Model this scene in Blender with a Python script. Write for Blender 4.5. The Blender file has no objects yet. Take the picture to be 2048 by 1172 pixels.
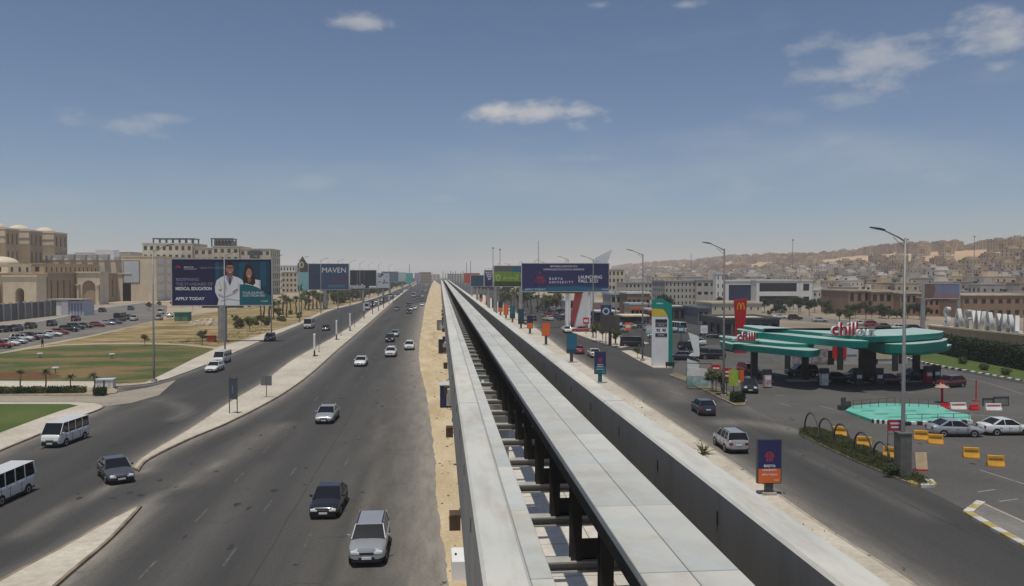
import bpy, bmesh, math, random
import numpy as np
from mathutils import Vector, Matrix
R = math.radians
rnd = random.Random(7)
sc = bpy.context.scene
col = sc.collection

# ------------------------------------------------------------------ camera, sky, sun, exposure
HAZE = 0.0002
CAM_H, FPX, PITCH, YAW = 14.5, 1600.0, math.atan(38/1600), math.atan(144/1600)
cam_d = bpy.data.cameras.new('camera')
cam_d.sensor_width = 36; cam_d.lens = 36*FPX/2048
cam_d.clip_start = 0.1; cam_d.clip_end = 30000
cam = bpy.data.objects.new('camera', cam_d); col.objects.link(cam)
cam.location = (0, 0, CAM_H); cam.rotation_euler = (math.pi/2-PITCH, 0, -YAW)
sc.camera = cam
CM = cam.rotation_euler.to_matrix()

SUN_OFF = (0.10, 0.22)            # ground shadow offset per metre of height
sd = Vector((-SUN_OFF[0], -SUN_OFF[1], 1)).normalized()
SUN_EL = math.asin(sd.z); SUN_AZ = math.atan2(sd.x, sd.y)
sl = bpy.data.lights.new('sun', 'SUN'); sl.energy = 3.9; sl.angle = R(0.5); sl.color = (1, .94, .815)
so = bpy.data.objects.new('sun', sl); col.objects.link(so); so.location = (0, 0, 200)
so.rotation_euler = sd.to_track_quat('Z', 'Y').to_euler()

sc.view_settings.view_transform = 'Standard'; sc.view_settings.look = 'None'
sc.view_settings.gamma = 1; sc.view_settings.use_curve_mapping = False
sc.view_settings.exposure = -0.38
sc.cycles.volume_bounces = 2

def pix_ray(px, py):
    return (CM @ Vector(((px-1024)/FPX, -(py-586)/FPX, -1))).normalized()

def G(px, py, z=0.0):
    """where the line of sight through a photo point meets the level z"""
    d = pix_ray(px, py); t = (z-CAM_H)/d.z
    return Vector((d.x*t, d.y*t, z))

def at(px, py, Y):
    d = pix_ray(px, py); t = Y/d.y
    return Vector((d.x*t, Y, CAM_H+d.z*t))

def top_z(base, py):
    """height of the vertical through base that reaches photo row py"""
    lo, hi = -5.0, 150.0
    inv = CM.transposed()
    for _ in range(40):
        m = (lo+hi)/2
        c = inv @ (Vector((base[0], base[1], m))-Vector((0, 0, CAM_H)))
        y = 586 - FPX*c.y/(-c.z)
        if y > py: lo = m
        else: hi = m
    return lo

w = bpy.data.worlds.new('World'); sc.world = w; w.use_nodes = True
nt = w.node_tree; nt.nodes.clear()
def wn(t, **k):
    n = nt.nodes.new(t)
    for a, b in k.items(): setattr(n, a, b)
    return n
L = nt.links.new
out = wn('ShaderNodeOutputWorld'); bg = wn('ShaderNodeBackground')
sky = wn('ShaderNodeTexSky', sky_type='NISHITA', sun_disc=False, sun_elevation=SUN_EL, sun_rotation=SUN_AZ,
         altitude=150, air_density=0.8, dust_density=1.0, ozone_density=2.6)
tc = wn('ShaderNodeTexCoord')
def wm(op, a, b=None, c=None):
    n = wn('ShaderNodeMath', operation=op)
    for i, v in enumerate((a, b, c)):
        if v is None: continue
        if isinstance(v, (int, float)): n.inputs[i].default_value = v
        else: L(v, n.inputs[i])
    return n.outputs[0]
def wdot(vec):
    n = wn('ShaderNodeVectorMath', operation='DOT_PRODUCT'); L(tc.outputs['Generated'], n.inputs[0]); n.inputs[1].default_value = vec
    return n.outputs['Value']
mp = wn('ShaderNodeMapping'); mp.inputs['Scale'].default_value = (17, 17, 36); L(tc.outputs['Generated'], mp.inputs[0])
nz = wn('ShaderNodeTexNoise'); nz.inputs['Scale'].default_value = 1.0; nz.inputs['Detail'].default_value = 9; nz.inputs['Roughness'].default_value = .58
L(mp.outputs[0], nz.inputs['Vector'])
mp2 = wn('ShaderNodeMapping'); mp2.inputs['Scale'].default_value = (2.2, 2.2, 9); mp2.inputs['Location'].default_value = (3.1, 1.7, .4); L(tc.outputs['Generated'], mp2.inputs[0])
nz2 = wn('ShaderNodeTexNoise'); nz2.inputs['Scale'].default_value = 1.0; nz2.inputs['Detail'].default_value = 8; nz2.inputs['Roughness'].default_value = .6
L(mp2.outputs[0], nz2.inputs['Vector'])
CLOUDS = [(1075, 228, 105, 30, .72), (995, 226, 58, 27, .85), (1150, 222, 45, 20, .6), (1745, 125, 120, 44, .52), (1650, 150, 70, 26, .42), (1640, 92, 66, 20, .42), (2015, 68, 80, 36, .6), (2000, 136, 34, 15, .34),
          (250, 250, 78, 26, .34), (325, 236, 48, 12, .3), (720, 40, 58, 16, .55), (1680, 200, 48, 22, .28), (1668, 282, 62, 24, .25), (1180, 316, 76, 12, .2),
          (625, 362, 60, 22, .17), (1475, 375, 90, 34, .17), (1870, 348, 60, 18, .15), (1375, 8, 44, 10, .35), (1200, 10, 40, 9, .3),
          (890, 395, 60, 16, .12), (1250, 352, 60, 16, .13), (1560, 232, 80, 20, .11)]
dens = None
nc = wm('SUBTRACT', nz.outputs['Fac'], .5)
for (px, py, a, b, s) in CLOUDS:
    c = pix_ray(px, py); r = c.cross(Vector((0, 0, 1))).normalized(); t = r.cross(c)
    u = wm('MULTIPLY', wdot(r), FPX/a); v = wm('MULTIPLY', wdot(t), FPX/b)
    q = wm('SQRT', wm('ADD', wm('MULTIPLY', u, u), wm('MULTIPLY', v, v)))
    m = wm('SUBTRACT', 1.0, q)
    m = wm('MULTIPLY_ADD', nc, 3.4, m)
    front = wm('GREATER_THAN', wdot(c), 0.5)
    mr = wn('ShaderNodeMapRange', interpolation_type='SMOOTHSTEP'); L(m, mr.inputs[0])
    mr.inputs[1].default_value = -.12; mr.inputs[2].default_value = 1.15; mr.inputs[3].default_value = 0; mr.inputs[4].default_value = s
    d_ = wm('MULTIPLY', mr.outputs[0], front)
    dens = d_ if dens is None else wm('MAXIMUM', dens, d_)
mr2 = wn('ShaderNodeMapRange', interpolation_type='SMOOTHSTEP'); L(nz2.outputs['Fac'], mr2.inputs[0])
mr2.inputs[1].default_value = .50; mr2.inputs[2].default_value = .82; mr2.inputs[4].default_value = .24
dens = wm('MAXIMUM', dens, mr2.outputs[0])
sep = wn('ShaderNodeSeparateXYZ'); L(tc.outputs['Generated'], sep.inputs[0])
above = wm('GREATER_THAN', sep.outputs['Z'], 0.0); dens = wm('MULTIPLY', dens, above)
tint = wn('ShaderNodeMix', data_type='RGBA', blend_type='MULTIPLY'); tint.inputs['Factor'].default_value = 1
L(sky.outputs[0], tint.inputs['A']); tint.inputs['B'].default_value = (.93, .965, .985, 1)
mix = wn('ShaderNodeMix', data_type='RGBA'); L(dens, mix.inputs['Factor']); L(tint.outputs['Result'], mix.inputs['A'])
mix.inputs['B'].default_value = (7.2, 7.0, 6.8, 1)
L(mix.outputs['Result'], bg.inputs['Color']); bg.inputs['Strength'].default_value = 0.105
L(bg.outputs[0], out.inputs['Surface'])

# ------------------------------------------------------------------ helpers: materials
MATS = {}
def mat(name, c, rough=.8, var=.12, scale=2.0, metal=0.0, bump=0.0, coat=0.0, emit=None, c2=None, objvar=0.0, spec=.3, detail=6, stain=None):
    if name in MATS: return MATS[name]
    m = bpy.data.materials.new(name); m.use_nodes = True; n = m.node_tree.nodes; l = m.node_tree.links
    b = n['Principled BSDF']; b.inputs['Roughness'].default_value = rough; b.inputs['Metallic'].default_value = metal
    b.inputs['Specular IOR Level'].default_value = spec
    if coat: b.inputs['Coat Weight'].default_value = coat; b.inputs['Coat Roughness'].default_value = .08
    t = n.new('ShaderNodeTexCoord'); z = n.new('ShaderNodeTexNoise'); z.inputs['Scale'].default_value = scale; z.inputs['Detail'].default_value = detail
    z.inputs['Roughness'].default_value = .62
    l.new(t.outputs['Object'], z.inputs['Vector'])
    cr = n.new('ShaderNodeValToRGB')
    ca = [max(0, x*(1-var)) for x in c]; cb = list(c2) if c2 else [min(1, x*(1+var)) for x in c]
    cr.color_ramp.elements[0].color = (*ca, 1); cr.color_ramp.elements[1].color = (*cb, 1)
    cr.color_ramp.elements[0].position = .32; cr.color_ramp.elements[1].position = .68
    l.new(z.outputs['Fac'], cr.inputs[0]); last = cr.outputs[0]
    if stain:      # streaky dirt: (colour, strength, scale vector)
        mp_ = n.new('ShaderNodeMapping'); mp_.inputs['Scale'].default_value = stain[2]
        geo = n.new('ShaderNodeNewGeometry'); l.new(geo.outputs['Position'], mp_.inputs[0])
        z2 = n.new('ShaderNodeTexNoise'); z2.inputs['Scale'].default_value = 1; z2.inputs['Detail'].default_value = 8; z2.inputs['Roughness'].default_value = .68; l.new(mp_.outputs[0], z2.inputs['Vector'])
        r2 = n.new('ShaderNodeMapRange'); l.new(z2.outputs['Fac'], r2.inputs[0]); r2.inputs[1].default_value = .47; r2.inputs[2].default_value = .72; r2.inputs[4].default_value = stain[1]
        m2 = n.new('ShaderNodeMix'); m2.data_type = 'RGBA'; l.new(r2.outputs[0], m2.inputs['Factor']); l.new(last, m2.inputs['A']); m2.inputs['B'].default_value = (*stain[0], 1); last = m2.outputs['Result']
    if objvar:
        oi = n.new('ShaderNodeObjectInfo'); hs = n.new('ShaderNodeHueSaturation')
        mr = n.new('ShaderNodeMapRange'); l.new(oi.outputs['Random'], mr.inputs[0]); mr.inputs[3].default_value = 1-objvar; mr.inputs[4].default_value = 1+objvar
        l.new(mr.outputs[0], hs.inputs['Value']); l.new(last, hs.inputs['Color']); last = hs.outputs[0]
    l.new(last, b.inputs['Base Color'])
    if bump:
        bp = n.new('ShaderNodeBump'); bp.inputs['Strength'].default_value = bump; bp.inputs['Distance'].default_value = .05
        l.new(z.outputs['Fac'], bp.inputs['Height']); l.new(bp.outputs[0], b.inputs['Normal'])
    MATS[name] = m
    return m

def flatmat(name, c, rough=.7):
    return mat(name, c, rough, var=.04, scale=.7)

def worldmat(name, c1, c2, sx=.06, sy=.06, fine=3.0, rough=.95, dust=None, c3=None, pos=(.35, .65), bump=.15):
    """ground material: broad patches, a second colour from a slower noise, fine grain"""
    if name in MATS: return MATS[name]
    m = bpy.data.materials.new(name); m.use_nodes = True; n = m.node_tree.nodes; l = m.node_tree.links
    b = n['Principled BSDF']; b.inputs['Roughness'].default_value = rough; b.inputs['Specular IOR Level'].default_value = .2
    g = n.new('ShaderNodeNewGeometry')
    def noise(s, det=6, ro=.6):
        mpn = n.new('ShaderNodeMapping'); mpn.inputs['Scale'].default_value = s; l.new(g.outputs['Position'], mpn.inputs[0])
        z = n.new('ShaderNodeTexNoise'); z.inputs['Scale'].default_value = 1; z.inputs['Detail'].default_value = det; z.inputs['Roughness'].default_value = ro
        l.new(mpn.outputs[0], z.inputs['Vector']); return z.outputs['Fac']
    n1 = noise((sx, sy, 1)); n2 = noise((fine, fine, fine), 3)
    cr = n.new('ShaderNodeValToRGB'); cr.color_ramp.elements[0].color = (*c1, 1); cr.color_ramp.elements[1].color = (*c2, 1)
    cr.color_ramp.elements[0].position, cr.color_ramp.elements[1].position = pos
    if c3:
        e = cr.color_ramp.elements.new((pos[0]+pos[1])/2); e.color = (*c3, 1)
    l.new(n1, cr.inputs[0]); last = cr.outputs[0]
    if dust:
        a = n.new('ShaderNodeAttribute'); a.attribute_name = 'dust'
        n3 = noise((1.1, .22, 1), 9, .72)
        mm = n.new('ShaderNodeMath'); mm.operation = 'MULTIPLY_ADD'; l.new(n3, mm.inputs[0]); mm.inputs[1].default_value = 1.9; mm.inputs[2].default_value = .05
        ad = n.new('ShaderNodeMath'); ad.operation = 'MULTIPLY'; l.new(a.outputs['Fac'], ad.inputs[0]); l.new(mm.outputs[0], ad.inputs[1])
        mu = n.new('ShaderNodeMath'); mu.operation = 'MULTIPLY'; l.new(a.outputs['Fac'], mu.inputs[0]); mu.inputs[1].default_value = 1.0
        mr = n.new('ShaderNodeMapRange'); l.new(ad.outputs[0], mr.inputs[0]); mr.inputs[1].default_value = .0; mr.inputs[2].default_value = 1.0
        mx = n.new('ShaderNodeMix'); mx.data_type = 'RGBA'; l.new(mr.outputs[0], mx.inputs['Factor']); l.new(last, mx.inputs['A']); mx.inputs['B'].default_value = (*dust, 1)
        last = mx.outputs['Result']
    hs = n.new('ShaderNodeMix'); hs.data_type = 'RGBA'; hs.blend_type = 'MULTIPLY'; hs.inputs['Factor'].default_value = 1
    mr2 = n.new('ShaderNodeMapRange'); l.new(n2, mr2.inputs[0]); mr2.inputs[1].default_value = .3; mr2.inputs[2].default_value = .7; mr2.inputs[3].default_value = .86; mr2.inputs[4].default_value = 1.12
    l.new(last, hs.inputs['A']); l.new(mr2.outputs[0], hs.inputs['B'])
    l.new(hs.outputs['Result'], b.inputs['Base Color'])
    if bump:
        bp = n.new('ShaderNodeBump'); bp.inputs['Strength'].default_value = bump; bp.inputs['Distance'].default_value = .03
        l.new(n2, bp.inputs['Height']); l.new(bp.outputs[0], b.inputs['Normal'])
    MATS[name] = m
    return m

# ------------------------------------------------------------------ helpers: meshes and objects
class MB:
    def __init__(s): s.v = []; s.f = []; s.m = []
    def quad(s, a, b, c, d, mi=0):
        i = len(s.v); s.v += [tuple(a), tuple(b), tuple(c), tuple(d)]; s.f.append((i, i+1, i+2, i+3)); s.m.append(mi); return s
    def poly(s, pts, mi=0):
        i = len(s.v); s.v += [tuple(p) for p in pts]; s.f.append(tuple(range(i, i+len(pts)))); s.m.append(mi); return s
    def box(s, x0, x1, y0, y1, z0, z1, mi=0):
        i = len(s.v)
        s.v += [(x0,y0,z0),(x1,y0,z0),(x1,y1,z0),(x0,y1,z0),(x0,y0,z1),(x1,y0,z1),(x1,y1,z1),(x0,y1,z1)]
        for f in ((0,3,2,1),(4,5,6,7),(0,1,5,4),(1,2,6,5),(2,3,7,6),(3,0,4,7)): s.f.append(tuple(i+k for k in f)); s.m.append(mi)
        return s
    def prism(s, pts, z0, z1, mi=0, mi_top=None, bottom=True):
        n = len(pts); i = len(s.v)
        a = sum(pts[k][0]*pts[(k+1)%n][1]-pts[(k+1)%n][0]*pts[k][1] for k in range(n))
        if a < 0: pts = pts[::-1]
        s.v += [(p[0], p[1], z0) for p in pts]+[(p[0], p[1], z1) for p in pts]
        if bottom: s.f.append(tuple(i+k for k in range(n-1, -1, -1))); s.m.append(mi)
        s.f.append(tuple(i+n+k for k in range(n))); s.m.append(mi if mi_top is None else mi_top)
        for k in range(n):
            q = (k+1) % n; s.f.append((i+k, i+q, i+n+q, i+n+k)); s.m.append(mi)
        return s
    def ring(s, rings, mi=0, cap=True, closed=True):
        i = len(s.v); n = len(rings[0])
        for r in rings: s.v += [tuple(p) for p in r]
        for a in range(len(rings)-1):
            for k in range(n if closed else n-1):
                q = (k+1) % n
                s.f.append((i+a*n+k, i+a*n+q, i+(a+1)*n+q, i+(a+1)*n+k)); s.m.append(mi)
        if cap:
            s.f.append(tuple(i+k for k in range(n-1, -1, -1))); s.m.append(mi)
            s.f.append(tuple(i+(len(rings)-1)*n+k for k in range(n))); s.m.append(mi)
        return s
    def tube(s, pts, r, n=6, mi=0):
        pts = [Vector(p) for p in pts]; rr = r if isinstance(r, (list, tuple)) else [r]*len(pts); rings = []
        for k, p in enumerate(pts):
            t = (pts[min(k+1, len(pts)-1)]-pts[max(k-1, 0)]).normalized()
            u = t.cross(Vector((0, 0, 1)));
            if u.length < .05: u = t.cross(Vector((0, 1, 0)))
            u.normalize(); v = t.cross(u)
            rings.append([p+(u*math.cos(2*math.pi*j/n)+v*math.sin(2*math.pi*j/n))*rr[k] for j in range(n)])
        return s.ring(rings, mi)
    def dome(s, c, r, h, n=16, k=6, mi=0):
        rings = [[(c[0]+r*math.cos(a)*math.cos(2*math.pi*j/n), c[1]+r*math.cos(a)*math.sin(2*math.pi*j/n), c[2]+h*math.sin(a)) for j in range(n)]
                 for a in [i/k*1.53 for i in range(k+1)]]
        return s.ring(rings, mi)
    def mesh(s, name, mats, smooth=False):
        me = bpy.data.meshes.new(name); me.from_pydata(s.v, [], s.f)
        mats = mats if isinstance(mats, (list, tuple)) else [mats]
        for m in mats: me.materials.append(m)
        me.polygons.foreach_set('material_index', s.m)
        if smooth: me.polygons.foreach_set('use_smooth', [True]*len(s.f))
        me.update(); return me
    def build(s, name, mats, parent=None, smooth=False, fix=False):
        me = s.mesh(name, mats, smooth)
        if fix:
            bm = bmesh.new(); bm.from_mesh(me); bmesh.ops.remove_doubles(bm, verts=bm.verts, dist=1e-4); bmesh.ops.recalc_face_normals(bm, faces=bm.faces); bm.to_mesh(me); bm.free()
        return link(name, me, parent)

def link(name, me, parent=None, loc=None, rz=None):
    o = bpy.data.objects.new(name, me); col.objects.link(o)
    if parent is not None: o.parent = parent
    if loc is not None: o.location = loc
    if rz is not None: o.rotation_euler = (0, 0, rz)
    return o
def tag(o, label, cat, group=None):
    o['label'] = label; o['category'] = cat
    if group: o['group'] = group
    return o
def thing(name, label, cat, loc=(0, 0, 0), rz=0, group=None):
    return tag(link(name, None, None, loc, rz), label, cat, group)
def struct(o): o['kind'] = 'structure'; return o
def stuff(o): o['kind'] = 'stuff'; return o
def repaint(o, m, i=0):
    o.material_slots[i].link = 'OBJECT'; o.material_slots[i].material = m; return o

FONT = None
def text_mesh(body, size, m, extrude=.01, bold=0.0, xs=1.0, align='CENTER', shear=0):
    cu = bpy.data.curves.new('lettering', 'FONT'); cu.body = body; cu.size = size; cu.extrude = extrude; cu.offset = bold
    cu.align_x = align; cu.align_y = 'CENTER'; cu.resolution_u = 3; cu.shear = shear
    o = bpy.data.objects.new('lettering', cu); col.objects.link(o)
    dg = bpy.context.evaluated_depsgraph_get(); dg.update()
    me = bpy.data.meshes.new_from_object(o.evaluated_get(dg)); bpy.data.objects.remove(o); bpy.data.curves.remove(cu)
    # upright in the XZ plane, facing -Y
    me.transform(Matrix(((xs, 0, 0, 0), (0, 0, -1, 0), (0, 1, 0, 0), (0, 0, 0, 1))))
    me.materials.clear(); me.materials.append(m)
    return me
def lettering(body, size, m, parent, loc, extrude=.01, bold=0.0, xs=1.0, align='CENTER', name='lettering'):
    return link(name, text_mesh(body, size, m, extrude, bold, xs, align), parent, loc)

def smooth_line(pts, k=6):
    """Catmull-Rom through the points"""
    P = [Vector(p) for p in pts]; o = []
    for i in range(len(P)-1):
        a, b, c, d = P[max(i-1, 0)], P[i], P[i+1], P[min(i+2, len(P)-1)]
        for j in range(k):
            t = j/k
            o.append(.5*((2*b)+(c-a)*t+(2*a-5*b+4*c-d)*t*t+(3*b-a-3*c+d)*t**3))
    o.append(P[-1]); return o
def offset_poly(pts, d):
    n = len(pts); P = [Vector((p[0], p[1])) for p in pts]
    A = sum(P[k].x*P[(k+1)%n].y-P[(k+1)%n].x*P[k].y for k in range(n)); sgn = 1 if A > 0 else -1
    o = []
    for k in range(n):
        e1 = (P[k]-P[k-1]).normalized(); e2 = (P[(k+1)%n]-P[k]).normalized()
        n1 = Vector((-e1.y, e1.x))*sgn; n2 = Vector((-e2.y, e2.x))*sgn
        b = n1+n2
        b = b.normalized() if b.length > .1 else n1
        s = d/max(.5, b.dot(n1)); q = P[k]+b*s
        o.append((q.x, q.y))
    return o
def pg(*pts): return [G(a, b) for a, b in pts]
def sheet(name, pts, z, m):
    b = MB(); p = [(q[0], q[1], z) for q in pts]
    n = len(p); A = sum(p[k][0]*p[(k+1)%n][1]-p[(k+1)%n][0]*p[k][1] for k in range(n))
    b.poly(p if A > 0 else p[::-1])
    return struct(b.build(name, m))
def island(name, pts, h, top_m, kerb_m, kw=.22, top_h=None):
    """kerbed raised area: the top is the structure, its kerb a part"""
    inner = offset_poly(pts, kw); th = h-.012 if top_h is None else top_h
    b = MB(); b.prism(offset_poly(pts, kw-.01), -.05, th)
    o = struct(b.build(name, top_m))
    k = MB(); n = len(pts)
    for i in range(n):
        j = (i+1) % n
        a, c, d, e = pts[i], pts[j], inner[j], inner[i]
        k.quad((a[0],a[1],-.04),(c[0],c[1],-.04),(c[0],c[1],h),(a[0],a[1],h))
        k.quad((a[0],a[1],h),(c[0],c[1],h),(d[0],d[1],h),(e[0],e[1],h))
        k.quad((e[0],e[1],h),(d[0],d[1],h),(d[0],d[1],-.04),(e[0],e[1],-.04))
    k.build('kerb', kerb_m, o, fix=True)
    return o
# ------------------------------------------------------------------ ground
from mathutils import noise as mnoise
M_sand = worldmat('sandy_earth', (.30,.245,.17), (.44,.37,.27), .02, .02, 1.5, c3=(.37,.30,.205))
M_strip = worldmat('yellow_sand', (.46,.36,.22), (.59,.49,.34), .4, .1, 4, c3=(.53,.42,.27))
M_asph = worldmat('worn_asphalt', (.053,.052,.052), (.072,.070,.069), .25, .03, 6, dust=(.28,.255,.22), rough=.9)
M_asph2 = worldmat('pale_asphalt', (.14,.13,.12), (.20,.185,.165), .1, .1, 3, rough=.95)
M_pave = worldmat('dusty_pavement', (.44,.395,.325), (.56,.51,.43), .15, .15, 2.5)
M_dust = worldmat('dusty_street', (.27,.235,.195), (.36,.315,.255), .12, .2, 3)
M_kerb = mat('kerb_stone', (.36,.31,.25), .9, .25, 1.2, bump=.2)
M_kerbd = mat('dirty_shaded_kerb', (.25,.20,.15), .9, .35, .8, bump=.2)  # dirt tones, darkened for the shadowed side of the median's kerb
M_grass = worldmat('lawn_grass', (.07,.095,.03), (.20,.14,.065), .07, .16, 1.2, c3=(.125,.118,.045), pos=(.42,.58))
M_grass2 = worldmat('green_turf', (.055,.095,.022), (.10,.125,.035), .1, .1, 3)
M_dry = worldmat('dry_grass', (.15,.13,.055), (.40,.30,.17), .09, .16, 1.0, c3=(.27,.20,.09), pos=(.38,.64))
M_bed = worldmat('red_flower_bed', (.16,.045,.03), (.13,.09,.035), .25, .4, 5)
M_slab = worldmat('site_concrete', (.50,.46,.40), (.64,.59,.52), .2, .2, 2)
M_conc = mat('cast_concrete', (.53,.545,.53), .85, .06, .18, bump=.05, c2=(.62,.595,.53), stain=((.33,.29,.23), .55, (1.6, .35, 1)))
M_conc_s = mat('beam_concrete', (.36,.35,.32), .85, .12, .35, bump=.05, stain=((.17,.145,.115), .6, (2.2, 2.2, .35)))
M_conc_d = mat('shaded_beam_concrete', (.22,.216,.205), .85, .10, .25, bump=.04, stain=((.16,.145,.125), .6, (1.8, 1.8, .3)))  # beam concrete darkened to carry the shade on the right beam's sides
M_panel = mat('walkway_concrete', (.43,.475,.49), .8, .06, .5, c2=(.57,.545,.485), objvar=.08, stain=((.36,.30,.22), .5, (.9, .9, 1)))
M_steel = mat('dark_steel', (.035,.034,.033), .6, .3, 1.5)
M_steel2 = mat('grey_steel', (.42,.42,.41), .55, .2, 1.5)
M_rust = mat('brown_steel', (.10,.065,.04), .8, .3, 3)
M_white = flatmat('white_paint', (.78,.78,.76)); M_black = flatmat('black_paint', (.012,.012,.013))
M_worn = mat('worn_road_paint', (.10,.097,.092), .9, .4, 1.5)
M_worn2 = mat('road_paint', (.26,.25,.235), .9, .3, 1.5)

base = MB(); base.quad((-7000,-1500,-.06),(7000,-1500,-.06),(7000,9000,-.06),(-7000,9000,-.06))
struct(base.build('ground', M_sand))

main_r = [(905,1250),(892,1124),(875,1010),(867,891),(853,790),(838,706),(846,640),(853,600),(862,572),(868,560)]
med_r = [(278,944),(300,920),(380,880),(462,845),(557,795),(621,750),(680,697),(745,641),(791,600),(822,575),(842,562)]
med_l = [(262,938),(290,912),(380,858),(464,802),(527,764),(589,718),(668,674),(717,642),(742,620),(783,600),(818,575),(840,562)]
left_k = [(236,783),(228,775),(262,772),(310,766),(355,752),(400,735),(457,711),(526,681),(602,648.6),(642,629),(672,618),(733,602),(780,586),(812,573),(838,562)]
corner_k = [(-140,985),(-60,936),(0,904),(74,873),(145,841),(196,822),(209,815)]
isl_r = [(283,1016),(262,1040),(215,1088),(140,1152),(60,1225)]
isl_l = [(283,1012),(225,1039),(130,1094),(22,1152),(-110,1230)]
right_e = [(2000,1290),(1802,1152),(1640,1048),(1484,938),(1387,872),(1306,818),(1240,774),(1205,751),(1150,717),(1116,692),(1068,653),(1018,616),(985,598)]

# road sheet with dust along its edges
def line_xy(pxs, k=5): return [(p.x, p.y) for p in smooth_line([G(a, b) for a, b in pxs], k)]
nx, ny = 250, 270
xs = np.linspace(-78, 125, nx); ys = 12+388*np.linspace(0, 1, ny)**1.25
gx, gy = np.meshgrid(xs, ys); P = np.stack([gx.ravel(), gy.ravel()], 1)
def seg_dist(P, line):
    d = np.full(len(P), 1e9)
    for a, b in zip(line[:-1], line[1:]):
        a = np.array(a); b = np.array(b); ab = b-a; t = np.clip(((P-a)@ab)/max(1e-9, ab@ab), 0, 1)
        d = np.minimum(d, np.hypot(*(P-a-t[:, None]*ab).T))
    return d
dust = np.zeros(len(P))
for ln, wd, s in ((main_r, 2.6, .95), (med_r, .9, .8), (med_l, .8, .6), (left_k, .9, .6), (corner_k, 1.1, .7), (isl_r, 1.0, .85), (isl_l, .6, .6), (right_e, 1.3, .7)):
    dust = np.maximum(dust, s*np.exp(-(seg_dist(P, line_xy(ln, 3))/wd)**1.3))
for ln, wd, s in (([(44,1072),(110,1028),(217,974),(255,955)], .55, .5), ([(300,800),(345,806),(372,822),(352,838)], .9, .33), ([(283,1016),(330,985),(372,966),(470,910)], .45, .55),
                  ([(372,966),(440,925),(560,850)], 1.6, .3), ([(60,905),(140,880),(240,830),(330,795)], 2.2, .17), ([(1450,845),(1500,845),(1600,862)], 1.6, .5), ([(1490,810),(1560,835)], 2.2, .45),
                  ([(765,850),(745,960),(726,1040),(690,1170)], .5, .34), ([(790,1172),(800,1000),(812,860)], .8, .16), ([(600,1172),(690,900),(760,760)], 1.8, .12), ([(330,1172),(530,930)], 1.1, .15),
                  ([(1300,850),(1420,930),(1700,1140)], .8, .16), ([(1300,760),(1345,775),(1360,800)], 2.5, .3), ([(1600,905),(1850,1030)], .9, .18)):
    dust = np.maximum(dust, s*np.exp(-(seg_dist(P, line_xy(ln, 4))/wd)**1.6))
X_, Y_ = P[:, 0], P[:, 1]
onmain = (X_ > -24) & (X_ < 2)
for c_, wd, s in ((-16.2, .9, .07), (-12.6, .9, .08), (-9, .9, .08), (-6.4, 1.2, .16)):
    dust = np.maximum(dust, onmain*s*np.exp(-((X_-c_+.012*np.maximum(0, Y_-90))/wd)**2))
verts = np.concatenate([P, np.zeros((len(P), 1))], 1)
idx = np.arange(nx*ny).reshape(ny, nx)
faces = np.stack([idx[:-1, :-1], idx[:-1, 1:], idx[1:, 1:], idx[1:, :-1]], -1).reshape(-1, 4)
me = bpy.data.meshes.new('road'); me.from_pydata(verts.tolist(), [], faces.tolist()); me.materials.append(M_asph)
at_ = me.attributes.new('dust', 'FLOAT', 'POINT'); at_.data.foreach_set('value', dust.astype(np.float32))
struct(link('road', me))
far = [at(690,600,400), at(1010,600,400), at(893,558,2600), at(838,558,2600)]
far[0].x = -62; far[1].x = 60
sheet('road', [(-60,399),(60,399),(56,900),(45,2600),(-75,2600),(-66,900)], -.01, M_asph)

# sand strip along the guideway, slab under it, verge on its right
ln = line_xy(main_r, 26)
jit = [(x+.16*mnoise.noise((y*.35, 0, 0))+.10*mnoise.noise((y*1.3, 4, 0)), y) for x, y in ln]
strip = jit+[(4, 900), (4, -30), (1.2, -30)]
sheet('sand_strip', strip, .012, M_strip)
sheet('slab', [(4,-30),(16.5,-30),(16.5,600),(4,600)], .016, M_slab)
jn = MB()
for k in range(0, 60): jn.box(4.1, 16.4, 10+k*4.6, 10.06+k*4.6, .017, .021)
jn.box(8.1, 8.16, 10, 290, .017, .0215)
struct(jn.build('slab_joint', M_kerbd))
re_ = line_xy(right_e, 5)
island('verge', re_+[(30, 560), (16.5, 560), (16.5, -30), (22.3, -30)], .10, M_pave, M_kerb)

ml, mr_ = line_xy(med_l, 5), line_xy(med_r, 5)
island('median', mr_+ml[::-1], .15, M_pave, M_kerbd, .18)
island('traffic_island', line_xy(isl_r, 5)+line_xy(isl_l, 5)[::-1], .15, M_pave, M_kerbd, .18)
lk = line_xy(left_k, 5)
far_l = [(-140, 2400), (-1800, 2400), (-1800, 60)]
sb = [(p.x, p.y) for p in pg((-350,791),(0,791),(120,791.5),(205,791),(232,787))]
island('embankment', lk+far_l+sb, .13, M_sand, M_kerb, .25)
ck = line_xy(corner_k, 5)
island('pavement', ck+[(p.x, p.y) for p in pg((205,810.5),(193,808),(161,806),(0,806),(-400,806),(-400,985))], .13, M_pave, M_kerbd, .2)
sheet('side_street', [(p.x, p.y) for p in pg((-500,806.5),(-500,790.5),(0,790.5),(205,790.5),(300,774),(352,760),(318,790),(262,806),(212,812),(195,807.5))], .004, M_dust)
sheet('lawn', [(p.x, p.y) for p in pg((-300,868),(0,868),(72,841),(120,824),(156,813),(137,810),(0,810),(-300,810))], .128, M_grass2)
sheet('hedge_bed', [(p.x, p.y) for p in pg((-300,789.5),(0,789.5),(205,789.5),(225,785),(190,778),(0,777),(-300,777))], .128, M_sand)
sheet('path', [(p.x, p.y) for p in pg((-300,776),(0,776),(195,777),(222,774),(232,770),(190,765),(0,764),(-300,764))], .126, M_pave)
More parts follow.
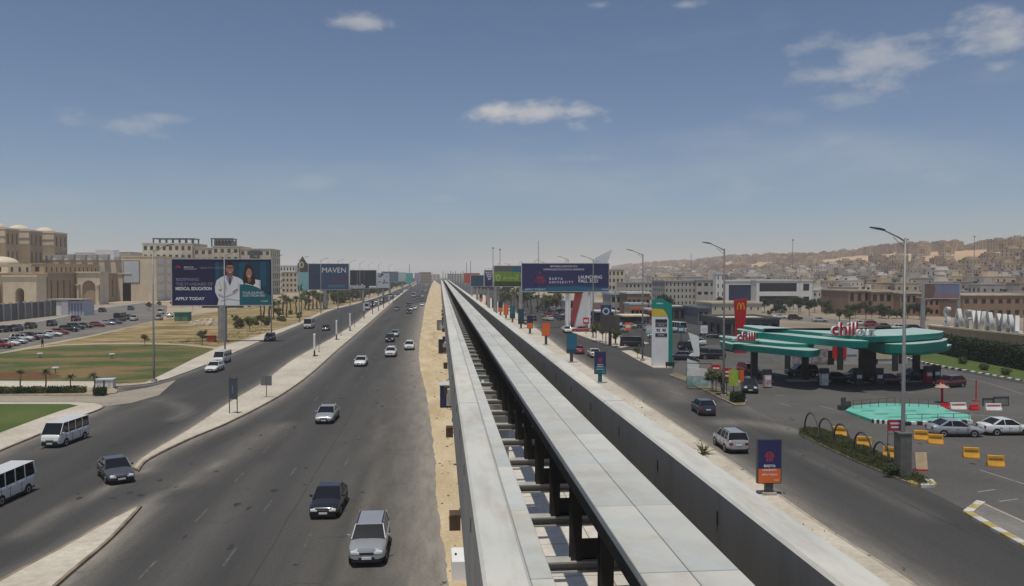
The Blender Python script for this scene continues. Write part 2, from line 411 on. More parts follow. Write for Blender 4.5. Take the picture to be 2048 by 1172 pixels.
# pavement along the service road
inner = [(236,771),(290,767),(344,741),(387,719),(433,698),(510,675),(600,645.5),(640,626.5),(672,616),(733,600.5),(778,585)]
sheet('pavement', line_xy(left_k[2:13], 5)+line_xy(inner, 5)[::-1], .131, M_pave)
lawn_top = [(-300,742),(-60,716),(0,709),(54,700),(125,692),(200,690),(300,689.5),(370,692),(423,698)]
lawn_r = [(428,700),(387,719),(344,741),(290,766),(235,769),(190,764),(0,763),(-300,763)]
sheet('lawn', [(p.x, p.y) for p in pg(*lawn_top)]+[(p.x, p.y) for p in pg(*lawn_r)], .135, M_grass)
sheet('flower_bed', [(p.x, p.y) for p in smooth_line(pg((-120,748),(0,747),(60,745),(112,750),(118,757),(60,760),(0,761),(-120,761)), 4)], .140, M_bed)
sheet('field', [(p.x, p.y) for p in pg((60,697),(125,689.5),(200,687),(300,686),(372,689),(432,695),(508,673),(598,644),(640,624),(672,614),(735,598),(640,598),(560,606),(470,618),(330,640),(300,647),(180,675))], .134, M_dry)
sheet('parking_lot', [(p.x, p.y) for p in pg((-300,770),(-60,716),(0,706.5),(60,694),(180,672),(300,644),(332,632),(335,612),(290,606),(200,618),(100,640),(0,654),(-300,700))], .132, M_asph2)
sheet('driveway', [(p.x, p.y) for p in pg((-300,699),(0,653),(100,639),(200,617.5),(290,605.5),(290,603),(200,610),(100,628),(0,641),(-300,680))], .136, M_dust)
kb = MB()
for a, b in zip(line_xy([(-300,700),(0,654.5),(100,640.5),(200,618.5),(288,606.5)], 4)[:-1], line_xy([(-300,700),(0,654.5),(100,640.5),(200,618.5),(288,606.5)], 4)[1:]):
    d = Vector((b[0]-a[0], b[1]-a[1])).normalized(); nn = Vector((-d.y, d.x))*.2
    kb.prism([(a[0]-nn.x,a[1]-nn.y),(b[0]-nn.x,b[1]-nn.y),(b[0]+nn.x,b[1]+nn.y),(a[0]+nn.x,a[1]+nn.y)], .1, .3)
struct(kb.build('kerb', M_white))

# right-hand land
rl = [(p.x, p.y) for p in pg((1700,693),(1780,708),(1855,729),(1950,747),(2048,765),(2300,812),(3400,1020))]
island('embankment', rl+[(420, 40), (420, 900), (118, 900), (96, 420), (100, 320)], .14, worldmat('mall_ground', (.21,.18,.135), (.32,.265,.20), .04, .04, 2), M_kerb, .3)
sheet('lawn', [(p.x, p.y) for p in pg((1790,708),(1858,727),(1950,744.5),(2048,762),(2290,806),(2290,760),(2048,722),(1960,708),(1880,699))], .146, M_grass2)
isA = [(1597.5,870),(1653,898),(1716,927),(1783,955),(1812,968),(1840,976),(1866,974),(1858,962),(1821,943),(1796,927),(1739,898),(1691,876),(1643,860),(1612,857),(1599,861)]
M_fore = worldmat('forecourt_asphalt', (.088,.085,.081), (.118,.114,.108), .12, .12, 4)
sheet('forecourt', [(p.x, p.y) for p in pg((1348,750),(1420,779),(1495,812),(1545,838),(1600,862),(1700,905),(1860,984),(1945,1026),(2300,1190),(3400,1700),(3400,1030),(2300,816),(2048,768),(1950,750),(1855,732),(1780,711),(1700,697),(1560,690),(1400,690),(1345,733))], .0045, M_fore)
islA = island('planter_island', [(p.x, p.y) for p in pg(*isA)], .16, M_grass2, M_kerbd, .2)
isB = [(1337,751),(1375,766),(1420,788),(1471,813),(1490,812),(1494,803),(1440,779),(1400,762),(1350,748)]
island('planter_island', [(p.x, p.y) for p in pg(*isB)], .16, worldmat('planter_soil', (.10,.10,.045), (.24,.19,.11), .4, .4, 3), M_kerbd, .2)
isC = [(1242,703),(1275,722),(1306,737),(1345,737.5),(1342,729),(1290,714),(1262,702)]
island('planter_island', [(p.x, p.y) for p in pg(*isC)], .16, M_pave, M_kerb, .2)
isD = [(1120,656),(1160,672),(1197,685),(1242,697),(1268,692),(1300,688),(1260,676),(1200,664),(1140,648)]
island('pavement', [(p.x, p.y) for p in pg(*isD)], .14, M_pave, M_kerb, .2)
isE = [(1935,1028),(1990,1060),(2048,1092),(2300,1230),(2300,1150),(2120,1085),(2048,1046),(1990,1020),(1962,1007)]
ie = [(p.x, p.y) for p in pg(*isE)]
o = island('pavement', ie, .13, worldmat('grey_pavement', (.17,.16,.15), (.22,.21,.195), .3, .3, 3), M_kerb, .2)
# painted kerb stones, each one a block
M_ky = mat('yellow_kerb_paint', (.42,.33,.13), .85, .3, 2); M_kw = mat('white_kerb_paint', (.52,.50,.46), .85, .25, 2); M_kb = mat('black_kerb_paint', (.05,.05,.045), .85, .3, 2)
def painted_kerb(parent, pts, step, mats, wd=.45, h=.2):
    tot = 0; L_ = []
    line = [Vector((p[0], p[1])) for p in pts]
    i = 0
    for a, b in zip(line[:-1], line[1:]):
        n = max(1, round((b-a).length/step)); d = (b-a)/n; u = d.normalized(); nn = Vector((-u.y, u.x))*wd/2
        for k in range(n):
            p = a+d*k+u*.015; q = a+d*(k+1)-u*.015
            m = MB(); c = (p+q)/2
            m.prism([(p-nn), (q-nn), (q+nn), (p+nn)], .0, h)
            m.build('kerb_stone', mats[i % len(mats)], parent); i += 1
painted_kerb(o, [ie[8], ie[0], ie[1], ie[2], ie[3]], 1.05, [M_kw, M_ky], .5, .17)
pts = pg((1816,966),(1838,974),(1866,973),(1857,963))
painted_kerb(islA, [(p.x, p.y) for p in pts], .9, [M_ky, M_kw], .5, .2)

# stones and litter on the sand strip and the verge
st = MB(); rs2 = random.Random(43)
for k in range(420):
    y = rs2.uniform(20, 220); x = rs2.uniform(-.2, 2.0)-.015*max(0, y-60) if k % 3 else rs2.uniform(20, 23)+.02*max(0, y-60); q = rs2.uniform(.02, .11); zz0 = .012 if k % 3 else .09
    st.prism([(x+q*math.cos(j*1.57+k)*rs2.uniform(.7, 1.3), y+q*math.sin(j*1.57+k)*rs2.uniform(.7, 1.3)) for j in range(4)], zz0, zz0+q*rs2.uniform(.4, 1.0))
stuff(tag(st.build('stones', mat('stones', (.26,.21,.15), .95, .5, .7)), 'small stones strewn along the sand strip and verge', 'stones'))
# lane marks
lm = MB()
for k in range(0, 22):
    for c_, ph in ((-14.3, 0), (-10.75, 1.5), (-7.2, 4)):
        y0 = 30+k*9+ph; sh = -.010*max(0, y0-90)
        if rnd.random() < .55: lm.quad((c_+sh-.07, y0, .006), (c_+sh+.07, y0, .006), (c_+sh+.05, y0+2.6, .006), (c_+sh-.09, y0+2.6, .006))
struct(lm.build('lane_marking', M_worn))
lm = MB()
def stroke(pxs, wd=.12, z=.006):
    l_ = line_xy(pxs, 5)
    for a, b in zip(l_[:-1], l_[1:]):
        d = Vector((b[0]-a[0], b[1]-a[1])).normalized(); nn = Vector((-d.y, d.x))*wd/2
        lm.quad((a[0]-nn.x,a[1]-nn.y,z),(b[0]-nn.x,b[1]-nn.y,z),(b[0]+nn.x,b[1]+nn.y,z),(a[0]+nn.x,a[1]+nn.y,z))
for s in ([(1955,984),(1990,979)], [(1998,1003),(2035,998)], [(1640,812),(1668,819)], [(1550,792),(1570,790)], [(1890,818),(1950,830),(2046,835)], [(1900,750),(1960,762),(2046,788)], [(1340,782),(1366,790)], [(1560,806),(1580,812)], [(1690,780),(1720,786)], [(1800,782),(1830,787)], [(1960,940),(2048,968)], [(1500,768),(1520,775)]):
    stroke(s, .14)
struct(lm.build('lane_marking', M_worn2))

# tar patches and oil stains
tb = MB(); rs = random.Random(41)
def blot(x, y, rx, ry, z=.0075):
    n = 11; ph = rs.random()*6
    tb.poly([(x+rx*math.cos(2*math.pi*k/n)*rs.uniform(.6, 1.15), y+ry*math.sin(2*math.pi*k/n)*rs.uniform(.6, 1.15), z) for k in range(n)])
for k in range(70): 
    y = rs.uniform(26, 150); blot(rs.uniform(-20, -3), y, rs.uniform(.06, .28), rs.uniform(.1, .55))
for k in range(30): blot(rs.uniform(26, 33), rs.uniform(30, 110), rs.uniform(.06, .25), rs.uniform(.1, .5))
for k in range(40):
    p = G(rs.uniform(1560, 2040), rs.uniform(790, 960)); blot(p.x, p.y, rs.uniform(.06, .4), rs.uniform(.06, .4))
for k in range(20):
    p = G(rs.uniform(60, 420), rs.uniform(800, 1000)); blot(p.x, p.y, rs.uniform(.06, .3), rs.uniform(.08, .4))
struct(tb.build('tar_stain', mat('tar_stain', (.038,.036,.035), .85, .3, 2)))
jl = MB()
for (x0, y0, y1) in ((-8.9, 24, 96), (29.5, 28, 90)):
    yy = y0; xx = x0
    while yy < y1:
        x2 = xx+rs.uniform(-.05, .05); jl.quad((xx-.02, yy, .0062), (xx+.02, yy, .0062), (x2+.02, yy+1.4, .0062), (x2-.02, yy+1.4, .0062)); xx = x2-.008; yy += 1.4
for k in range(26):
    x = rs.uniform(-20, -2); y = rs.uniform(26, 110)
    for q in range(rs.randrange(4, 10)):
        x2, y2 = x+rs.uniform(-.1, .6), y+rs.uniform(-.3, .5); jl.quad((x, y-.014, .0064), (x2, y2-.014, .0064), (x2, y2+.014, .0064), (x, y+.014, .0064)); x, y = x2, y2
struct(jl.build('road_crack', mat('road_crack', (.042,.040,.038), .9, .3, 2)))
# blown sand on the road edges, tyre litter
# ------------------------------------------------------------------ hill on the right
def sstep(a, b, x):
    t = min(1, max(0, (x-a)/(b-a))); return t*t*(3-2*t)
def hill_z(X, Y):
    r = 49*(1-.6*sstep(2500, 4400, Y))*(.92+.12*sstep(1500, 500, Y))
    rise = sstep(250, 720+.03*Y, X)
    z = r*(.25*rise+.75*rise**1.25)
    z += 6*rise*mnoise.noise((X*.006, Y*.004, 0)) + 2.5*rise*mnoise.noise((X*.02, Y*.02, 3))
    if X > 760+.03*Y: z -= .03*(X-760-.03*Y)
    return max(-1.5, z)-.02
hx = np.linspace(200, 1500, 90); hy = np.concatenate([np.linspace(60, 1500, 90), np.linspace(1530, 4600, 70)])
vv = [(x, y, hill_z(x, y)) for y in hy for x in hx]; nx2 = len(hx)
ff = [(j*nx2+i, j*nx2+i+1, (j+1)*nx2+i+1, (j+1)*nx2+i) for j in range(len(hy)-1) for i in range(nx2-1)]
me = bpy.data.meshes.new('hill'); me.from_pydata(vv, [], ff); me.materials.append(worldmat('desert_hill', (.40,.27,.155), (.55,.41,.25), .012, .012, .3, c3=(.47,.33,.20)))
me.polygons.foreach_set('use_smooth', [True]*len(ff)); struct(link('hill', me))

# ------------------------------------------------------------------ monorail guideway
gw = thing('monorail_guideway', 'long pale concrete monorail guideway with twin beams running to the horizon', 'guideway', (0, 0, 0))
ZT, ZB = 10.5, 7.9
XL, XR = (.55, 1.18), (5.12, 5.80)
SEG = 24.8
def beam_mesh(x0, x1, ln):
    b = MB(); cx = (x0+x1)/2; hw = (x1-x0)/2
    prof = [(-hw, 0), (-hw, 2.55), (-hw+.05, 2.6), (hw-.05, 2.6), (hw, 2.55), (hw, 0)]
    prof = prof[::-1]
    b.ring([[(p[0], 0, p[1]) for p in prof], [(p[0], ln, p[1]) for p in prof]])
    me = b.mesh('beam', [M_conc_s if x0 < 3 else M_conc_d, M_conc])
    for p in me.polygons:
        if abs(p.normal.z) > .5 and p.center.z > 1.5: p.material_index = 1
    return me, cx
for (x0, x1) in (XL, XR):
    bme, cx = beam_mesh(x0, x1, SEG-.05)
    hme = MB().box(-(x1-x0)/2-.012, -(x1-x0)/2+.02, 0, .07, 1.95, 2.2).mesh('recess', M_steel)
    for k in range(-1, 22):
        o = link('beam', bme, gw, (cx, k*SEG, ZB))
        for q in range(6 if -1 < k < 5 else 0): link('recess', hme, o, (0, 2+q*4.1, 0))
        # pale bearing strips across the top near the joints
PIT = 3.1; NEAR = 58; NALL = 172
def panel_mesh(wd, ln=PIT-.035, th=.14):
    b = MB(); hw = wd/2; e = .012
    b.ring([[(-hw, 0, 0), (hw, 0, 0), (hw, ln, 0), (-hw, ln, 0)][::1], [(-hw, 0, th-e), (hw, 0, th-e), (hw, ln, th-e), (-hw, ln, th-e)], [(-hw+e, e, th), (hw-e, e, th), (hw-e, ln-e, th), (-hw+e, ln-e, th)]])
    return b.mesh('walkway_panel', M_panel)
WX0, WX1 = 2.66, 4.06; WM = (WX0+WX1)/2
pw = panel_mesh((WX1-WX0)/2-.012); pl_ = panel_mesh(.31); 
def ibeam(x0, x1, h=.24, wd=.34):
    b = MB(); b.box(x0, x1, -wd/2, wd/2, h-.04, h); b.box(x0, x1, -wd/2, wd/2, 0, .04); b.box(x0, x1, -.03, .03, .04, h-.04)
    return b
CZ = 8.2
cb = ibeam(1.12, 5.17).mesh('crossbar', M_steel2)
def post_bm(h=1.84):
    b = MB(); b.box(-.12, .12, -.12, -.09, 0, h); b.box(-.12, .12, .09, .12, 0, h); b.box(-.02, .02, -.09, .09, 0, h); return b
pm = post_bm().mesh('post', M_steel)
cfm = MB().box(WX0+.33, WX1-.33, -.05, .05, .0, .42).mesh('shade_plate', M_steel)  # dark plate added for the crossbars' shade below the walkway
MB().box(WX1-.28, WX1-.12, -8, NALL*PIT, CZ+.26, CZ+.40).build('bottom_rail', M_steel, gw)
fp, fl, fcb, fpo = MB(), MB(), MB(), MB()
for k in range(-2, NALL):
    y = k*PIT+1.2
    if k < NEAR:
        link('walkway_panel', pw, gw, (WX0+(WX1-WX0)/4, y, ZT-.16)); link('walkway_panel', pw, gw, (WX1-(WX1-WX0)/4, y, ZT-.16))
        if k % 2 == 0: pass
        link('walkway_panel', pl_, gw, (1.345, y, ZT-.19))
        link('crossbar', cb, gw, (0, y, CZ))
        for px_ in (WX0+.2, WX1-.2): link('post', pm, gw, (px_, y, CZ+.24))
        link('shade_plate', cfm, gw, (0, y, CZ+.24))
    else:
        for (a, b) in ((WX0+.006, WM-.006), (WM+.006, WX1-.006)): fp.box(a, b, y, y+PIT-.035, ZT-.16, ZT-.02)
        fp.box(1.19, 1.5, y, y+PIT-.035, ZT-.19, ZT-.05)
        fcb.box(1.12, 5.17, y-.18, y+.18, CZ+.20, CZ+.24); fcb.box(1.12, 5.17, y-.18, y+.18, CZ, CZ+.05); fcb.box(1.12, 5.17, y-.03, y+.03, CZ+.05, CZ+.20)
        for px_ in (WX0+.2, WX1-.2): fpo.box(px_-.1, px_+.1, y-.1, y+.1, CZ+.24, ZT-.5)
stuff(fp.build('walkway_panel', M_panel, gw)); stuff(fcb.build('crossbar', M_steel2, gw)); stuff(fpo.build('post', M_steel, gw))
for px_ in (WX0+.05, WX1-.25):
    MB().box(px_, px_+.16, -8, NALL*PIT, ZT-.48, ZT-.165).build('girder', M_steel, gw)
br = MB().box(-.28, .02, -.25, .25, 0, .42).mesh('bracket', M_rust)
for k in range(0, 12): link('bracket', br, gw, (.52, 9.4+12.4*k, 7.55))
pier = MB(); n_ = 20
pier.ring([[(.85*math.cos(2*math.pi*j/n_), .85*math.sin(2*math.pi*j/n_), z) for j in range(n_)] for z in (0, 5.9)])
cap_ = MB(); cap_.ring([[(-1.1, -.9, 5.9), (1.1, -.9, 5.9), (1.1, .9, 5.9), (-1.1, .9, 5.9)], [(-2.75, -.95, 7.1), (2.75, -.95, 7.1), (2.75, .95, 7.1), (-2.75, .95, 7.1)], [(-2.75, -.95, 7.895), (2.75, -.95, 7.895), (2.75, .95, 7.895), (-2.75, .95, 7.895)]])
pme, cme = pier.mesh('pier', M_conc_s, True), cap_.mesh('pier_head', M_conc_s)
for k in range(0, 17):
    o = link('pier', pme, gw, (3.16, k*31.0+15.6, 0)); link('pier_head', cme, o)
# ------------------------------------------------------------------ vehicles
def paint(name, c, rough=.32, metal=0.0): return mat('paint_'+name, c, rough, .05, .6, metal=metal, coat=.6, spec=.5)
PAINT = dict(silver=paint('silver', (.46,.47,.48), .35, .5), white=paint('white', (.72,.72,.70)), black=paint('black', (.012,.012,.014), .3), grey=paint('grey', (.085,.088,.098), .35, .3),
             navy=paint('navy', (.02,.03,.06)), red=paint('red', (.30,.02,.025)), maroon=paint('maroon', (.10,.022,.022)), beige=paint('beige', (.50,.44,.34)), blue=paint('blue', (.05,.10,.20)), dgreen=paint('green', (.03,.06,.045)))
M_glass = mat('car_glass', (.012,.014,.017), .03, .1, .5, spec=.35)
M_tyre = mat('tyre_rubber', (.016,.016,.016), .9, .2, 8)
M_rim = mat('alloy_rim', (.42,.42,.43), .4, .1, 4, metal=.7)
M_hl = mat('headlight_lens', (.72,.74,.76), .12, .08, 5, spec=.7)
M_tl = mat('tail_light_lens', (.32,.012,.01), .2, .1, 5)
M_trim = mat('black_trim', (.02,.02,.021), .65, .2, 4)
M_plate = mat('plate_white', (.70,.70,.68), .5, .05, 4); M_chrome = mat('chrome_trim', (.62,.62,.63), .2, .05, 4, metal=.9)

SPEC = {  # length, width, height; deck profile (y, z); glasshouse: screen base, roof front, roof rear, rear base; belt heights
 'sedan': dict(L=4.5, W=1.78, H=1.46, prof=[(2.25,.60),(2.18,.70),(1.75,.82),(.95,.95),(.2,.96),(-1.3,.99),(-1.62,1.02),(-2.15,1.03),(-2.25,.90)], gh=[(1.05,.94),(.2,1.42),(-.85,1.43),(-1.68,1.02)], wb=1.33, wr=.32),
 'hatch': dict(L=4.1, W=1.75, H=1.50, prof=[(2.05,.60),(1.98,.72),(1.6,.86),(.95,.97),(.2,.98),(-1.3,1.02),(-1.85,1.04),(-2.0,1.0),(-2.05,.85)], gh=[(1.05,.96),(.3,1.45),(-1.3,1.48),(-1.9,1.03)], wb=1.26, wr=.31),
 'suv': dict(L=4.4, W=1.84, H=1.70, prof=[(2.2,.78),(2.13,.95),(1.75,1.02),(1.05,1.09),(.3,1.10),(-1.2,1.12),(-2.0,1.14),(-2.15,1.12),(-2.2,.95)], gh=[(1.12,1.08),(.48,1.63),(-1.75,1.66),(-2.08,1.13)], wb=1.33, wr=.36),
 'microbus': dict(L=4.8, W=1.70, H=2.05, prof=[(2.4,.70),(2.36,.95),(2.22,1.12),(1.9,1.18),(.8,1.18),(-1,1.18),(-2.2,1.18),(-2.36,1.15),(-2.4,.9)], gh=[(2.24,1.12),(1.62,1.98),(-2.2,2.0),(-2.37,1.17)], wb=1.4, wr=.32),
 'minibus': dict(L=6.6, W=2.1, H=2.75, prof=[(3.3,.9),(3.28,1.15),(3.22,1.35),(2.9,1.4),(1,1.4),(-1,1.4),(-3.1,1.4),(-3.26,1.38),(-3.3,1.0)], gh=[(3.24,1.36),(2.95,2.66),(-3.1,2.68),(-3.27,1.4)], wb=2.0, wr=.40),
 'pickup': dict(L=5.0, W=1.76, H=1.72, prof=[(2.5,.72),(2.42,.92),(2.0,1.0),(1.3,1.06),(.6,1.06),(-.3,1.06),(-.5,1.08),(-2.45,1.08),(-2.5,.9)], gh=[(1.35,1.05),(.75,1.66),(-.25,1.68),(-.5,1.08)], wb=1.5, wr=.35),
}
def car_parts(kind):
    s = SPEC[kind]; hw = s['W']/2; Lh = s['L']/2; zb = .24 if s['wr'] < .34 else .32
    out = {}
    b = MB(); rings = []; pr = []
    for (ya, za), (yb, zb2) in zip(s['prof'][:-1], s['prof'][1:]):
        pr.append((ya, za))
        if abs(ya-yb) > .35: pr += [(ya+(yb-ya)*q, za+(zb2-za)*q) for q in (.33, .67)]
    pr.append(s['prof'][-1])
    for (y, zt) in pr:
        e = max(0, abs(y)-Lh+.5)/.5; wv = hw*(1-.15*e**2.2)
        zl = zb+(.10*e*e)
        pts = [(wv*.84, zl), (wv*.97, zl+.12), (wv, (zl+zt)/2), (wv*.98, zt-.10), (wv*.93, zt-.02), (wv*.5, zt+.025)]
        rings.append([(x, y, z) for x, z in pts]+[(-x, y, z) for x, z in pts[::-1]])
    b.ring(rings)
    out['body'] = (b, None, True)
    (y0, z0), (y1, z1), (y2, z2), (y3, z3) = s['gh']
    bw, tw = hw*.93, hw*.76
    if kind in ('microbus', 'minibus'): bw, tw = hw*.96, hw*.88
    # roof slab and pillars
    r = MB(); e = .02
    ring0 = [(-tw, y1+e, z1), (tw, y1+e, z1), (tw, y2-e, z2), (-tw, y2-e, z2)]
    ring1 = [(-tw*.94, y1-.06, z1+.045), (tw*.94, y1-.06, z1+.045), (tw*.94, y2+.06, z2+.045), (-tw*.94, y2+.06, z2+.045)]
    r.ring([ring0[::-1], [(p[0], p[1], p[2]+.02) for p in ring0][::-1], ring1[::-1]])
    def bar(p, q, wd):
        p, q = Vector(p), Vector(q); d = (q-p).normalized(); u = Vector((0, 1, 0)); u = (u-d*u.dot(d)).normalized(); v = d.cross(u)
        r.ring([[c+u*wd*sx+v*.02*sy for sx, sy in ((-1,-1),(1,-1),(1,1),(-1,1))] for c in (p, q)])
    for sx in (-1, 1):
        bar((sx*bw, y0-.05, z0), (sx*tw, y1, z1+.01), .035); bar((sx*bw, y3+.08, z3), (sx*tw, y2+.03, z2+.01), .09 if kind != 'sedan' else .07)
        n_p = {'microbus': 3, 'minibus': 5, 'pickup': 0, 'suv': 2}.get(kind, 1)
        for k in range(n_p):
            t = (k+1)/(n_p+1); yb = y0*.6+y1*.4+(y3-y0)*t*.9; 
            bar((sx*bw, yb, z0+.02), (sx*tw, yb-.04, z1+.01), .03)
    out['roof'] = (r, None, False)
    i = .012
    out['windscreen'] = (MB().ring([[(-bw+.03, y0, z0), (bw-.03, y0, z0), (tw-.03, y1, z1), (-tw+.03, y1, z1)], [(-bw+.03, y0-.05, z0-.01), (bw-.03, y0-.05, z0-.01), (tw-.03, y1-.05, z1-.01), (-tw+.03, y1-.05, z1-.01)]]), M_glass, False)
    out['rear_window'] = (MB().ring([[(-bw+.06, y3, z3), (bw-.06, y3, z3), (tw-.05, y2, z2), (-tw+.05, y2, z2)][::-1], [(-bw+.06, y3+.05, z3-.01), (bw-.06, y3+.05, z3-.01), (tw-.05, y2+.05, z2-.01), (-tw+.05, y2+.05, z2-.01)][::-1]]), M_glass, False)
    for sx in (1, -1):
        a = [(sx*(bw-i), y0-.08, z0), (sx*(bw-i), y3+.1, z3), (sx*(tw-i), y2+.05, z2), (sx*(tw-i), y1, z1)]
        c = [(p[0]-sx*.03, p[1], p[2]) for p in a]
        out['side_window'+('' if sx > 0 else '2')] = (MB().ring([a, c] if sx > 0 else [a[::-1], c[::-1]]), M_glass, False)
    yf = s['prof'][0][0]; zf = s['prof'][0][1]; yr = -Lh
    fw = hw*.855
    z1h = s['prof'][1][1]
    for sx in (1, -1):
        out['headlight'+('' if sx > 0 else '2')] = (MB().ring([[(sx*fw*.46, yf+.015, zf-.10), (sx*fw*.97, yf+.012, zf-.09), (sx*fw*.97, yf+.012, zf+.005), (sx*fw*.46, yf+.015, zf-.025)], [(sx*fw*.50, yf-.08, zf-.10), (sx*fw*1.01, yf-.16, zf-.07), (sx*fw*1.01, yf-.16, z1h-.01), (sx*fw*.55, yf-.07, z1h+.012)]]), M_hl, False)
        out['tail_light'+('' if sx > 0 else '2')] = (MB().box(min(sx*fw*.62, sx*fw*.99), max(sx*fw*.62, sx*fw*.99), yr-.008, yr+.2, s['prof'][-1][1]-.22, s['prof'][-1][1]-.02), M_tl, False)
        out['mirror'+('' if sx > 0 else '2')] = (MB().ring([[(sx*(hw+.0), y0-.35, z0+.02), (sx*(hw+.19), y0-.38, z0+.04), (sx*(hw+.19), y0-.38, z0+.17), (sx*(hw-.02), y0-.35, z0+.15)], [(sx*(hw+.0), y0-.25, z0+.03), (sx*(hw+.16), y0-.28, z0+.05), (sx*(hw+.16), y0-.28, z0+.15), (sx*(hw-.02), y0-.25, z0+.14)]]), None, False)
    out['grille'] = (MB().box(-fw*.44, fw*.44, yf-.1, yf+.014, zf-.13, zf-.02), M_trim, False)
    out['chrome_bar'] = (MB().box(-fw*.44, fw*.44, yf-.1, yf+.022, zf-.035, zf-.005), M_chrome, False)
    out['air_intake'] = (MB().box(-fw*.5, fw*.5, yf-.1, yf+.006, zb+.06, zb+.2), M_trim, False)
    out['bumper'] = (MB().box(-hw*.80, hw*.80, yf-.35, yf+.01 if kind != 'suv' else yf+.03, zb-.04, zb+(.30 if kind in ('microbus', 'minibus') else .055)), M_trim, False)
    out['bumper2'] = (MB().box(-hw*.80, hw*.80, yr-.01, yr+.3, zb-.02, zb+.09), M_trim, False)
    out['number_plate'] = (MB().box(-.24, .24, yf-.02, yf+.03, zb+.10, zb+.22), M_plate, False)
    out['number_plate2'] = (MB().box(-.24, .24, yr-.025, yr+.02, zb+.38, zb+.50), M_plate, False)
    na = 0
    for sx in (-1, 1):
        sk = MB(); sk.box(min(sx*hw*.8, sx*(hw*.97)), max(sx*hw*.8, sx*(hw*.97)), -s['wb']+.4, s['wb']-.4, zb-.05, zb+.06)
        out['sill%d' % (sx+2)] = (sk, M_trim, False)
        for wy in (s['wb'], -s['wb']):
            n = 14; rr = s['wr']+.06; a0 = [(sx*(hw*.6), wy+rr*math.cos(2*math.pi*j/n), s['wr']+rr*math.sin(2*math.pi*j/n)) for j in range(n)]; a1 = [(sx*(hw+.004), p[1], p[2]) for p in a0]
            na += 1; out['wheel_arch%d' % na] = (MB().ring([a0, a1] if sx < 0 else [a0[::-1], a1[::-1]]), M_trim, False)
    if kind == 'suv': out['roof_rail'] = (MB().box(-tw*.96, -tw*.88, y2+.1, y1-.1, z1+.05, z1+.10), M_trim, False); out['roof_rail2'] = (MB().box(tw*.88, tw*.96, y2+.1, y1-.1, z1+.05, z1+.10), M_trim, False)
    nseam = 0
    for sx in (-1, 1):
        for yb in {'sedan': (.75,-.2,-1.05), 'hatch': (.75,-.2,-1.0), 'suv': (.8,-.2,-1.1), 'microbus': (1.4,.5,-.7), 'minibus': (2.3,), 'pickup': (.9,-.3)}[kind]:
            nseam += 1; xx = hw*.985
            out['door_seam%d' % nseam] = (MB().box(min(sx*xx, sx*(hw+.006)), max(sx*xx, sx*(hw+.006)), yb-.012, yb+.012, zb+.16, z0-.12), M_trim, False)
            if yb != max((.75,.8,1.4,2.3,.9)): out['door_handle%d' % nseam] = (MB().box(min(sx*xx, sx*(hw+.02)), max(sx*xx, sx*(hw+.02)), yb+.08, yb+.24, z0-.22, z0-.18), M_chrome, False)
    out['wiper'] = (MB().tube([(-bw*.6, y0+.0, z0+.02), (-.05, y0-.08, z0+.075)], .012, 4).tube([(-.02, y0+.0, z0+.02), (bw*.6, y0-.09, z0+.085)], .012, 4), M_trim, False)
    if kind == 'pickup': out['bed'] = (MB().box(-hw*.82, hw*.82, -Lh+.12, -.62, .98, 1.115), M_trim, False)
    return out
def wheel_bm(r, wd=.2, n=16):
    t = MB(); rim = MB()
    ring = lambda x, rr: [(x, rr*math.cos(2*math.pi*j/n), rr*math.sin(2*math.pi*j/n)) for j in range(n)]
    t.ring([ring(0, r*.93), ring(.03, r), ring(wd-.03, r), ring(wd, r*.93)])
    rim.ring([ring(wd-.02, r*.64), ring(wd+.006, r*.62), ring(wd-.002, r*.2)])
    return t, rim
CARS = {}
def car_mesh(kind):
    if kind in CARS: return CARS[kind]
    s = SPEC[kind]; parts = {}; joined = MB(); jm = [PAINT['white']]
    def join(b, m, off=(0, 0, 0), flip=1):
        if m is None: mi = 0
        else:
            if m not in jm: jm.append(m)
            mi = jm.index(m)
        i = len(joined.v); joined.v += [(flip*v[0]+off[0], v[1]+off[1], v[2]+off[2]) for v in b.v]
        joined.f += [tuple(i+k for k in (f if flip > 0 else f[::-1])) for f in b.f]; joined.m += [mi]*len(b.f)
    for k, (b, m, sm) in car_parts(kind).items():
        nm = k.rstrip('0123456789'); me = b.mesh(nm, m or PAINT['white'], False)
        bm = bmesh.new(); bm.from_mesh(me); bmesh.ops.recalc_face_normals(bm, faces=bm.faces)
        if k == 'body':
            bmesh.ops.subdivide_edges(bm, edges=bm.edges[:], cuts=1, use_grid_fill=True, smooth=0)
            bmesh.ops.smooth_vert(bm, verts=bm.verts, factor=.35, use_axis_x=True, use_axis_y=True, use_axis_z=True)
            for f in bm.faces: f.smooth = True
            for e in bm.edges:
                if len(e.link_faces) == 2 and e.calc_face_angle() > .75: e.smooth = False
        bm.to_mesh(me); bm.free()
        parts[k] = (nm, me, m is None); join(b, m)
    t, rim = wheel_bm(s['wr'])
    tm, rm = t.mesh('tyre', M_tyre), rim.mesh('rim', M_rim)
    hw = s['W']/2-.19
    wl = [(sx*hw, sy*s['wb'], s['wr'], sx) for sx in (1, -1) for sy in (1, -1)]
    for (x, y, z, sx) in wl: join(t, M_tyre, (x, y, z), sx); join(rim, M_rim, (x, y, z), sx)
    jme = joined.mesh(kind, jm); bm = bmesh.new(); bm.from_mesh(jme); bmesh.ops.recalc_face_normals(bm, faces=bm.faces); bm.to_mesh(jme); bm.free()
    CARS[kind] = (parts, tm, rm, wl, jme); return CARS[kind]
CATN = dict(sedan='car', hatch='car', suv='car', microbus='microbus', minibus='minibus', pickup='pickup')
NAMEN = dict(sedan='sedan_car', hatch='hatchback_car', suv='sport_utility_car', microbus='microbus', minibus='minibus', pickup='pickup_truck')
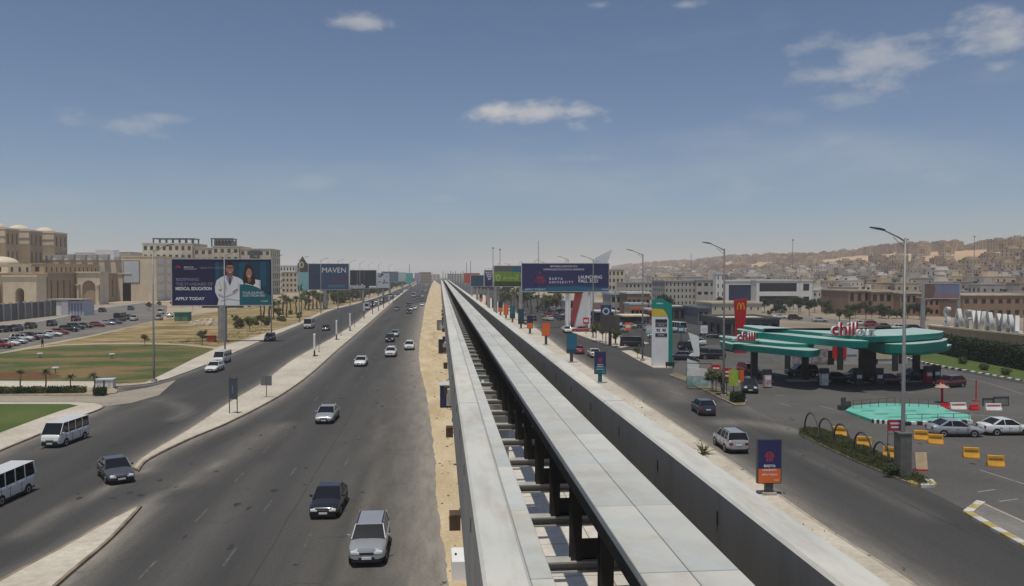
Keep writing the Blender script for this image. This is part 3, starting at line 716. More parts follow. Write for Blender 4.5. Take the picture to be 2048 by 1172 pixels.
def car(kind, color, loc, heading, label, group=None, near=True, z=0.0):
    parts, tm, rm, wl, jme = car_mesh(kind); loc = (loc[0], loc[1], z)
    if not near:
        o = tag(link(NAMEN[kind], jme, None, loc, heading), label, CATN[kind], group); repaint(o, PAINT[color]); return o
    t = thing(NAMEN[kind], label, CATN[kind], loc, heading, group)
    for k, (nm, me, p) in parts.items():
        o = link(nm, me, t)
        if p: repaint(o, PAINT[color])
    for (x, y, z_, sx) in wl:
        wv = link('wheel', tm, t, (x, y, z_)); r_ = link('rim', rm, wv)
        if sx < 0: wv.rotation_euler = (0, 0, math.pi)
    return t
def head(dx, dy): return math.atan2(-dx, dy)      # heading so that local +Y points along (dx, dy)
def car_front(kind, color, px, py, dirv, label, group=None, near=True, z=0.0):
    """place by the photo point of the front bumper's foot"""
    p = G(px, py, z); d = Vector((dirv[0], dirv[1])).normalized(); c = Vector((p.x, p.y))-d*SPEC[kind]['L']/2
    return car(kind, color, c, head(d.x, d.y), label, group, near, z)
def car_rear(kind, color, px, py, dirv, label, group=None, near=True, z=0.0):
    p = G(px, py, z); d = Vector((dirv[0], dirv[1])).normalized(); c = Vector((p.x, p.y))+d*SPEC[kind]['L']/2
    return car(kind, color, c, head(d.x, d.y), label, group, near, z)
def gdir(a, b):
    p, q = G(*a), G(*b); return (q.x-p.x, q.y-p.y)

ORD = 'first second third fourth fifth sixth seventh eighth ninth tenth eleventh twelfth thirteenth fourteenth fifteenth sixteenth seventeenth eighteenth nineteenth twentieth last'.split()
GM = 'traffic coming along the main carriageway'
DN = (0, -1)
car_front('suv', 'silver', 733, 1136, (0, -1), 'silver sport utility car, nearest vehicle on the main road', GM)
car_front('sedan', 'black', 646, 1040, (-.03, -1), 'black sedan just behind the nearest silver sport utility car', GM)
car_front('sedan', 'silver', 647, 849, (-.03, -1), 'silver sedan alone in the middle of the main road', GM)
car_front('sedan', 'white', 719, 734, (-.02, -1), 'pale sedan left of the white cars on the main road', GM)
car_front('suv', 'white', 780, 715, (-.02, -1), 'white car following a black one on the main road', GM)
car_front('suv', 'white', 818, 701, (0, -1), 'white van nearest the sand strip on the main road', GM)
car_front('suv', 'black', 779, 685, (0, -1), 'black car ahead of a silver one on the main road', GM)
car_front('sedan', 'silver', 789, 674, (0, -1), 'silver car right behind the black one on the main road', GM)
for i, (px, py, kd, c) in enumerate([(793,621,'sedan','grey'),(818,628,'suv','black'),(822,621,'sedan','silver'),(829,619,'sedan','white'),(816,613,'suv','black'),(824,607,'hatch','grey'),(844,612,'sedan','white'),(843,603,'suv','grey'),(829,600,'sedan','navy'),(836,597,'sedan','black'),(845,594,'hatch','silver'),(827,594,'minibus','white'),(836,589,'sedan','grey'),(845,586,'suv','navy'),(853,590,'sedan','black'),(851,582,'hatch','silver'),(843,581,'sedan','grey'),(855,578,'sedan','maroon'),(848,576,'suv','grey'),(859,573,'sedan','black'),(852,571,'sedan','white')]):
    car_front(kd, c, px, py, (-.01, -1), 'far '+{'suv':'tall','sedan':'low','hatch':'small','minibus':'large'}[kd]+' '+c+(' minibus' if kd == 'minibus' else ' car')+', '+ORD[i]+' in the distant oncoming queue', 'distant cars on the main road', False)
GS = 'traffic on the left service road'
SD = gdir((602,700),(300,880))
car_front('sedan', 'grey', 244, 969, (.62, -1), 'dark grey sedan cutting through the gap in the median', GS)
car_front('microbus', 'white', 99, 897, gdir((330,830),(60,935)), 'white microbus passing the green lawn corner', GS)
p = G(34, 990); d = Vector(gdir((330,860),(-60,1040))).normalized()
car('microbus', 'white', (p.x+d.x*1.9-.2, p.y+d.y*1.9+.8), head(d.x, d.y), 'white microbus cut off by the left edge of the picture', GS)
car_front('sedan', 'white', 420, 746, gdir((560,690),(400,750)), 'white sedan in front of a white microbus beside the kerb', GS)
car_front('microbus', 'white', 436, 729, gdir((560,690),(400,750)), 'white microbus behind a white sedan beside the kerb', GS)
car_front('suv', 'black', 536, 683, gdir((640,640),(480,710)), 'black car parked at the kerb past the medical billboard', GS)
car_front('minibus', 'white', 615, 658, gdir((700,620),(560,690)), 'large white minibus on the left service road', GS)
car_front('sedan', 'black', 650, 662, gdir((720,625),(600,690)), 'small dark car right of the large white minibus', GS)
car_front('minibus', 'white', 732, 620, gdir((770,600),(690,640)), 'white minibus far along the left service road', GS)
for i, (px, py, kd, c) in enumerate([(745,612,'sedan','white'),(752,606,'sedan','silver'),(758,609,'suv','black'),(765,603,'hatch','white'),(770,599,'suv','grey'),(776,601,'sedan','black'),(781,595,'minibus','white'),(790,594,'sedan','silver'),(797,590,'microbus','white'),(803,586,'suv','grey'),(797,584,'sedan','black'),(809,582,'sedan','white'),(815,579,'hatch','grey'),(806,577,'microbus','white'),(822,575,'sedan','black')]):
    car_front(kd, c, px, py, gdir((790,590),(720,625)), 'far '+c+{'suv':' tall car','sedan':' saloon','hatch':' small car','minibus':' minibus','microbus':' van'}[kd]+', '+ORD[i]+' in the left service road queue', 'distant cars on the left service road', False)
UP = Vector(gdir((1810,1152),(1340,818))).normalized()
GR = 'traffic on the right service road'
car_rear('hatch', 'navy', 1417, 833, gdir((1480,880),(1330,780)), 'dark navy hatchback driving away ahead of the silver estate', GR)
car_rear('suv', 'silver', 1478, 909, gdir((1600,985),(1400,850)), 'silver estate car seen from behind beside the spiky plant', GR)
car_rear('sedan', 'white', 1192, 716, gdir((1330,800),(1150,690)), 'white car half hidden by a purple roadside poster', GR)
car_rear('sedan', 'red', 1160, 709, gdir((1330,800),(1150,690)), 'red car behind a blue roadside poster', GR)
car_front('pickup', 'white', 1137, 667, gdir((1100,645),(1160,675)), 'white pickup near the foot of the white billboard post', GR)
car('sedan', 'red', G(1161,664), R(80), 'red car parked below the white leaning sail', GR)
for (px, py, kd, c, l) in [(1055,650,'sedan','grey','grey car near the far orange roadside poster'),(1068,642,'suv','black','black car further along the right service road'),(1046,630,'sedan','silver','silver car far along the right service road'),(1020,622,'sedan','white','white car farthest along the right service road')]:
    car_rear(kd, c, px, py, (0, 1), l, GR, False)
# right: filling station forecourt
GF = 'cars on the filling station forecourt'
car('sedan', 'silver', G(1908,871), head(1, -.12), 'silver sedan parked beside the turquoise platform', GF)
car('sedan', 'white', G(2010,868), head(1, -.05), 'white sedan at the right edge behind the yellow barriers', GF)
car('hatch', 'maroon', G(1899,774), head(-1, -.25), 'dark red car leaving the filling station canopy', GF)
car_front('suv', 'black', 1501,788, gdir((1480,730),(1504,800)), 'black sport utility car by the small red signs', GF)
car('suv', 'red', G(1497,750), head(.1, -1), 'red car under the left end of the canopy', GF)
car('suv', 'black', G(1603,752), head(-1, .1), 'black car at the pumps behind the striped pump', GF)
car('sedan', 'black', G(1672,765), head(1, 0), 'dark car in the shade in the middle of the canopy', GF)
car('suv', 'grey', G(1716,762), head(-1, 0), 'grey car beside the thick dark canopy column', GF)
car('sedan', 'maroon', G(1775,768), head(1, .05), 'dark sedan in the shade behind the tall lamp post', GF)
car('suv', 'navy', G(1828,762), head(-1, 0), 'navy car under the right end of the canopy', GF)
# parked cars beside the shops on the right
GP = 'cars parked before the shops on the right'
car('microbus', 'black', G(1264,693), head(1, -.18), 'black people carrier behind the brown sign board', GP)
spots = [(1352,665,'minibus','white',.3),(1378,700,'suv','black',-1.2),(1418,672,'sedan','black',1.2),(1432,676,'sedan','grey',1.3),(1404,716,'suv','black',1.4),(1424,718,'suv','black',1.4),(1462,702,'suv','black',.2),(1478,690,'sedan','silver',.9),(1362,720,'hatch','navy',1.2),(1392,690,'sedan','white',.5),
         (1100,630,'sedan','black',1.2),(1112,636,'sedan','grey',1.2),(1128,641,'suv','navy',1.2),(1096,641,'sedan','white',.4),(1090,622,'suv','grey',1),(1108,622,'sedan','silver',1),(1124,628,'hatch','black',1.2),(1078,618,'sedan','black',.3),(1205,655,'suv','navy',.8),(1222,660,'sedan','black',.9),(1240,664,'sedan','silver',.8),(1195,648,'hatch','grey',.8),(1315,676,'sedan','white',1.2)]
PL = ['white minibus beside the tall price sign', 'black car left of the white folded totem', 'black sedan before the grey shop block', 'grey sedan beside the black one at the grey shops', 'black car behind the folded white totem', 'black car right of the folded white totem', 'black car below the low end of the canopy', 'silver car behind the red pylon foot', 'small dark hatchback at the foot of the price sign', 'white sedan between the price sign and the shops']
for i, (px, py, kd, c, a) in enumerate(spots):
    car(kd, c, G(px, py), a, PL[i] if i < len(PL) else c+' '+{'suv':'tall car','sedan':'saloon','hatch':'hatchback'}.get(kd, kd)+', '+ORD[i-len(PL)]+' on the far lot below the university billboard', GP, i < len(PL))
# left car park
GL = 'cars in the left car park'
row = [(0,697,'suv','red'),(14,692,'sedan','white'),(30,688,'sedan','silver'),(44,683,'suv','white'),(60,680,'suv','maroon'),(82,677,'sedan','silver'),(103,673,'sedan','white'),(119,669,'hatch','red'),(138,664,'suv','black'),(152,659,'suv','navy'),(168,656,'sedan','black'),(194,654,'hatch','red'),(214,650,'sedan','silver'),(228,648,'sedan','grey')]
RL = ['red car at the left edge of the car park', 'white car second in the front parking row', 'silver car third in the front parking row', 'white car with dark windows in the front parking row', 'large maroon car in the front parking row', 'silver car beside the large maroon car', 'white car left of the bright red one', 'bright red hatchback in the middle of the parking row', 'black car right of the bright red hatchback', 'large navy car in the parking row', 'black sedan left of the farther red car', 'farther red hatchback in the parking row', 'silver sedan right of the farther red hatchback', 'grey sedan near the far end of the parking row']
pd = gdir((0,697),(230,645)); pn = Vector((pd[1], -pd[0])).normalized(); 
for (px, py, kd, c), l in zip(row, RL):
    car(kd, c, G(px, py, .13), head(pn.x, pn.y)+rnd.uniform(-.06, .06), l, GL, True, .13)
for (px, py, kd, c, l) in [(12,664,'suv','black','black car leftmost of the rear parking row'),(34,662,'suv','grey','grey car second of the rear parking row'),(62,657,'suv','black','black car third of the rear parking row'),(104,652,'suv','black','black car alone at the kerb of the rear row'),(152,642,'suv','maroon','tall dark red car behind the navy one'),(240,643,'minibus','grey','long grey van at the end of the car park'),(256,639,'suv','grey','grey car right of the long grey van'),(268,641,'pickup','white','white pickup at the far right of the car park'),
                       (205,624,'suv','black','dark car beside the arcade palm'),(262,620,'suv','dgreen','dark green jeep on the driveway'),(318,640,'pickup','beige','beige pickup behind the left lamp post'),(322,628,'microbus','white','white van on the lane behind the left lamp post'),(340,634,'sedan','white','white car left of the green hut')]:
    car(kd, c, G(px, py, .13), head(pd[0], pd[1])+rnd.uniform(-.05, .05), l, GL, True, .13)
# vehicles standing below the guideway
car('suv', 'white', G(989,806), head(0, -1), 'white car parked on the slab under the guideway', None)
# ------------------------------------------------------------------ street lamps
M_pole = mat('galvanised_pole', (.22,.22,.215), .5, .15, 2, metal=.3)
M_poled = mat('weathered_pole', (.13,.13,.125), .6, .2, 2, metal=.2)
M_led = mat('lamp_housing', (.06,.06,.065), .5, .1, 3); M_lens = mat('lamp_lens', (.55,.55,.52), .3, .05, 3)
def lamp(px, py, top_py, side, label, group, arm=2.3, base_box=False, two=False, z0=.12, m=None):
    b = G(px, py, z0); h = top_z(b, top_py)-z0; m = m or M_poled
    t = thing('street_lamp', label, 'street lamp', b, 0, group)
    MB().ring([[(r*math.cos(2*math.pi*j/10), r*math.sin(2*math.pi*j/10), z) for j in range(10)] for r, z in ((.17, 0), (.15, 2), (.085, h))]).build('pole', m, t, True)
    MB().box(-.3, .3, -.3, .3, 0, .35).build('footing', M_conc_s, t)
    for sx in ([side, -side] if two else [side]):
        MB().tube([(0, 0, h-.25), (sx*.5, 0, h+.05), (sx*arm, 0, h+.52)], [.06, .055, .045], 6).tube([(0, 0, h-.7), (sx*.9, 0, h+.06)], .025, 5).build('arm', m, t)
        x = sx*arm; l_ = MB()
        l_.ring([[(x, -.13, h+.50), (x, .13, h+.50), (x, .13, h+.60), (x, -.13, h+.60)], [(x+sx*.35, -.17, h+.58), (x+sx*.35, .17, h+.58), (x+sx*.35, .17, h+.70), (x+sx*.35, -.17, h+.70)], [(x+sx*1.05, -.14, h+.72), (x+sx*1.05, .14, h+.72), (x+sx*1.05, .14, h+.78), (x+sx*1.05, -.14, h+.78)]])
        lh = l_.build('lamp_head', M_led, t, fix=True)
        MB().box(min(x+sx*.4, x+sx*.95), max(x+sx*.4, x+sx*.95), -.11, .11, -.004, .0).build('lens', M_lens, lh).matrix_local = Matrix.Translation((0, 0, h+.57+.0)) 
    if base_box:
        MB().box(-.42, .42, -.42, .42, 0, 3.0).box(-.47, .47, -.47, .47, 3.0, 3.08).build('cabinet', mat('cabinet_metal', (.13,.13,.115), .6, .2, 2), t)
    return t
GLR = 'street lamps on the right service road'; GLL = 'street lamps on the left service road'
lamp(1805, 950, 476, -1, 'tall street lamp rising from the planter with metal hoops', GLR, 1.55, True, z0=.15, m=M_pole)
lamp(1447, 795, 497, -1, 'street lamp on the planter left of the canopy', GLR, 1.6, z0=.15)
lamp(1285, 722, 508, -1, 'street lamp just left of the tall price sign', GLR, 1.7, z0=.15)
lamp(1231, 690, 580, -1, 'short lamp post beside the brown sign board', GLR, .6, z0=.12)
lamp(1186, 676, 518, -1, 'street lamp in front of the right university billboard', GLR, 1.9, z0=.12)
lamp(1136, 652, 518, -1, 'street lamp behind the middle of the university billboard', GLR, 1.9, z0=.1)
lamp(308, 763, 500, 1, 'nearest street lamp on the left beside the lawn', GLL, 1.7, m=M_pole)
lamp(450, 704, 510, 1, 'street lamp in front of the medical billboard', GLL, 1.7, m=M_pole)
lamp(543, 668, 516, 1, 'street lamp right of the medical billboard', GLL, 1.7, m=M_pole)
lamp(599, 645, 518, 1, 'street lamp left of the dark blue real estate billboard', GLL, 1.7, m=M_pole)
lamp(642, 627, 520, 1, 'street lamp in front of the dark blue real estate billboard', GLL, 1.7, m=M_pole)
for px, py, tp in ((676,617,522),(700,610,524),(720,604,526),(738,599,528),(757,593,529),(778,587,531)):
    lamp(px, py, tp, 1, 'far street lamp in the row along the left service road, foot near '+('the blue billboard' if px < 698 else 'the charcoal billboard' if px < 752 else 'the pale billboards'), GLL, 1.7, m=M_pole)
for px, py, tp in ((1088,632,524),(1052,618,527),(1020,606,530)):
    lamp(px, py, tp, -1, 'far street lamp in the row beyond the university billboard', GLR, 1.8, z0=.05)

# ------------------------------------------------------------------ billboards
M_navy = flatmat('print_navy', (.016,.015,.062)); M_navy2 = flatmat('print_indigo', (.022,.024,.10)); M_teal = flatmat('print_teal', (.008,.115,.145)); M_teal2 = flatmat('print_deep_teal', (.01,.05,.085))
M_tealb = flatmat('print_blue_teal', (.015,.12,.20)); M_pw = flatmat('print_white', (.72,.72,.74)); M_skin = flatmat('print_skin', (.42,.20,.13)); M_skin2 = flatmat('print_skin_shade', (.26,.10,.07)); M_hair = flatmat('print_hair', (.035,.012,.010))
M_coat2 = flatmat('print_coat_fold', (.42,.42,.50)); M_pred = flatmat('print_red', (.30,.035,.06)); M_orange = flatmat('print_orange', (.62,.13,.03)); M_grayp = flatmat('print_grey_blue', (.24,.24,.38)); M_pink = flatmat('print_pale_lilac', (.6,.6,.66))
M_frame = mat('billboard_frame', (.42,.42,.42), .5, .15, 2); M_post = mat('billboard_post', (.27,.265,.26), .6, .2, .6)
def shape(parent, pts, m, y, name='print'):
    b = MB(); b.poly([(p[0], y, p[1]) for p in pts])
    o = b.build(name, m, parent)
    return o
def ell(cx, cz, rx, rz, n=18, a0=0, a1=2*math.pi): return [(cx+rx*math.cos(a0+(a1-a0)*k/n), cz+rz*math.sin(a0+(a1-a0)*k/n)) for k in range(n if a1-a0 > 6.2 else n+1)]
def billboard(base, rz, wd, h, z0, m, label, post_r=.55, post_x=0.0, depth=.7, post_m=None, posts=None, group='billboards along the road', round_post=False):
    """panel faces local -Y; origin at the foot of the post"""
    t = thing('billboard', label, 'billboard', base, rz, group)
    for px_ in (posts or [post_x]):
        if round_post:
            MB().ring([[(px_+post_r*math.cos(2*math.pi*j/14), post_r*math.sin(2*math.pi*j/14)+.2, z) for j in range(14)] for z in (0, z0+.2)]).build('post', post_m or M_post, t)
        else:
            MB().box(px_-post_r, px_+post_r, -post_r*.8, post_r*.8, 0, z0-.35).build('post', post_m or M_post, t)
    MB().box(-wd*.2, wd*.2, -.5, .9, z0-.36, z0-.005).build('catwalk', M_steel, t)
    p = MB().box(-wd/2+.12, wd/2-.12, -depth/2+.05, depth/2, z0+.12, z0+h-.12).build('panel', m, t)
    f = MB(); e = .2
    f.box(-wd/2, wd/2, -depth/2, depth/2+.01, z0, z0+e); f.box(-wd/2, wd/2, -depth/2, depth/2+.01, z0+h-e, z0+h)
    f.box(-wd/2, -wd/2+e, -depth/2, depth/2+.01, z0+e, z0+h-e); f.box(wd/2-e, wd/2, -depth/2, depth/2+.01, z0+e, z0+h-e)
    f.build('frame', M_frame, t)
    for k in (-.35, .0, .35): 
        MB().tube([(wd*k, -depth/2, z0+h), (wd*k, -depth/2-1.2, z0+h+.5)], .04, 5).box(wd*k-.25, wd*k+.25, -depth/2-1.5, -depth/2-1.15, z0+h+.42, z0+h+.58).build('flood_light', M_frame, t)
    return t, p, -depth/2+.05
# medical billboard on the left
b = G(446, 684, .13); zb_, zt_ = top_z(b, 612), top_z(b, 517)
wd = (G(541,684).x-G(347,684).x); t, p, y = billboard(b, R(1.5), wd, zt_-zb_, zb_-.13, M_navy, 'navy billboard with two doctors in white coats above the dry field', .95, -.1, round_post=True)
h = zt_-zb_; z0 = zb_-.13; W_, u = wd, lambda a, c: (-wd/2+a*wd, z0+(1-c)*h)       # a to the right, c down, both 0..1
shape(p, [u(.04,.97), u(.43,.97), u(.43,.6), u(.04,.72)], M_navy2, y-.004)
shape(p, [u(.43,.1), u(.97,.05), u(.97,.7), u(.43,.7)], M_teal2, y-.006)
for a, c, s in ((.455,.26,.018),(.70,.2,.03),(.905,.3,.03)): shape(p, [u(a-s,.08), u(a+s,.08), u(a+s,.58), u(a-s,.58)], flatmat('print_mid_teal', (.012,.085,.14)), y-.009)
coat = [u(.45,.99), u(.465,.86), u(.432,.72), u(.428,.60), u(.445,.46), u(.49,.39), u(.535,.36), u(.60,.36), u(.66,.40), u(.70,.45), u(.715,.55), u(.72,.75), u(.72,.99)]
shape(p, coat, M_pw, y-.012)
shape(p, [u(.54,.40), u(.555,.34), u(.595,.34), u(.61,.40), u(.575,.58)], M_grayp, y-.015)
shape(p, [u(.572,.40), u(.582,.40), u(.588,.52), u(.577,.56), u(.568,.52)], M_hair, y-.018)
for q in ([(.465,.74),(.52,.80),(.62,.72),(.66,.64),(.67,.66),(.63,.75),(.52,.84),(.46,.79)], [(.49,.88),(.56,.84),(.68,.88),(.68,.9),(.56,.87),(.49,.91)], [(.47,.5),(.475,.5),(.50,.66),(.492,.67)], [(.66,.5),(.665,.5),(.655,.66),(.65,.66)]): shape(p, [u(*a) for a in q], M_coat2, y-.016)
shape(p, [u(.60,.70), u(.645,.63), u(.655,.65), u(.61,.73)], M_skin, y-.019); shape(p, [u(.47,.64), u(.50,.66), u(.485,.69), u(.465,.67)], M_skin, y-.019)
shape(p, [u(.55,.36), u(.556,.28), u(.60,.28), u(.605,.36), u(.578,.40)], M_skin2, y-.020)
shape(p, ell(-wd/2+.577*wd, z0+.775*h, .037*wd, .115*h), M_skin, y-.022)
shape(p, [u(.538,.22), u(.54,.13), u(.56,.08), u(.60,.08), u(.615,.13), u(.617,.22), u(.605,.14), u(.55,.14)], M_hair, y-.025)
shape(p, [u(.545,.27), u(.578,.31), u(.61,.27), u(.605,.33), u(.578,.37), u(.55,.33)], M_skin2, y-.026); shape(p, [u(.55,.185), u(.607,.185), u(.607,.205), u(.55,.205)], M_hair, y-.027); shape(p, [u(.562,.285), u(.595,.285), u(.58,.30)], M_pw, y-.028)
shape(p, [u(.705,.46), u(.71,.30), u(.735,.15), u(.765,.12), u(.795,.17), u(.815,.32), u(.825,.48), u(.80,.56), u(.73,.52)], M_hair, y-.014)
shape(p, [u(.72,.56), u(.735,.50), u(.76,.46), u(.79,.45), u(.83,.44), u(.88,.46), u(.885,.66), u(.72,.62)], M_pw, y-.0135)
shape(p, [u(.80,.46), u(.825,.40), u(.83,.52), u(.80,.58)], M_hair, y-.0155)
shape(p, [u(.752,.47), u(.755,.38), u(.785,.38), u(.79,.46), u(.77,.52)], M_skin2, y-.017); shape(p, ell(-wd/2+.766*wd, z0+.69*h, .03*wd, .105*h), M_skin, y-.021)
shape(p, [u(.742,.28), u(.745,.18), u(.766,.145), u(.79,.18), u(.795,.28), u(.78,.2), u(.757,.2)], M_hair, y-.023); shape(p, [u(.755,.36), u(.778,.36), u(.766,.385)], M_pw, y-.024)
shape(p, [u(.672,.99), u(.672,.545), u(.73,.54), u(.80,.57), u(.86,.62), u(.92,.70), u(.985,.80), u(.985,.99)], M_teal, y-.030)
def wr(par, s, size, m, a, c, bold=.0, xs=1.0, yy=None, al='LEFT'): 
    q = u(a, c); return lettering(s, size, m, par, (q[0], (yy or y)-.034, q[1]), .004, bold, xs, al)
wr(p, 'REDEFINING', h*.088, M_grayp, .045, .445, .01, .95); wr(p, 'THE STANDARD OF', h*.088, M_grayp, .045, .54, .01, .95); wr(p, 'MEDICAL EDUCATION', h*.092, M_pw, .042, .635, .03, .78); wr(p, 'APPLY TODAY', h*.085, M_pw, .042, .845, .03, 1.05)
wr(p, 'BADYA', h*.05, M_pink, .125, .185, .005, 1.2); wr(p, 'UNIVERSITY', h*.038, M_pink, .125, .225, .0, 1.3); wr(p, 'HEALTH CENTER', h*.06, M_grayp, .28, .20, .0, 1.15)
shape(p, ell(-wd/2+.07*wd, z0+.80*h, .03*wd, .05*h, 12, 0, math.pi), M_pred, y-.034)
wr(p, 'YOUR JOURNEY', h*.075, M_pink, .70, .725, .004, .8); wr(p, 'STARTS FROM HERE', h*.066, M_pink, .70, .785, .004, .78); wr(p, 'badyauni.edu.eg', h*.045, M_tealb, .70, .90, .0, 1.2); wr(p, '16660', h*.055, M_pink, .88, .90, .0, 1.1)
# university billboard on the right
b = G(1135, 656, .12); zb_, zt_ = top_z(b, 584), top_z(b, 526)
wd = G(1216,656).x-G(1040,656).x; h = zt_-zb_; z0 = zb_-.12
t, p, y = billboard((b.x-.6, b.y, .12), R(-2), wd, h, z0, M_navy2, 'wide navy university billboard on twin white posts', .34, 0, posts=[.6, 9*.72], post_m=mat('white_post', (.72,.72,.72), .5, .1, .5), round_post=True)
u = lambda a, c: (-wd/2+a*wd, z0+(1-c)*h)
shape(p, [u(.012,.965), u(.988,.965), u(.988,.86), u(.6,.80), u(.3,.84), u(.012,.90)], M_tealb, y-.005)
shape(p, [u(.012,.90), u(.3,.84), u(.6,.80), u(.988,.86), u(.988,.80), u(.6,.72), u(.3,.77), u(.012,.86)], flatmat('print_mid_navy', (.02,.045,.13)), y-.005)
wr(p, 'EMPOWERING GENERATIONS WITH', h*.085, M_pink, .325, .12, .008, .68); wr(p, 'UNPARALLELED EDUCATIONAL EXPERIENCE', h*.085, M_pink, .25, .225, .008, .82)
for r_ in (.062, .045): shape(p, ell(-wd/2+.212*wd, z0+.30*h, r_*wd, r_*wd*1.35, 16, 0, math.pi)+ell(-wd/2+.212*wd, z0+.30*h, (r_-.006)*wd, (r_-.006)*wd*1.35, 16, 0, math.pi)[::-1], M_pred, y-.034)
for a in (-.03, -.012, .012, .03): shape(p, [u(.212+a-.003,.72), u(.212+a+.003,.72), u(.212+a+.003,.45), u(.212+a-.003,.45)], M_pred, y-.034)
shape(p, [u(.17,.52), u(.255,.52), u(.255,.49), u(.17,.49)], M_pred, y-.035); shape(p, ell(-wd/2+.212*wd, z0+.66*h, .01*wd, .03*h), M_pred, y-.036)
wr(p, 'B A D Y A', h*.115, M_pw, .315, .545, .014, .92); wr(p, 'U N I V E R S I T Y', h*.115, M_pw, .315, .665, .012, .92)
wr(p, 'LAUNCHING', h*.15, M_pw, .645, .49, .02, .95); wr(p, 'FALL 2023', h*.15, M_pw, .645, .625, .02, 1.05); wr(p, 'APPLY TODAY', h*.085, M_pink, .04, .91, .006, 1.3); wr(p, 'badyauni.edu.eg', h*.06, M_grayp, .74, .92, 0, 1.2); wr(p, '16660', h*.085, M_pink, .905, .91, 0, 1.2)
# dark blue real estate billboard (a wedge of two faces)
b = G(652, 618, .13); zb_, zt_ = top_z(b, 580), top_z(b, 527); wd = G(698,618).x-G(618,618).x; h = zt_-zb_; z0 = zb_-.13
M_blue = flatmat('print_steel_blue', (.035,.075,.14))
t, p, y = billboard((b.x+1.2, b.y, .13), R(0), wd, h, z0, M_blue, 'dark blue billboard reading MAVEN with a narrow second face', 1.0, -1.5, round_post=True)
u = lambda a, c: (-wd/2+a*wd, z0+(1-c)*h)
wr(p, 'MAVEN', h*.27, M_pw, .33, .26, .0, 1.02); wr(p, 'now leasing', h*.09, M_pred, .57, .56, .01, 1.25); wr(p, 'premium offices', h*.09, M_pred, .52, .65, .01, 1.2)
shape(p, [u(.50,.90), u(.90,.90), u(.90,.80), u(.48,.80)], flatmat('print_grey_teal', (.06,.15,.19)), y-.005); shape(p, [u(.012,.97), u(.30,.97), u(.30,.03), u(.012,.03)], flatmat('print_night_blue', (.028,.055,.105)), y-.004)
o = MB().box(-wd/2-4.3, -wd/2-.06, -.2, .3, z0-.3, z0+h+.2).build('side_panel', flatmat('print_sky_blue', (.22,.42,.46)), t); 
MB().ring([[(-wd/2-4.2, yy_, z0+h*.68), (-wd/2-.1, yy_, z0+h*.68), (-wd/2-.1, yy_, z0+h*.95), (-wd/2-2.3, yy_, z0+h*1.28), (-wd/2-4.2, yy_, z0+h*.95)] for yy_ in (-.23, -.21)]).build('print', flatmat('print_dark_grey', (.08,.075,.07)), o)
shape(o, ell(-wd/2-2.6, z0+h*.95, .95, 1.35)[::1], flatmat('print_cream', (.55,.47,.33)), -.24); shape(o, ell(-wd/2-2.6, z0+h*.95, .45, .8), flatmat('print_dark_grey', (.08,.075,.07)), -.25)
shape(o, [(-wd/2-4.2, z0-.2), (-wd/2-1.9, z0-.2), (-wd/2-2.7, z0+1.2), (-wd/2-2.3, z0+2.8), (-wd/2-3.4, z0+1.6), (-wd/2-4.2, z0+2.2)], flatmat('print_dark_green', (.012,.10,.10)), -.25)
# further billboards: photo x-range, panel top and bottom rows, foot row, print colour
M_dk = flatmat('print_charcoal', (.018,.026,.036)); M_green = flatmat('print_leaf_green', (.16,.26,.05)); M_lg = flatmat('print_pale_grey', (.50,.53,.57))
def far_board(x0, x1, yt, yb, yfoot, m, label, posts=None, rz=0):
    c = G((x0+x1)/2, yfoot, .1); wd = G(x1, yfoot).x-G(x0, yfoot).x; zt, zb2 = top_z(c, yt), top_z(c, yb)
    global u
    t, p, y = billboard((c.x, c.y, .1), rz, wd, zt-zb2, zb2-.1, m, label, .6, posts=posts, round_post=True)
    uu = lambda a, c_: (-wd/2+a*wd, zb2-.1+(1-c_)*(zt-zb2))
    u = uu
    return t, p, y, wd, zt-zb2
t, p, y, wd, h = far_board(700, 753, 540, 577, 604, M_dk, 'charcoal billboard with white script lettering beyond the blue one')
wr(p, 'mokelly', h*.32, M_pw, .02, .88, .05, .8); shape(p, [u(.72,.95), u(.985,.95), u(.985,.86), u(.72,.86)], M_pw, y-.01)
for a in (.28, .53): shape(p, [u(a,.04), u(a+.012,.04), u(a+.012,.7), u(a,.7)], M_grayp, y-.012)
t, p, y, wd, h = far_board(754, 779, 546, 576, 598, M_lg, 'pale grey billboard with dark blotches on the left side')
for k in range(14): shape(p, ell(-wd/2+wd*(.12+.76*rnd.random()), u(0, .08+.6*rnd.random())[1], wd*rnd.uniform(.05,.13), h*rnd.uniform(.03,.07), 9), M_dk if k % 3 else M_grayp, y-.01-.001*k)
far_board(763, 797, 543, 565, 590, flatmat('print_slate', (.13,.19,.24)), 'slate coloured billboard behind the blotched pale one')
far_board(797, 812, 545, 563, 586, flatmat('print_pale_green', (.42,.52,.48)), 'pale green billboard left of the turquoise one')
far_board(812, 826, 546, 566, 583, flatmat('print_turquoise', (.07,.40,.40)), 'turquoise billboard far down the left side')
far_board(829, 841, 546, 563, 580, flatmat('print_lilac', (.36,.33,.45)), 'lilac billboard far down the left side')
t, p, y, wd, h = far_board(987, 1046, 531, 574, 640, M_green, 'leafy green billboard left of the university billboard', posts=[-4, 4])
shape(p, [u(.012,.97), u(.985,.97), u(.985,.74), u(.012,.74)], flatmat('print_moss', (.035,.06,.02)), y-.004); shape(p, [u(.012,.28), u(.985,.28), u(.985,.03), u(.012,.03)], flatmat('print_grey_sky', (.10,.11,.11)), y-.004)
shape(p, [u(.62,.3), u(.985,.3), u(.985,.03), u(.66,.03)], M_tealb, y-.006)
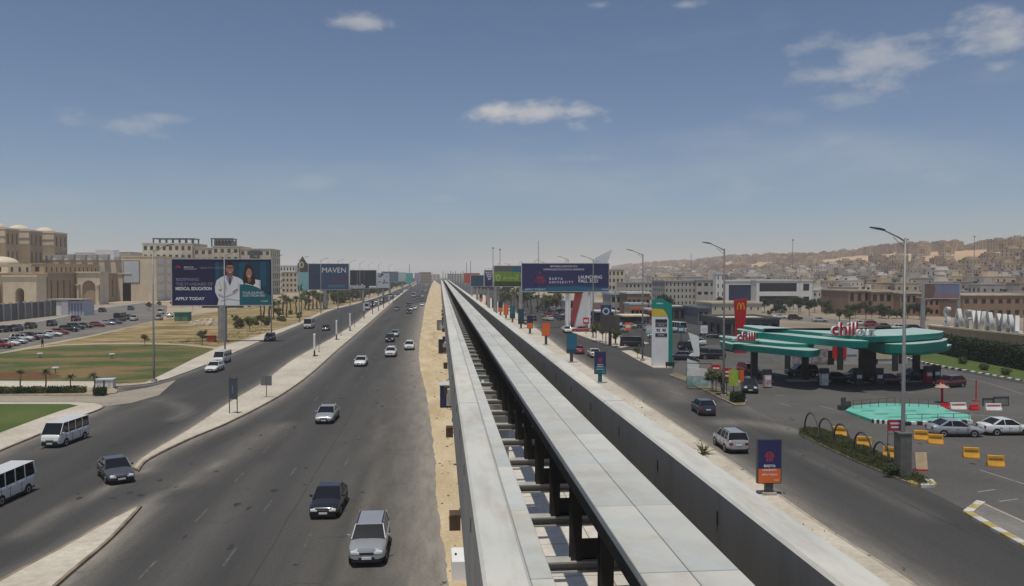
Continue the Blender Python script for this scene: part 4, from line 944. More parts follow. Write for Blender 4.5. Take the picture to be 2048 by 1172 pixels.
for k in range(26):
    a = .06+.9*rnd.random(); c = .62+.12*rnd.random(); sw = rnd.uniform(.03,.07)
    shape(p, [u(a-sw*.4,c), u(a+sw*.4,c), u(a+sw*rnd.uniform(-1,1), c-rnd.uniform(.2,.42))], [M_green, flatmat('print_fresh_green', (.10,.20,.03)), flatmat('print_lime', (.34,.42,.10))][k % 3], y-.008-.0005*k)
shape(p, ell(-wd/2+.16*wd, u(0,.56)[1], .085*wd, .16*h), flatmat('print_lime', (.34,.42,.10)), y-.026); shape(p, ell(-wd/2+.16*wd, u(0,.58)[1], .05*wd, .09*h), M_green, y-.028); wr(p, 'genova', h*.17, flatmat('print_lime', (.34,.42,.10)), .33, .57, .03, 1.1)
t, p, y, wd, h = far_board(968, 986, 540, 573, 625, M_navy2, 'narrow navy billboard behind the leafy green one')
for k in range(4): wr(p, 'BADYA'[:5-k], h*.13, M_pw, .15+.1*k, .15+.13*k, .02, 1.1)
far_board(941, 968, 550, 573, 608, M_teal2, 'teal billboard beyond the narrow navy one')
far_board(927, 960, 546, 567, 597, flatmat('print_brick_red', (.38,.07,.05)), 'brick red billboard farthest down the right side')
t, p, y, wd, h = far_board(1843, 1920, 566, 598, 655, flatmat('print_hazy_blue', (.17,.20,.30)), 'faded blue billboard with a brown face on the mall roof', posts=[-5, 5])
shape(p, [u(.012,.97), u(.012,.1), u(.1,.05), u(.3,.12), u(.33,.4), u(.25,.97)], flatmat('print_brown', (.16,.10,.08)), y-.006); shape(p, [u(.012,.97), u(.98,.97), u(.98,.72), u(.3,.62)], flatmat('print_mauve', (.26,.16,.17)), y-.004)

# ------------------------------------------------------------------ poster signs along the guideway verge
M_pdark = mat('poster_frame', (.05,.052,.06), .5, .1, 3)
def poster(px, py, x0, x1, yt, yb, top_m, bot_m, split, label, write=True, base_m=None):
    b = G(px, py, .1); zt, zb2 = top_z(b, yt), top_z(b, yb); wd = G(x1, py).x-G(x0, py).x
    t = thing('poster_sign', label, 'poster sign', b, R(-4), 'poster signs along the verge')
    MB().box(-.26, .26, -.12, .12, 0, zb2-.1).build('post', base_m or M_pdark, t); MB().box(-.45, .45, -.3, .3, 0, .14).build('footing', M_conc_s, t)
    hw = wd/2; z0, z1 = zb2-.1, zt-.1
    MB().box(-hw, hw, -.16, .16, z0, z1).build('case', M_pdark, t)
    zs = z0+(z1-z0)*split
    p = MB().box(-hw+.06, hw-.06, -.18, -.15, zs, z1-.06).build('poster', top_m, t)
    q = MB().box(-hw+.06, hw-.06, -.181, -.15, z0+.06, zs-.002).build('poster', bot_m, t)
    if write:
        cz = zs+(z1-zs)*.45; r_ = wd*.2
        shape(p, ell(0, cz-.1, r_, r_*1.15, 14, 0, math.pi)+ell(0, cz-.1, r_*.78, r_*.9, 14, 0, math.pi)[::-1], M_pred, -.186)
        for a in (-.5, 0, .5): shape(p, [(a*r_-.05, cz-.4), (a*r_+.05, cz-.4), (a*r_+.05, cz+.15), (a*r_-.05, cz+.15)], M_pred, -.187)
        lettering('BADYA', wd*.15, M_pw, p, (0, -.188, cz-.68), .002, .004, 1.0); lettering('UNIVERSITY', wd*.11, M_pw, p, (0, -.188, cz-.95), .002, .003, 1.0)
        lettering('APPLY TODAY', wd*.1, M_pw, q, (0, -.189, (zs+z0)/2+.1), .002, .003, 1.0); lettering('16660', wd*.08, M_pw, q, (wd*.28, -.189, (zs+z0)/2-.25), .002, 0, 1.0)
    return t
poster(1537, 988, 1514, 1562, 878, 966, M_navy2, M_orange, .34, 'nearest poster sign, navy above and orange below')
poster(1200, 766, 1188, 1211, 703, 748, M_navy2, M_teal, .36, 'purple and teal poster sign before the white car', base_m=M_teal)
poster(1143, 725, 1133, 1153, 667, 706, M_tealb, M_teal2, .2, 'blue gradient poster sign before the red car', write=False)
poster(1092, 690, 1084, 1101, 645, 672, M_orange, M_orange, .2, 'all orange poster sign on a dark post', write=False)
poster(1060, 668, 1054, 1066, 631, 657, M_navy, M_orange, .42, 'small navy and orange poster sign left of the all orange one', write=False)
for (px, py, tp, bp, a, b_, l) in [(1042,657,618,648,M_teal2,M_dk,'tall dark green poster sign far along the verge'),(1025,645,612,637,M_teal,M_teal2,'teal poster sign far along the verge'),(1012,637,608,630,M_orange,M_orange,'orange poster sign left of the far teal one'),(1001,631,602,624,M_navy,M_orange,'far navy poster sign before an orange one'),(988,623,597,616,M_teal2,M_navy,'far dark teal poster sign near the beam top'),(975,616,592,610,M_orange,M_dk,'far orange and black poster sign near the beam top'),(962,608,588,602,M_dk,M_orange,'farthest black poster sign near the beam top')]:
    wv = (py-548)/14.5*1.6; poster(px, py, px-wv/2, px+wv/2, tp, bp, a, b_, .4, l, write=False)

# ------------------------------------------------------------------ median furniture
def median_board():
    b = G(459, 826, .15); c = G(474.5, 826.5, .15); d = (c-b); L_ = d.length
    t = thing('road_sign', 'dark blue-grey road board on two posts on the median', 'road sign', b, math.atan2(d.y, d.x))
    h = top_z(b, 753)-.15
    for x in (0, L_): MB().tube([(x, 0, 0), (x, 0, h)], .055, 8).build('post', M_poled, t)
    MB().box(.06, L_-.06, -.03, .03, h*.4, h*.93).build('board', mat('sign_back', (.07,.085,.11), .6, .1, 2), t); MB().box(0.05, L_-.05, -.05, .05, h*.93, h*.96).build('rail', M_poled, t); MB().box(0.05, L_-.05, -.05, .05, h*.38, h*.4).build('rail', M_poled, t)
    MB().box(L_*.35, L_*.5, -.036, -.031, h*.55, h*.75).build('print', mat('sign_mark', (.16,.2,.24), .6, .1, 2), t)
median_board()
b = G(533, 794, .15); t = thing('road_sign', 'small pair of sign plates on one pole on the median', 'road sign', b, R(-8)); h = top_z(b, 751)-.15
MB().tube([(0, 0, 0), (0, 0, h)], .05, 8).build('pole', M_poled, t)
for x in (-.34, .34): MB().box(x-.31, x+.31, -.06, -.02, h-1.15, h-.03).build('sign_plate', mat('sign_grey_plate', (.16,.17,.18), .6, .15, 2), t)
GAP = 'slim white poster posts on the median'
for i, (px, py, yt, ym) in enumerate([(629,712,668,700),(673,679,641,668),(700,661,627,652)]):
    b = G(px, py, .15); h = top_z(b, yt)-.15; hm = top_z(b, ym)-.15
    t = thing('poster_post', ['nearest slim white poster post on the median', 'second slim white poster post on the median', 'third slim white poster post on the median'][i], 'poster sign', b, R(97), GAP)
    MB().box(-.22, .22, -.14, .14, 0, hm).box(-.4, .4, -.3, .3, 0, .12).build('post', M_pdark, t); MB().box(-.85, .85, -.16, .16, hm, h).build('case', M_white, t)
    MB().box(-.75, .75, -.175, -.161, hm+.1, h-.1).build('poster', flatmat('print_pale_grey', (.50,.53,.57)), t)
    o = G(px+9, py-8, .15); t = thing('banner_pole', ['thin grey pole beside the nearest white poster post', 'thin grey pole beside the second white poster post', 'thin grey pole beside the third white poster post'][i], 'pole', o, 0, 'thin poles on the median')
    MB().tube([(0, 0, 0), (0, 0, h)], .05, 6).box(-.15, .15, -.15, .15, 0, .1).build('pole', M_poled, t); MB().box(.03, .28, -.02, .02, h-2.4, h-.1).build('banner', mat('grey_banner', (.20,.20,.20), .8, .15, 2), t)
for i, (px, py, yt) in enumerate([(728,637,606),(745,628,602),(757,622,598),(767,616,595),(778,609,592),(786,603,590)]):
    b = G(px, py, .15); h = top_z(b, yt)-.15; t = thing('poster_post', ['dark', 'pale'][1-i % 2]+' far poster post standing '+ORD[i]+' beyond the slim white ones', 'poster sign', b, R(20), GAP)
    MB().box(-.12, .12, -.1, .1, 0, h*.5).build('post', M_pdark, t); MB().box(-.3, .3, -.12, .12, h*.5, h).build('case', M_dk if i % 2 else M_lg, t)

# ------------------------------------------------------------------ planter hoops, barriers and other forecourt furniture
M_hoop = mat('hoop_metal', (.07,.07,.065), .6, .25, 4); M_yel = mat('yellow_plastic', (.60,.30,.035), .55, .2, 2); M_redp = mat('red_paint', (.50,.02,.02), .5, .1, 2); M_wpl = mat('white_plastic', (.68,.66,.63), .6, .12, 2)
HL = ['leftmost metal hoop on the grassy planter', 'second metal hoop on the grassy planter', 'third metal hoop from the left on the planter', 'fourth metal hoop from the left on the planter', 'metal hoop nearest the tall lamp on the planter']
for (x0, y0, x1, y1, yt), l in zip([(1609,866,1637,882,826),(1638,880,1666,890,837),(1668,888,1698,900,848),(1708,902,1742,916,865),(1747,914,1779,928,884)], HL):
    a, c = G(x0, y0, .15), G(x1, y1, .15); d = c-a; L_ = d.length
    t = thing('metal_hoop', l, 'hoop', (a+c)/2, math.atan2(d.y, d.x), 'metal hoops on the grassy planter'); h = top_z((a+c)/2, yt)-.15; r_ = L_/2
    MB().tube([(-r_, 0, 0), (-r_, 0, h-r_)]+[(-r_*math.cos(k/8*math.pi), 0, h-r_+r_*math.sin(k/8*math.pi)) for k in range(1, 8)]+[(r_, 0, h-r_), (r_, 0, 0)], .075, 7).build('hoop', M_hoop, t)
    for x in (-r_, r_): MB().box(x-.14, x+.14, -.14, .14, 0, .06).build('foot', M_hoop, t)
def barrier(px, py, rz, m, label, group, wd=1.15, h=.85, z=0):
    t = thing('plastic_barrier', label, 'barrier', G(px, py, z), rz, group)
    prof = [(-.24, 0), (.24, 0), (.24, .12), (.09, .42), (.07, h-.03), (.04, h), (-.04, h), (-.07, h-.03), (-.09, .42), (-.24, .12)]
    MB().ring([[(-wd/2, y, z_) for y, z_ in prof], [(wd/2, y, z_) for y, z_ in prof]]).build('body', m, t, fix=True)
    MB().box(-wd*.33, -wd*.12, -.31, -.235, 0.02, .1).box(wd*.12, wd*.33, -.31, -.235, 0.02, .1).build('foot', m, t)
    MB().box(-wd*.4, wd*.4, -.10, -.082, h*.62, h*.78).build('groove', mat('barrier_groove', (.30,.17,.02), .7, .1, 3) if m is M_yel else M_redp, t)
    return t
YG = 'yellow plastic barriers'
for (px, py, a, l) in [(1679,872,-25,'yellow barrier seen through the third hoop'),(1728,893,-25,'yellow barrier seen through the fourth hoop'),(1782,915,-30,'yellow barrier just left of the tall lamp'),(1842,880,-25,'yellow barrier right of the lamp, left of its twin'),(1871,888,-25,'yellow barrier touching the silver sedan'),(1942,916,-20,'yellow barrier standing alone on the forecourt'),(1991,933,-20,'yellow barrier nearest the right edge')]:
    barrier(px, py, R(a), M_yel, l, YG)
for (px, py, l) in [(1916,819,'white barrier before the dark red car'),(1986,821,'white barrier below the black frame signs')]: barrier(px, py, R(-3), M_wpl, l, 'white plastic barriers', 1.7, .75)
for (px, py, l) in [(1890,818,'red and white barrier left of the white one'),(1948,820,'red barrier between the two white ones')]: barrier(px, py, R(8), M_redp, l, 'red plastic barriers', 1.0, .6)
t = thing('notice_board', 'beige leaning board at the foot of the tall lamp', 'board', G(1843,941), R(-8)); MB().ring([[(-.42,-.1,.1),(.42,-.1,.1),(.42,-.04,.1),(-.42,-.04,.1)],[(-.42,.15,1.3),(.42,.15,1.3),(.42,.21,1.3),(-.42,.21,1.3)]]).build('board', mat('beige_board', (.55,.42,.27), .8, .15, 2), t); MB().box(-.42,.42,-.16,-.1,0,.12).box(-.4,.4,.2,.5,0,.06).build('foot', M_redp, t)
t = thing('small_sign', 'small red sign hung on the tall lamp', 'sign', G(1791,938,.15)+Vector((-.1, 0, 0)), R(-5)); z_ = top_z(G(1791,938), 874)
MB().box(-.5, .5, -.05, .02, z_+.45, z_+1.25).build('board', mat('sign_red', (.42,.03,.05), .5, .1, 2), t); MB().tube([(-.5,0,0),(-.5,0,z_+1.2)], .03, 5).tube([(.5,0,0),(.5,0,z_+1.2)], .03, 5).tube([(-.5,0,z_+.2),(.5,0,z_+.2)], .025, 5).build('frame', M_hoop, t)
MB().box(-.36, .36, -.06, -.052, z_+.92, z_+1.06).build('print', M_pink, t); MB().box(-.3, .3, -.06, -.052, z_+.64, z_+.78).build('print', M_pink, t)
# turquoise platform
M_turq = mat('turquoise_deck', (.13,.45,.36), .8, .14, .6, stain=((.30,.38,.33), .5, (.6,.6,1)))
tp = [(p.x, p.y) for p in pg((1691,826),(1704,817),(1760,812),(1831,813),(1879,816),(1902,828),(1941,836),(1941,846),(1807,850),(1743,845))]
o = tag(MB().prism(tp, .0, .3).build('platform', M_turq), 'low turquoise platform between the canopy and the hoops', 'platform')
for a, b, c in ((tp[9], tp[8], 12), (tp[8], tp[7], 12)):
    a, b = Vector(a), Vector(b); d = (b-a)/c; u_ = d.normalized(); nn = Vector((u_.y, -u_.x))
    for k in range(c):
        p0 = a+d*k+u_*.02; p1 = a+d*(k+1)-u_*.02
        MB().prism([p0, p1, p1+nn*.35, p0+nn*.35], 0, .34).build('kerb_stone', M_white if k % 2 else M_kb, o)
for k in range(7):
    q = G(1735+k*28, 822+(k % 3)*6, .3); MB().box(q.x-.7, q.x+.7, q.y-.12, q.y+.12, .3, .312).build('slot', M_teal2, o)
def rail(pa, pb, n, h, label, m=M_hoop, z=.3):
    a, b = G(*pa, z), G(*pb, z); d = b-a; t = thing('railing', label, 'railing', a, math.atan2(d.y, d.x), 'railings round the turquoise platform'); L_ = d.length
    for k in range(n+1): MB().tube([(L_*k/n, 0, 0), (L_*k/n, 0, h)], .03, 5).build('post', m, t)
    for z_ in (h, h*.55): MB().tube([(0, 0, z_), (L_, 0, z_)], .022, 5).build('rail', m, t)
rail((1706,817), (1790,811), 5, .85, 'thin railing along the back left of the platform'); rail((1800,812), (1876,816), 4, .85, 'thin railing along the back right of the platform'); rail((1812,846), (1938,843), 4, .8, 'thin railing along the front of the platform')
M_leaf = mat('foliage', (.05,.075,.025), .8, .35, 3, objvar=.2); M_leaf2 = mat('foliage_olive', (.085,.095,.035), .8, .35, 3, objvar=.2); M_leafd = mat('foliage_dark', (.028,.045,.018), .8, .35, 3, objvar=.2); M_bark = mat('bark', (.16,.115,.075), .9, .3, 3); M_frond = mat('palm_frond', (.075,.085,.032), .75, .3, 2, objvar=.15); M_frondd = mat('dry_frond', (.24,.17,.08), .8, .3, 2)
t = thing('chair_stack', 'dark metal frame chairs stacked at the platform corner', 'chairs', G(1688,820), R(10))
for k, (x, z_) in enumerate(((-.3,0),(.35,0))): MB().box(x-.3,x+.3,-.3,-.26,z_,.9+.5*(k == 0)).box(x-.3,x-.26,-.3,.3,z_,.5).box(x+.26,x+.3,-.3,.3,z_,.5).box(x-.3,x+.3,-.3,.3,.45,.5).box(x-.3,x+.3,-.3,-.24,.9,.96).build('frame', M_hoop, t)
for (px, py, yt, l) in [(1884,806,762,'red post with a small pale parasol by the dark red car'),(1952,802,760,'thin red pole on the forecourt')]:
    b = G(px, py); h = top_z(b, yt); t = thing('red_post', l, 'post', b); MB().tube([(0,0,0),(0,0,h)], .13 if px < 1900 else .07, 8).box(-.3,.3,-.3,.3,0,.1).build('post', M_redp, t)
    if px < 1900: MB().ring([[(.8*math.cos(k/4*math.pi), .8*math.sin(k/4*math.pi), h*.72) for k in range(8)], [(.05*math.cos(k/4*math.pi), .05*math.sin(k/4*math.pi), h*.88) for k in range(8)]]).build('parasol', mat('pale_pink_cloth', (.42,.28,.24), .9, .1, 2), t)
for (px, py, wd, yt, l) in [(1976,812,1.2,796,'small black frame sign left of the larger one'),(2002,812,1.7,793,'larger black frame sign near the right edge')]:
    b = G(px, py); h = top_z(b, yt); t = thing('frame_sign', l, 'sign', b); f = MB()
    for x in (-wd/2, wd/2): f.box(x-.05, x+.05, -.05, .05, h-1.0, h)
    f.box(-wd/2, wd/2, -.05, .05, h-.08, h); f.box(-wd/2, wd/2, -.05, .05, h-1.0, h-.92); f.build('frame', M_hoop, t); MB().box(-.04,.04,-.04,.04,0,h-1).box(-.3,.3,-.2,.2,0,.08).build('post', M_hoop, t); MB().box(-wd/2+.05, wd/2-.05, -.01, .01, h-.92, h-.08).build('board', mat('sign_dull_grey', (.22,.21,.20), .8, .15, 2), t)

# ------------------------------------------------------------------ filling station
M_tq = mat('canopy_teal', (.006,.235,.19), .5, .10, .4, spec=.3); M_tqt = mat('canopy_top', (.36,.48,.45), .6, .12, .3); M_dkm = mat('charcoal_cladding', (.035,.037,.04), .5, .2, 1); M_cream = mat('cream_wall', (.60,.52,.36), .8, .08, .6); M_under = mat('canopy_soffit', (.06,.13,.12), .6, .1, .5)
fs = thing('filling_station_canopy', 'stacked wavy turquoise filling station canopy on dark columns', 'canopy', G(1670,770))
fo = Vector(fs.location)
def slab(front_px, z, th, back, name='roof_slab'):
    """wavy slab: its front top edge follows the photo at height z; it reaches 'back' metres behind"""
    f = [(p.x, p.y) for p in smooth_line([G(a, b, z) for a, b in front_px], 5)]
    n = len(f); bk = [(x, y+back*(.55+.45*math.sin(math.pi*(.12+.76*i/(n-1))))) for i, (x, y) in enumerate(f)][::-1]
    # rounded ends
    poly = f+bk
    b = MB(); inner = offset_poly(poly, .28)
    nn = len(poly); A = sum(poly[k][0]*poly[(k+1)%nn][1]-poly[(k+1)%nn][0]*poly[k][1] for k in range(nn))
    if A < 0: poly = poly[::-1]; inner = inner[::-1]
    r = lambda P, zz: [(p[0]-fo.x, p[1]-fo.y, zz-fo.z) for p in P]
    low = offset_poly(poly, .12); i0 = len(b.v)
    b.ring([r(low, z-th), r(poly, z-.12), r(poly, z), ], 0, cap=False)
    b.ring([r(poly, z), r(inner, z+.02)], 1, cap=False); b.poly(r(inner, z+.02), 1); b.poly(r(low, z-th)[::-1], 2)
    o = b.build(name, [M_tq, M_tqt, M_under], fs, fix=True)
    return o
s1 = slab([(1466,689),(1474,688.5),(1500,691),(1534,694),(1590,699.5),(1625,701),(1641,698)], 5.07, .85, 7)
s2 = slab([(1466,679),(1476,678),(1505,681),(1557,686),(1600,688),(1629,688)], 5.55, .55, 7.5)
s3 = slab([(1512,666),(1520,665),(1562,669),(1620,675),(1690,681),(1738,682)], 6.44, .85, 9)
s4 = slab([(1528,659),(1536,657.5),(1585,660.5),(1651,666.5),(1700,671),(1740,672.5),(1800,671),(1850,668),(1880,665.5),(1888,662)], 6.9, .75, 10)
s5 = slab([(1736,683),(1780,688),(1830,688),(1872,684),(1890,681),(1896,677)], 5.95, 1.1, 8)
s6 = slab([(1738,692),(1770,699),(1820,701),(1860,699),(1890,694),(1904,689)], 4.98, .62, 8)
def local(p): return (p.x-fo.x, p.y-fo.y, p.z-fo.z)
for (px, py, wd) in [(1508,764,.4),(1610,762,.4),(1734,765,.9),(1832,763,.4),(1575,742,.35),(1680,740,.35),(1790,742,.35)]:
    p = local(G(px, py)); MB().box(p[0]-wd, p[0]+wd, p[1]-wd*.7, p[1]+wd*.7, 0, 4.6).build('column', M_dkm, fs)
tr = MB(); 
for (px, py) in [(1508,764),(1610,762),(1734,765),(1832,763)]:
    p = local(G(px, py)); tr.box(p[0]-2.5, p[0]+2.5, p[1]-.7, p[1]+.7, 0, .18)
tr.build('pump_plinth', M_pave, fs)
M_lred = mat('letter_red', (.38,.012,.03), .4, .1, 2)
def canopy_sign(s, px, py, z, size, m, side_m, label, nm='lettering_sign', slant=0):
    p = G(px, py, z); t = thing(nm, label, 'sign', p, R(-6)); me = text_mesh(s, size, m, .28, .05, .95); me.materials.append(side_m)
    for f in me.polygons:
        if abs(f.normal.y) < .5: f.material_index = 1
    o = link('lettering', me, t, (0, 0, size*.35)); MB().box(-size*1.2, size*1.2, .1, .2, -.02, .1).build('rail', M_steel2, t); return t
canopy_sign('chill', 1689, 671, 6.9, 2.2, M_lred, M_pw, 'red and white chill lettering standing on the canopy')
canopy_sign('OUT', 1731, 672, 6.9, 1.1, M_tqt, M_pw, 'pale OUT lettering right of the red chill lettering')
canopy_sign('chill', 1492, 682, 5.56, 1.6, M_lred, M_pw, 'red and white chill lettering on the low left canopy')
# pumps
def pump(px, py, m, label):
    t = thing('fuel_pump', label, 'fuel pump', G(px, py)+Vector((0, 0, .18)), R(4), 'fuel pumps under the canopy')
    MB().box(-.45, .45, -.3, .3, 0, 1.5).build('cabinet', m, t); MB().box(-.55, .55, -.25, .25, 1.5, 2.2).build('head', M_dkm, t); MB().box(-.35, .35, -.315, -.3, .9, 1.35).build('screen', M_pw, t); MB().tube([(.47,0,1.4),(.62,-.1,.8),(.6,-.1,.4),(.5,0,.7)], .03, 5).build('hose', M_black, t)
M_stripe = mat('striped_pump', (.55,.15,.13), .5, .5, 2.5, c2=(.7,.68,.65))
for (px, py, m, l) in [(1534,776,M_stripe,'red and white fuel pump at the left front'),(1648,773,M_wpl,'pale fuel pump in the middle of the canopy'),(1716,773,M_dkm,'dark fuel pump left of the thick column'),(1757,773,M_dkm,'dark fuel pump right of the thick column'),(1856,768,M_redp,'red fuel pump under the right end of the canopy'),(1872,766,M_dkm,'dark fuel pump beside the red one')]: pump(px, py, m, l)
# station shop behind the pumps
c0, c1 = G(1585,731), G(1815,727); t = thing('station_shop', 'cream and red shop behind the fuel pumps', 'shop', (c0.x, c0.y, 0), math.atan2(c1.y-c0.y, c1.x-c0.x)); Lx = (c1-c0).length
MB().box(0, Lx, 0, 7, 0, 4.2).build('wall', mat('shop_render', (.50,.47,.42), .8, .1, .5), t); MB().box(-.2, Lx+.2, -.2, 7.2, 4.2, 4.4).build('roof', M_tqt, t)
for a, b_, z0_, z1_, m in ((.34,.46,1.0,4.15,M_redp),(.465,.55,1.6,4.15,M_lg),(.56,.66,.9,4.15,M_cream),(.72,.9,.8,4.15,M_cream),(.0,.3,.3,2.6,mat('shop_window_display', (.22,.15,.15), .3, .6, 1.2, c2=(.5,.45,.45)))): MB().box(Lx*a, Lx*b_, -.08, -.005, z0_, z1_).build('panel', m, t)
for a in (.3,.38,.68,.92): MB().box(Lx*a, Lx*a+1.1, -.06, -.004, 0, 2.3).build('door', M_glass, t)
# price totem
b = G(1320,733,.15); h = top_z(b, 597)-.15; wd = G(1336,733).x-G(1303,733).x; t = thing('price_totem', 'tall white price totem with turquoise edge and yellow emblem', 'totem', b, R(-10)); hw = wd/2
M_tot = mat('totem_white', (.74,.75,.74), .4, .05, .6)
MB().box(-hw, hw, -.3, .3, 0, h*.74).build('body', M_tot, t); 
MB().ring([[(hw-.05, yy, 0), (hw+.55, yy, 0), (hw+.6, yy, h*.5), (hw+.45, yy, h*.92), (hw*.2, yy, h), (-hw-.02, yy, h*.985), (-hw-.02, yy, h*.86), (hw*.3, yy, h*.85), (hw*.75, yy, h*.78), (hw-.05, yy, h*.7)] for yy in (-.34, .34)]).build('turquoise_edge', M_tq, t, fix=True)
MB().ring([[(-hw, yy, h*.74), (hw*.9, yy, h*.74), (hw*.78, yy, h*.79), (hw*.3, yy, h*.85), (-hw, yy, h*.86)] for yy in (-.32, .32)]).build('emblem', mat('totem_yellow', (.62,.46,.05), .5, .1, 1), t, fix=True)
for z_, m in ((.645,M_dkm),(.585,mat('panel_grey', (.10,.10,.10), .5, .2, 2)),(.44,M_dkm)): MB().box(-hw*.6, hw*.8, -.33, -.3, h*z_, h*(z_+.052)).build('price_panel', m, t)
lettering('92  95', h*.055, M_dkm, t, (hw*.1, -.31, h*.535), .01, .02, 1.0); lettering('DIESEL', h*.03, M_pw, t, (hw*.1, -.335, h*.466), .003, .0, 1.1); lettering('10 11', h*.035, M_pw, t, (hw*.1, -.335, h*.61), .003, .0, 1.1); lettering('chillout', h*.03, M_pw, t, (-hw*.1, -.345, h*.93), .003, .01, 1.1)
t2 = thing('notice_box', 'small dark box at the foot of the price totem', 'box', G(1340,735,.15)); MB().box(-.65,.65,-.2,.2,.25,.85).box(-.6,-.5,-.1,.1,0,.25).box(.5,.6,-.1,.1,0,.25).build('box', M_dkm, t2)
# red pylon with the golden arches
b = G(1480,706); h = top_z(b, 597); t = thing('pylon_sign', 'red pylon sign with a yellow letter M above the canopy', 'sign', b, R(-8))
MB().ring([[(-1.05,-.35,0),(1.05,-.35,0),(1.05,.35,0),(-1.05,.35,0)],[(-.85,-.35,h*.55),(.85,-.35,h*.55),(.85,.35,h*.55),(-.85,.35,h*.55)],[(-1.15,-.35,h*.97),(1.15,-.35,h),(1.15,.35,h),(-1.15,.35,h*.97)]]).build('body', mat('pylon_red', (.45,.012,.016), .4, .08, .5), t, fix=True)
arch = MB()
for sx in (-1, 1):
    o_ = [(sx*.32+.36*math.cos(a), h*.80+1.25*math.sin(a)) for a in [k/12*math.pi for k in range(13)]]; i_ = [(sx*.32+.22*math.cos(a), h*.80+1.08*math.sin(a)) for a in [k/12*math.pi for k in range(13)]]
    for k in range(12): arch.quad((o_[k][0],-.37,o_[k][1]),(o_[k+1][0],-.37,o_[k+1][1]),(i_[k+1][0],-.37,i_[k+1][1]),(i_[k][0],-.37,i_[k][1]))
arch.build('emblem', mat('golden_yellow', (.75,.42,.02), .5, .05, 1), t)
# folded white totem on the planter
b = G(1386,770,.15); h = top_z(b, 665)-.15; t = thing('folded_totem', 'white folded zigzag totem on the small planter', 'totem', b, R(-10))
MB().ring([[(-.7,-.15,0),(.6,-.15,0),(.6,.15,0),(-.7,.15,0)],[(-.75,-.15,h*.5),(.75,-.15,h*.42),(.75,.15,h*.42),(-.75,.15,h*.5)]]).build('lower_fold', M_tot, t, fix=True)
MB().ring([[(-.75,-.15,h*.55),(.75,-.15,h*.55),(.75,.15,h*.55),(-.75,.15,h*.55)],[(.1,-.15,h*.62),(.8,-.15,h*.62),(.8,.15,h*.62),(.1,.15,h*.62)],[(-.65,-.15,h),(.65,-.15,h*.93),(.65,.15,h*.93),(-.65,.15,h)]]).build('upper_fold', M_tot, t, fix=True)
MB().ring([[(-.75,yy,h*.52),(.8,yy,h*.44),(.8,yy,h*.47),(-.75,yy,h*.58)] for yy in (-.17,.17)]).build('dark_fold', M_dkm, t, fix=True)
b = G(1398,777,.15); t = thing('banner', 'turquoise and white picture banner on the small planter', 'banner', b, R(-25))
MB().box(-1.5,1.5,-.05,.05,.3,2.2).build('panel', mat('banner_print', (.03,.28,.23), .5, .3, .7, c2=(.6,.66,.66)), t); MB().ring([[(-1.5,-.06,1.5),(1.2,-.06,1.6),(.9,-.06,2.5),(-1.4,-.06,2.6)],[(-1.5,.06,1.5),(1.2,.06,1.6),(.9,.06,2.5),(-1.4,.06,2.6)]]).build('print', M_wpl, t, fix=True); MB().box(-1.55,-1.48,-.04,.04,0,2.6).box(1.48,1.55,-.04,.04,0,3.2).box(-1.5,1.5,-.03,.03,3.1,3.2).build('frame', M_hoop, t)
for i, (px, py, m, l) in enumerate([(1432,783,M_redp,'left of the two small red signs on the planter'),(1453,792,M_redp,'right of the two small red signs on the planter'),(1467,797,mat('lime_sign', (.33,.42,.06), .6, .3, 1.5),'lime green sign on the small planter'),(1483,797,M_orange,'narrow orange flag at the end of the planter')]):
    t = thing('small_sign', l, 'sign', G(px, py, .15), R(-20), 'small signs on the station planter'); w_ = .25 if i == 3 else .55
    MB().tube([(0,0,0),(0,0,3.1)], .05, 6).build('post', M_hoop, t); MB().box(-w_, w_, -.08, -.04, 1.5 if i == 2 else 2.0, 3.3).build('board', m, t)
    if i < 2: MB().box(-w_*.7, w_*.7, -.1, -.085, 2.3, 2.5).box(-w_*.7, w_*.7, -.1, -.085, 2.75, 2.95).build('print', M_pw, t)
# brown sign board and white leaning sail
b = G(1220,690,.14); z0_, z1_ = top_z(b, 664), top_z(b, 633); t = thing('sign_board', 'brown blank sign board on one thick post', 'sign', b, R(-6)); wd = G(1244,690).x-G(1206,690).x
MB().box(-.3,.3,-.2,.2,0,z0_).build('post', mat('dark_post', (.03,.025,.02), .7, .2, 2), t); MB().box(-wd/2, wd/2-.9, -.25,.25,z0_,z1_).build('board', mat('brown_board', (.075,.066,.056), .6, .12, .5), t); MB().box(wd/2-.88, wd/2, -.25,.25,z0_,z1_).build('board', mat('brown_board_side', (.09,.08,.07), .6, .12, .5), t)
b = at(1160, 658, 215); t = thing('sail_monument', 'tall white leaning sail with red edges behind the university billboard', 'monument', (b.x, b.y, 0), R(-4))
def XZ(px, py): q = at(px, py, 215); return (q.x-b.x, q.z)
for pts, m, nm in (([(1142,657),(1172,657),(1196,575),(1224,498),(1190,515),(1160,590)], mat('sail_white', (.70,.70,.72), .5, .05, .3), 'sail'), ([(1130,657),(1141,657),(1141,586),(1131,586)], M_tot, 'fin'), ([(1141.5,657),(1148,650),(1164,586),(1150,586),(1141.5,640)], mat('sail_red', (.33,.05,.05), .5, .2, .3), 'red_edge')):
    q = [XZ(*p) for p in pts]; y0_ = {'sail':.0,'fin':-.4,'red_edge':-.2}[nm]
    MB().ring([[(x, y0_-.35, z_) for x, z_ in q], [(x, y0_+.6, z_) for x, z_ in q]]).build(nm, m, t, fix=True)
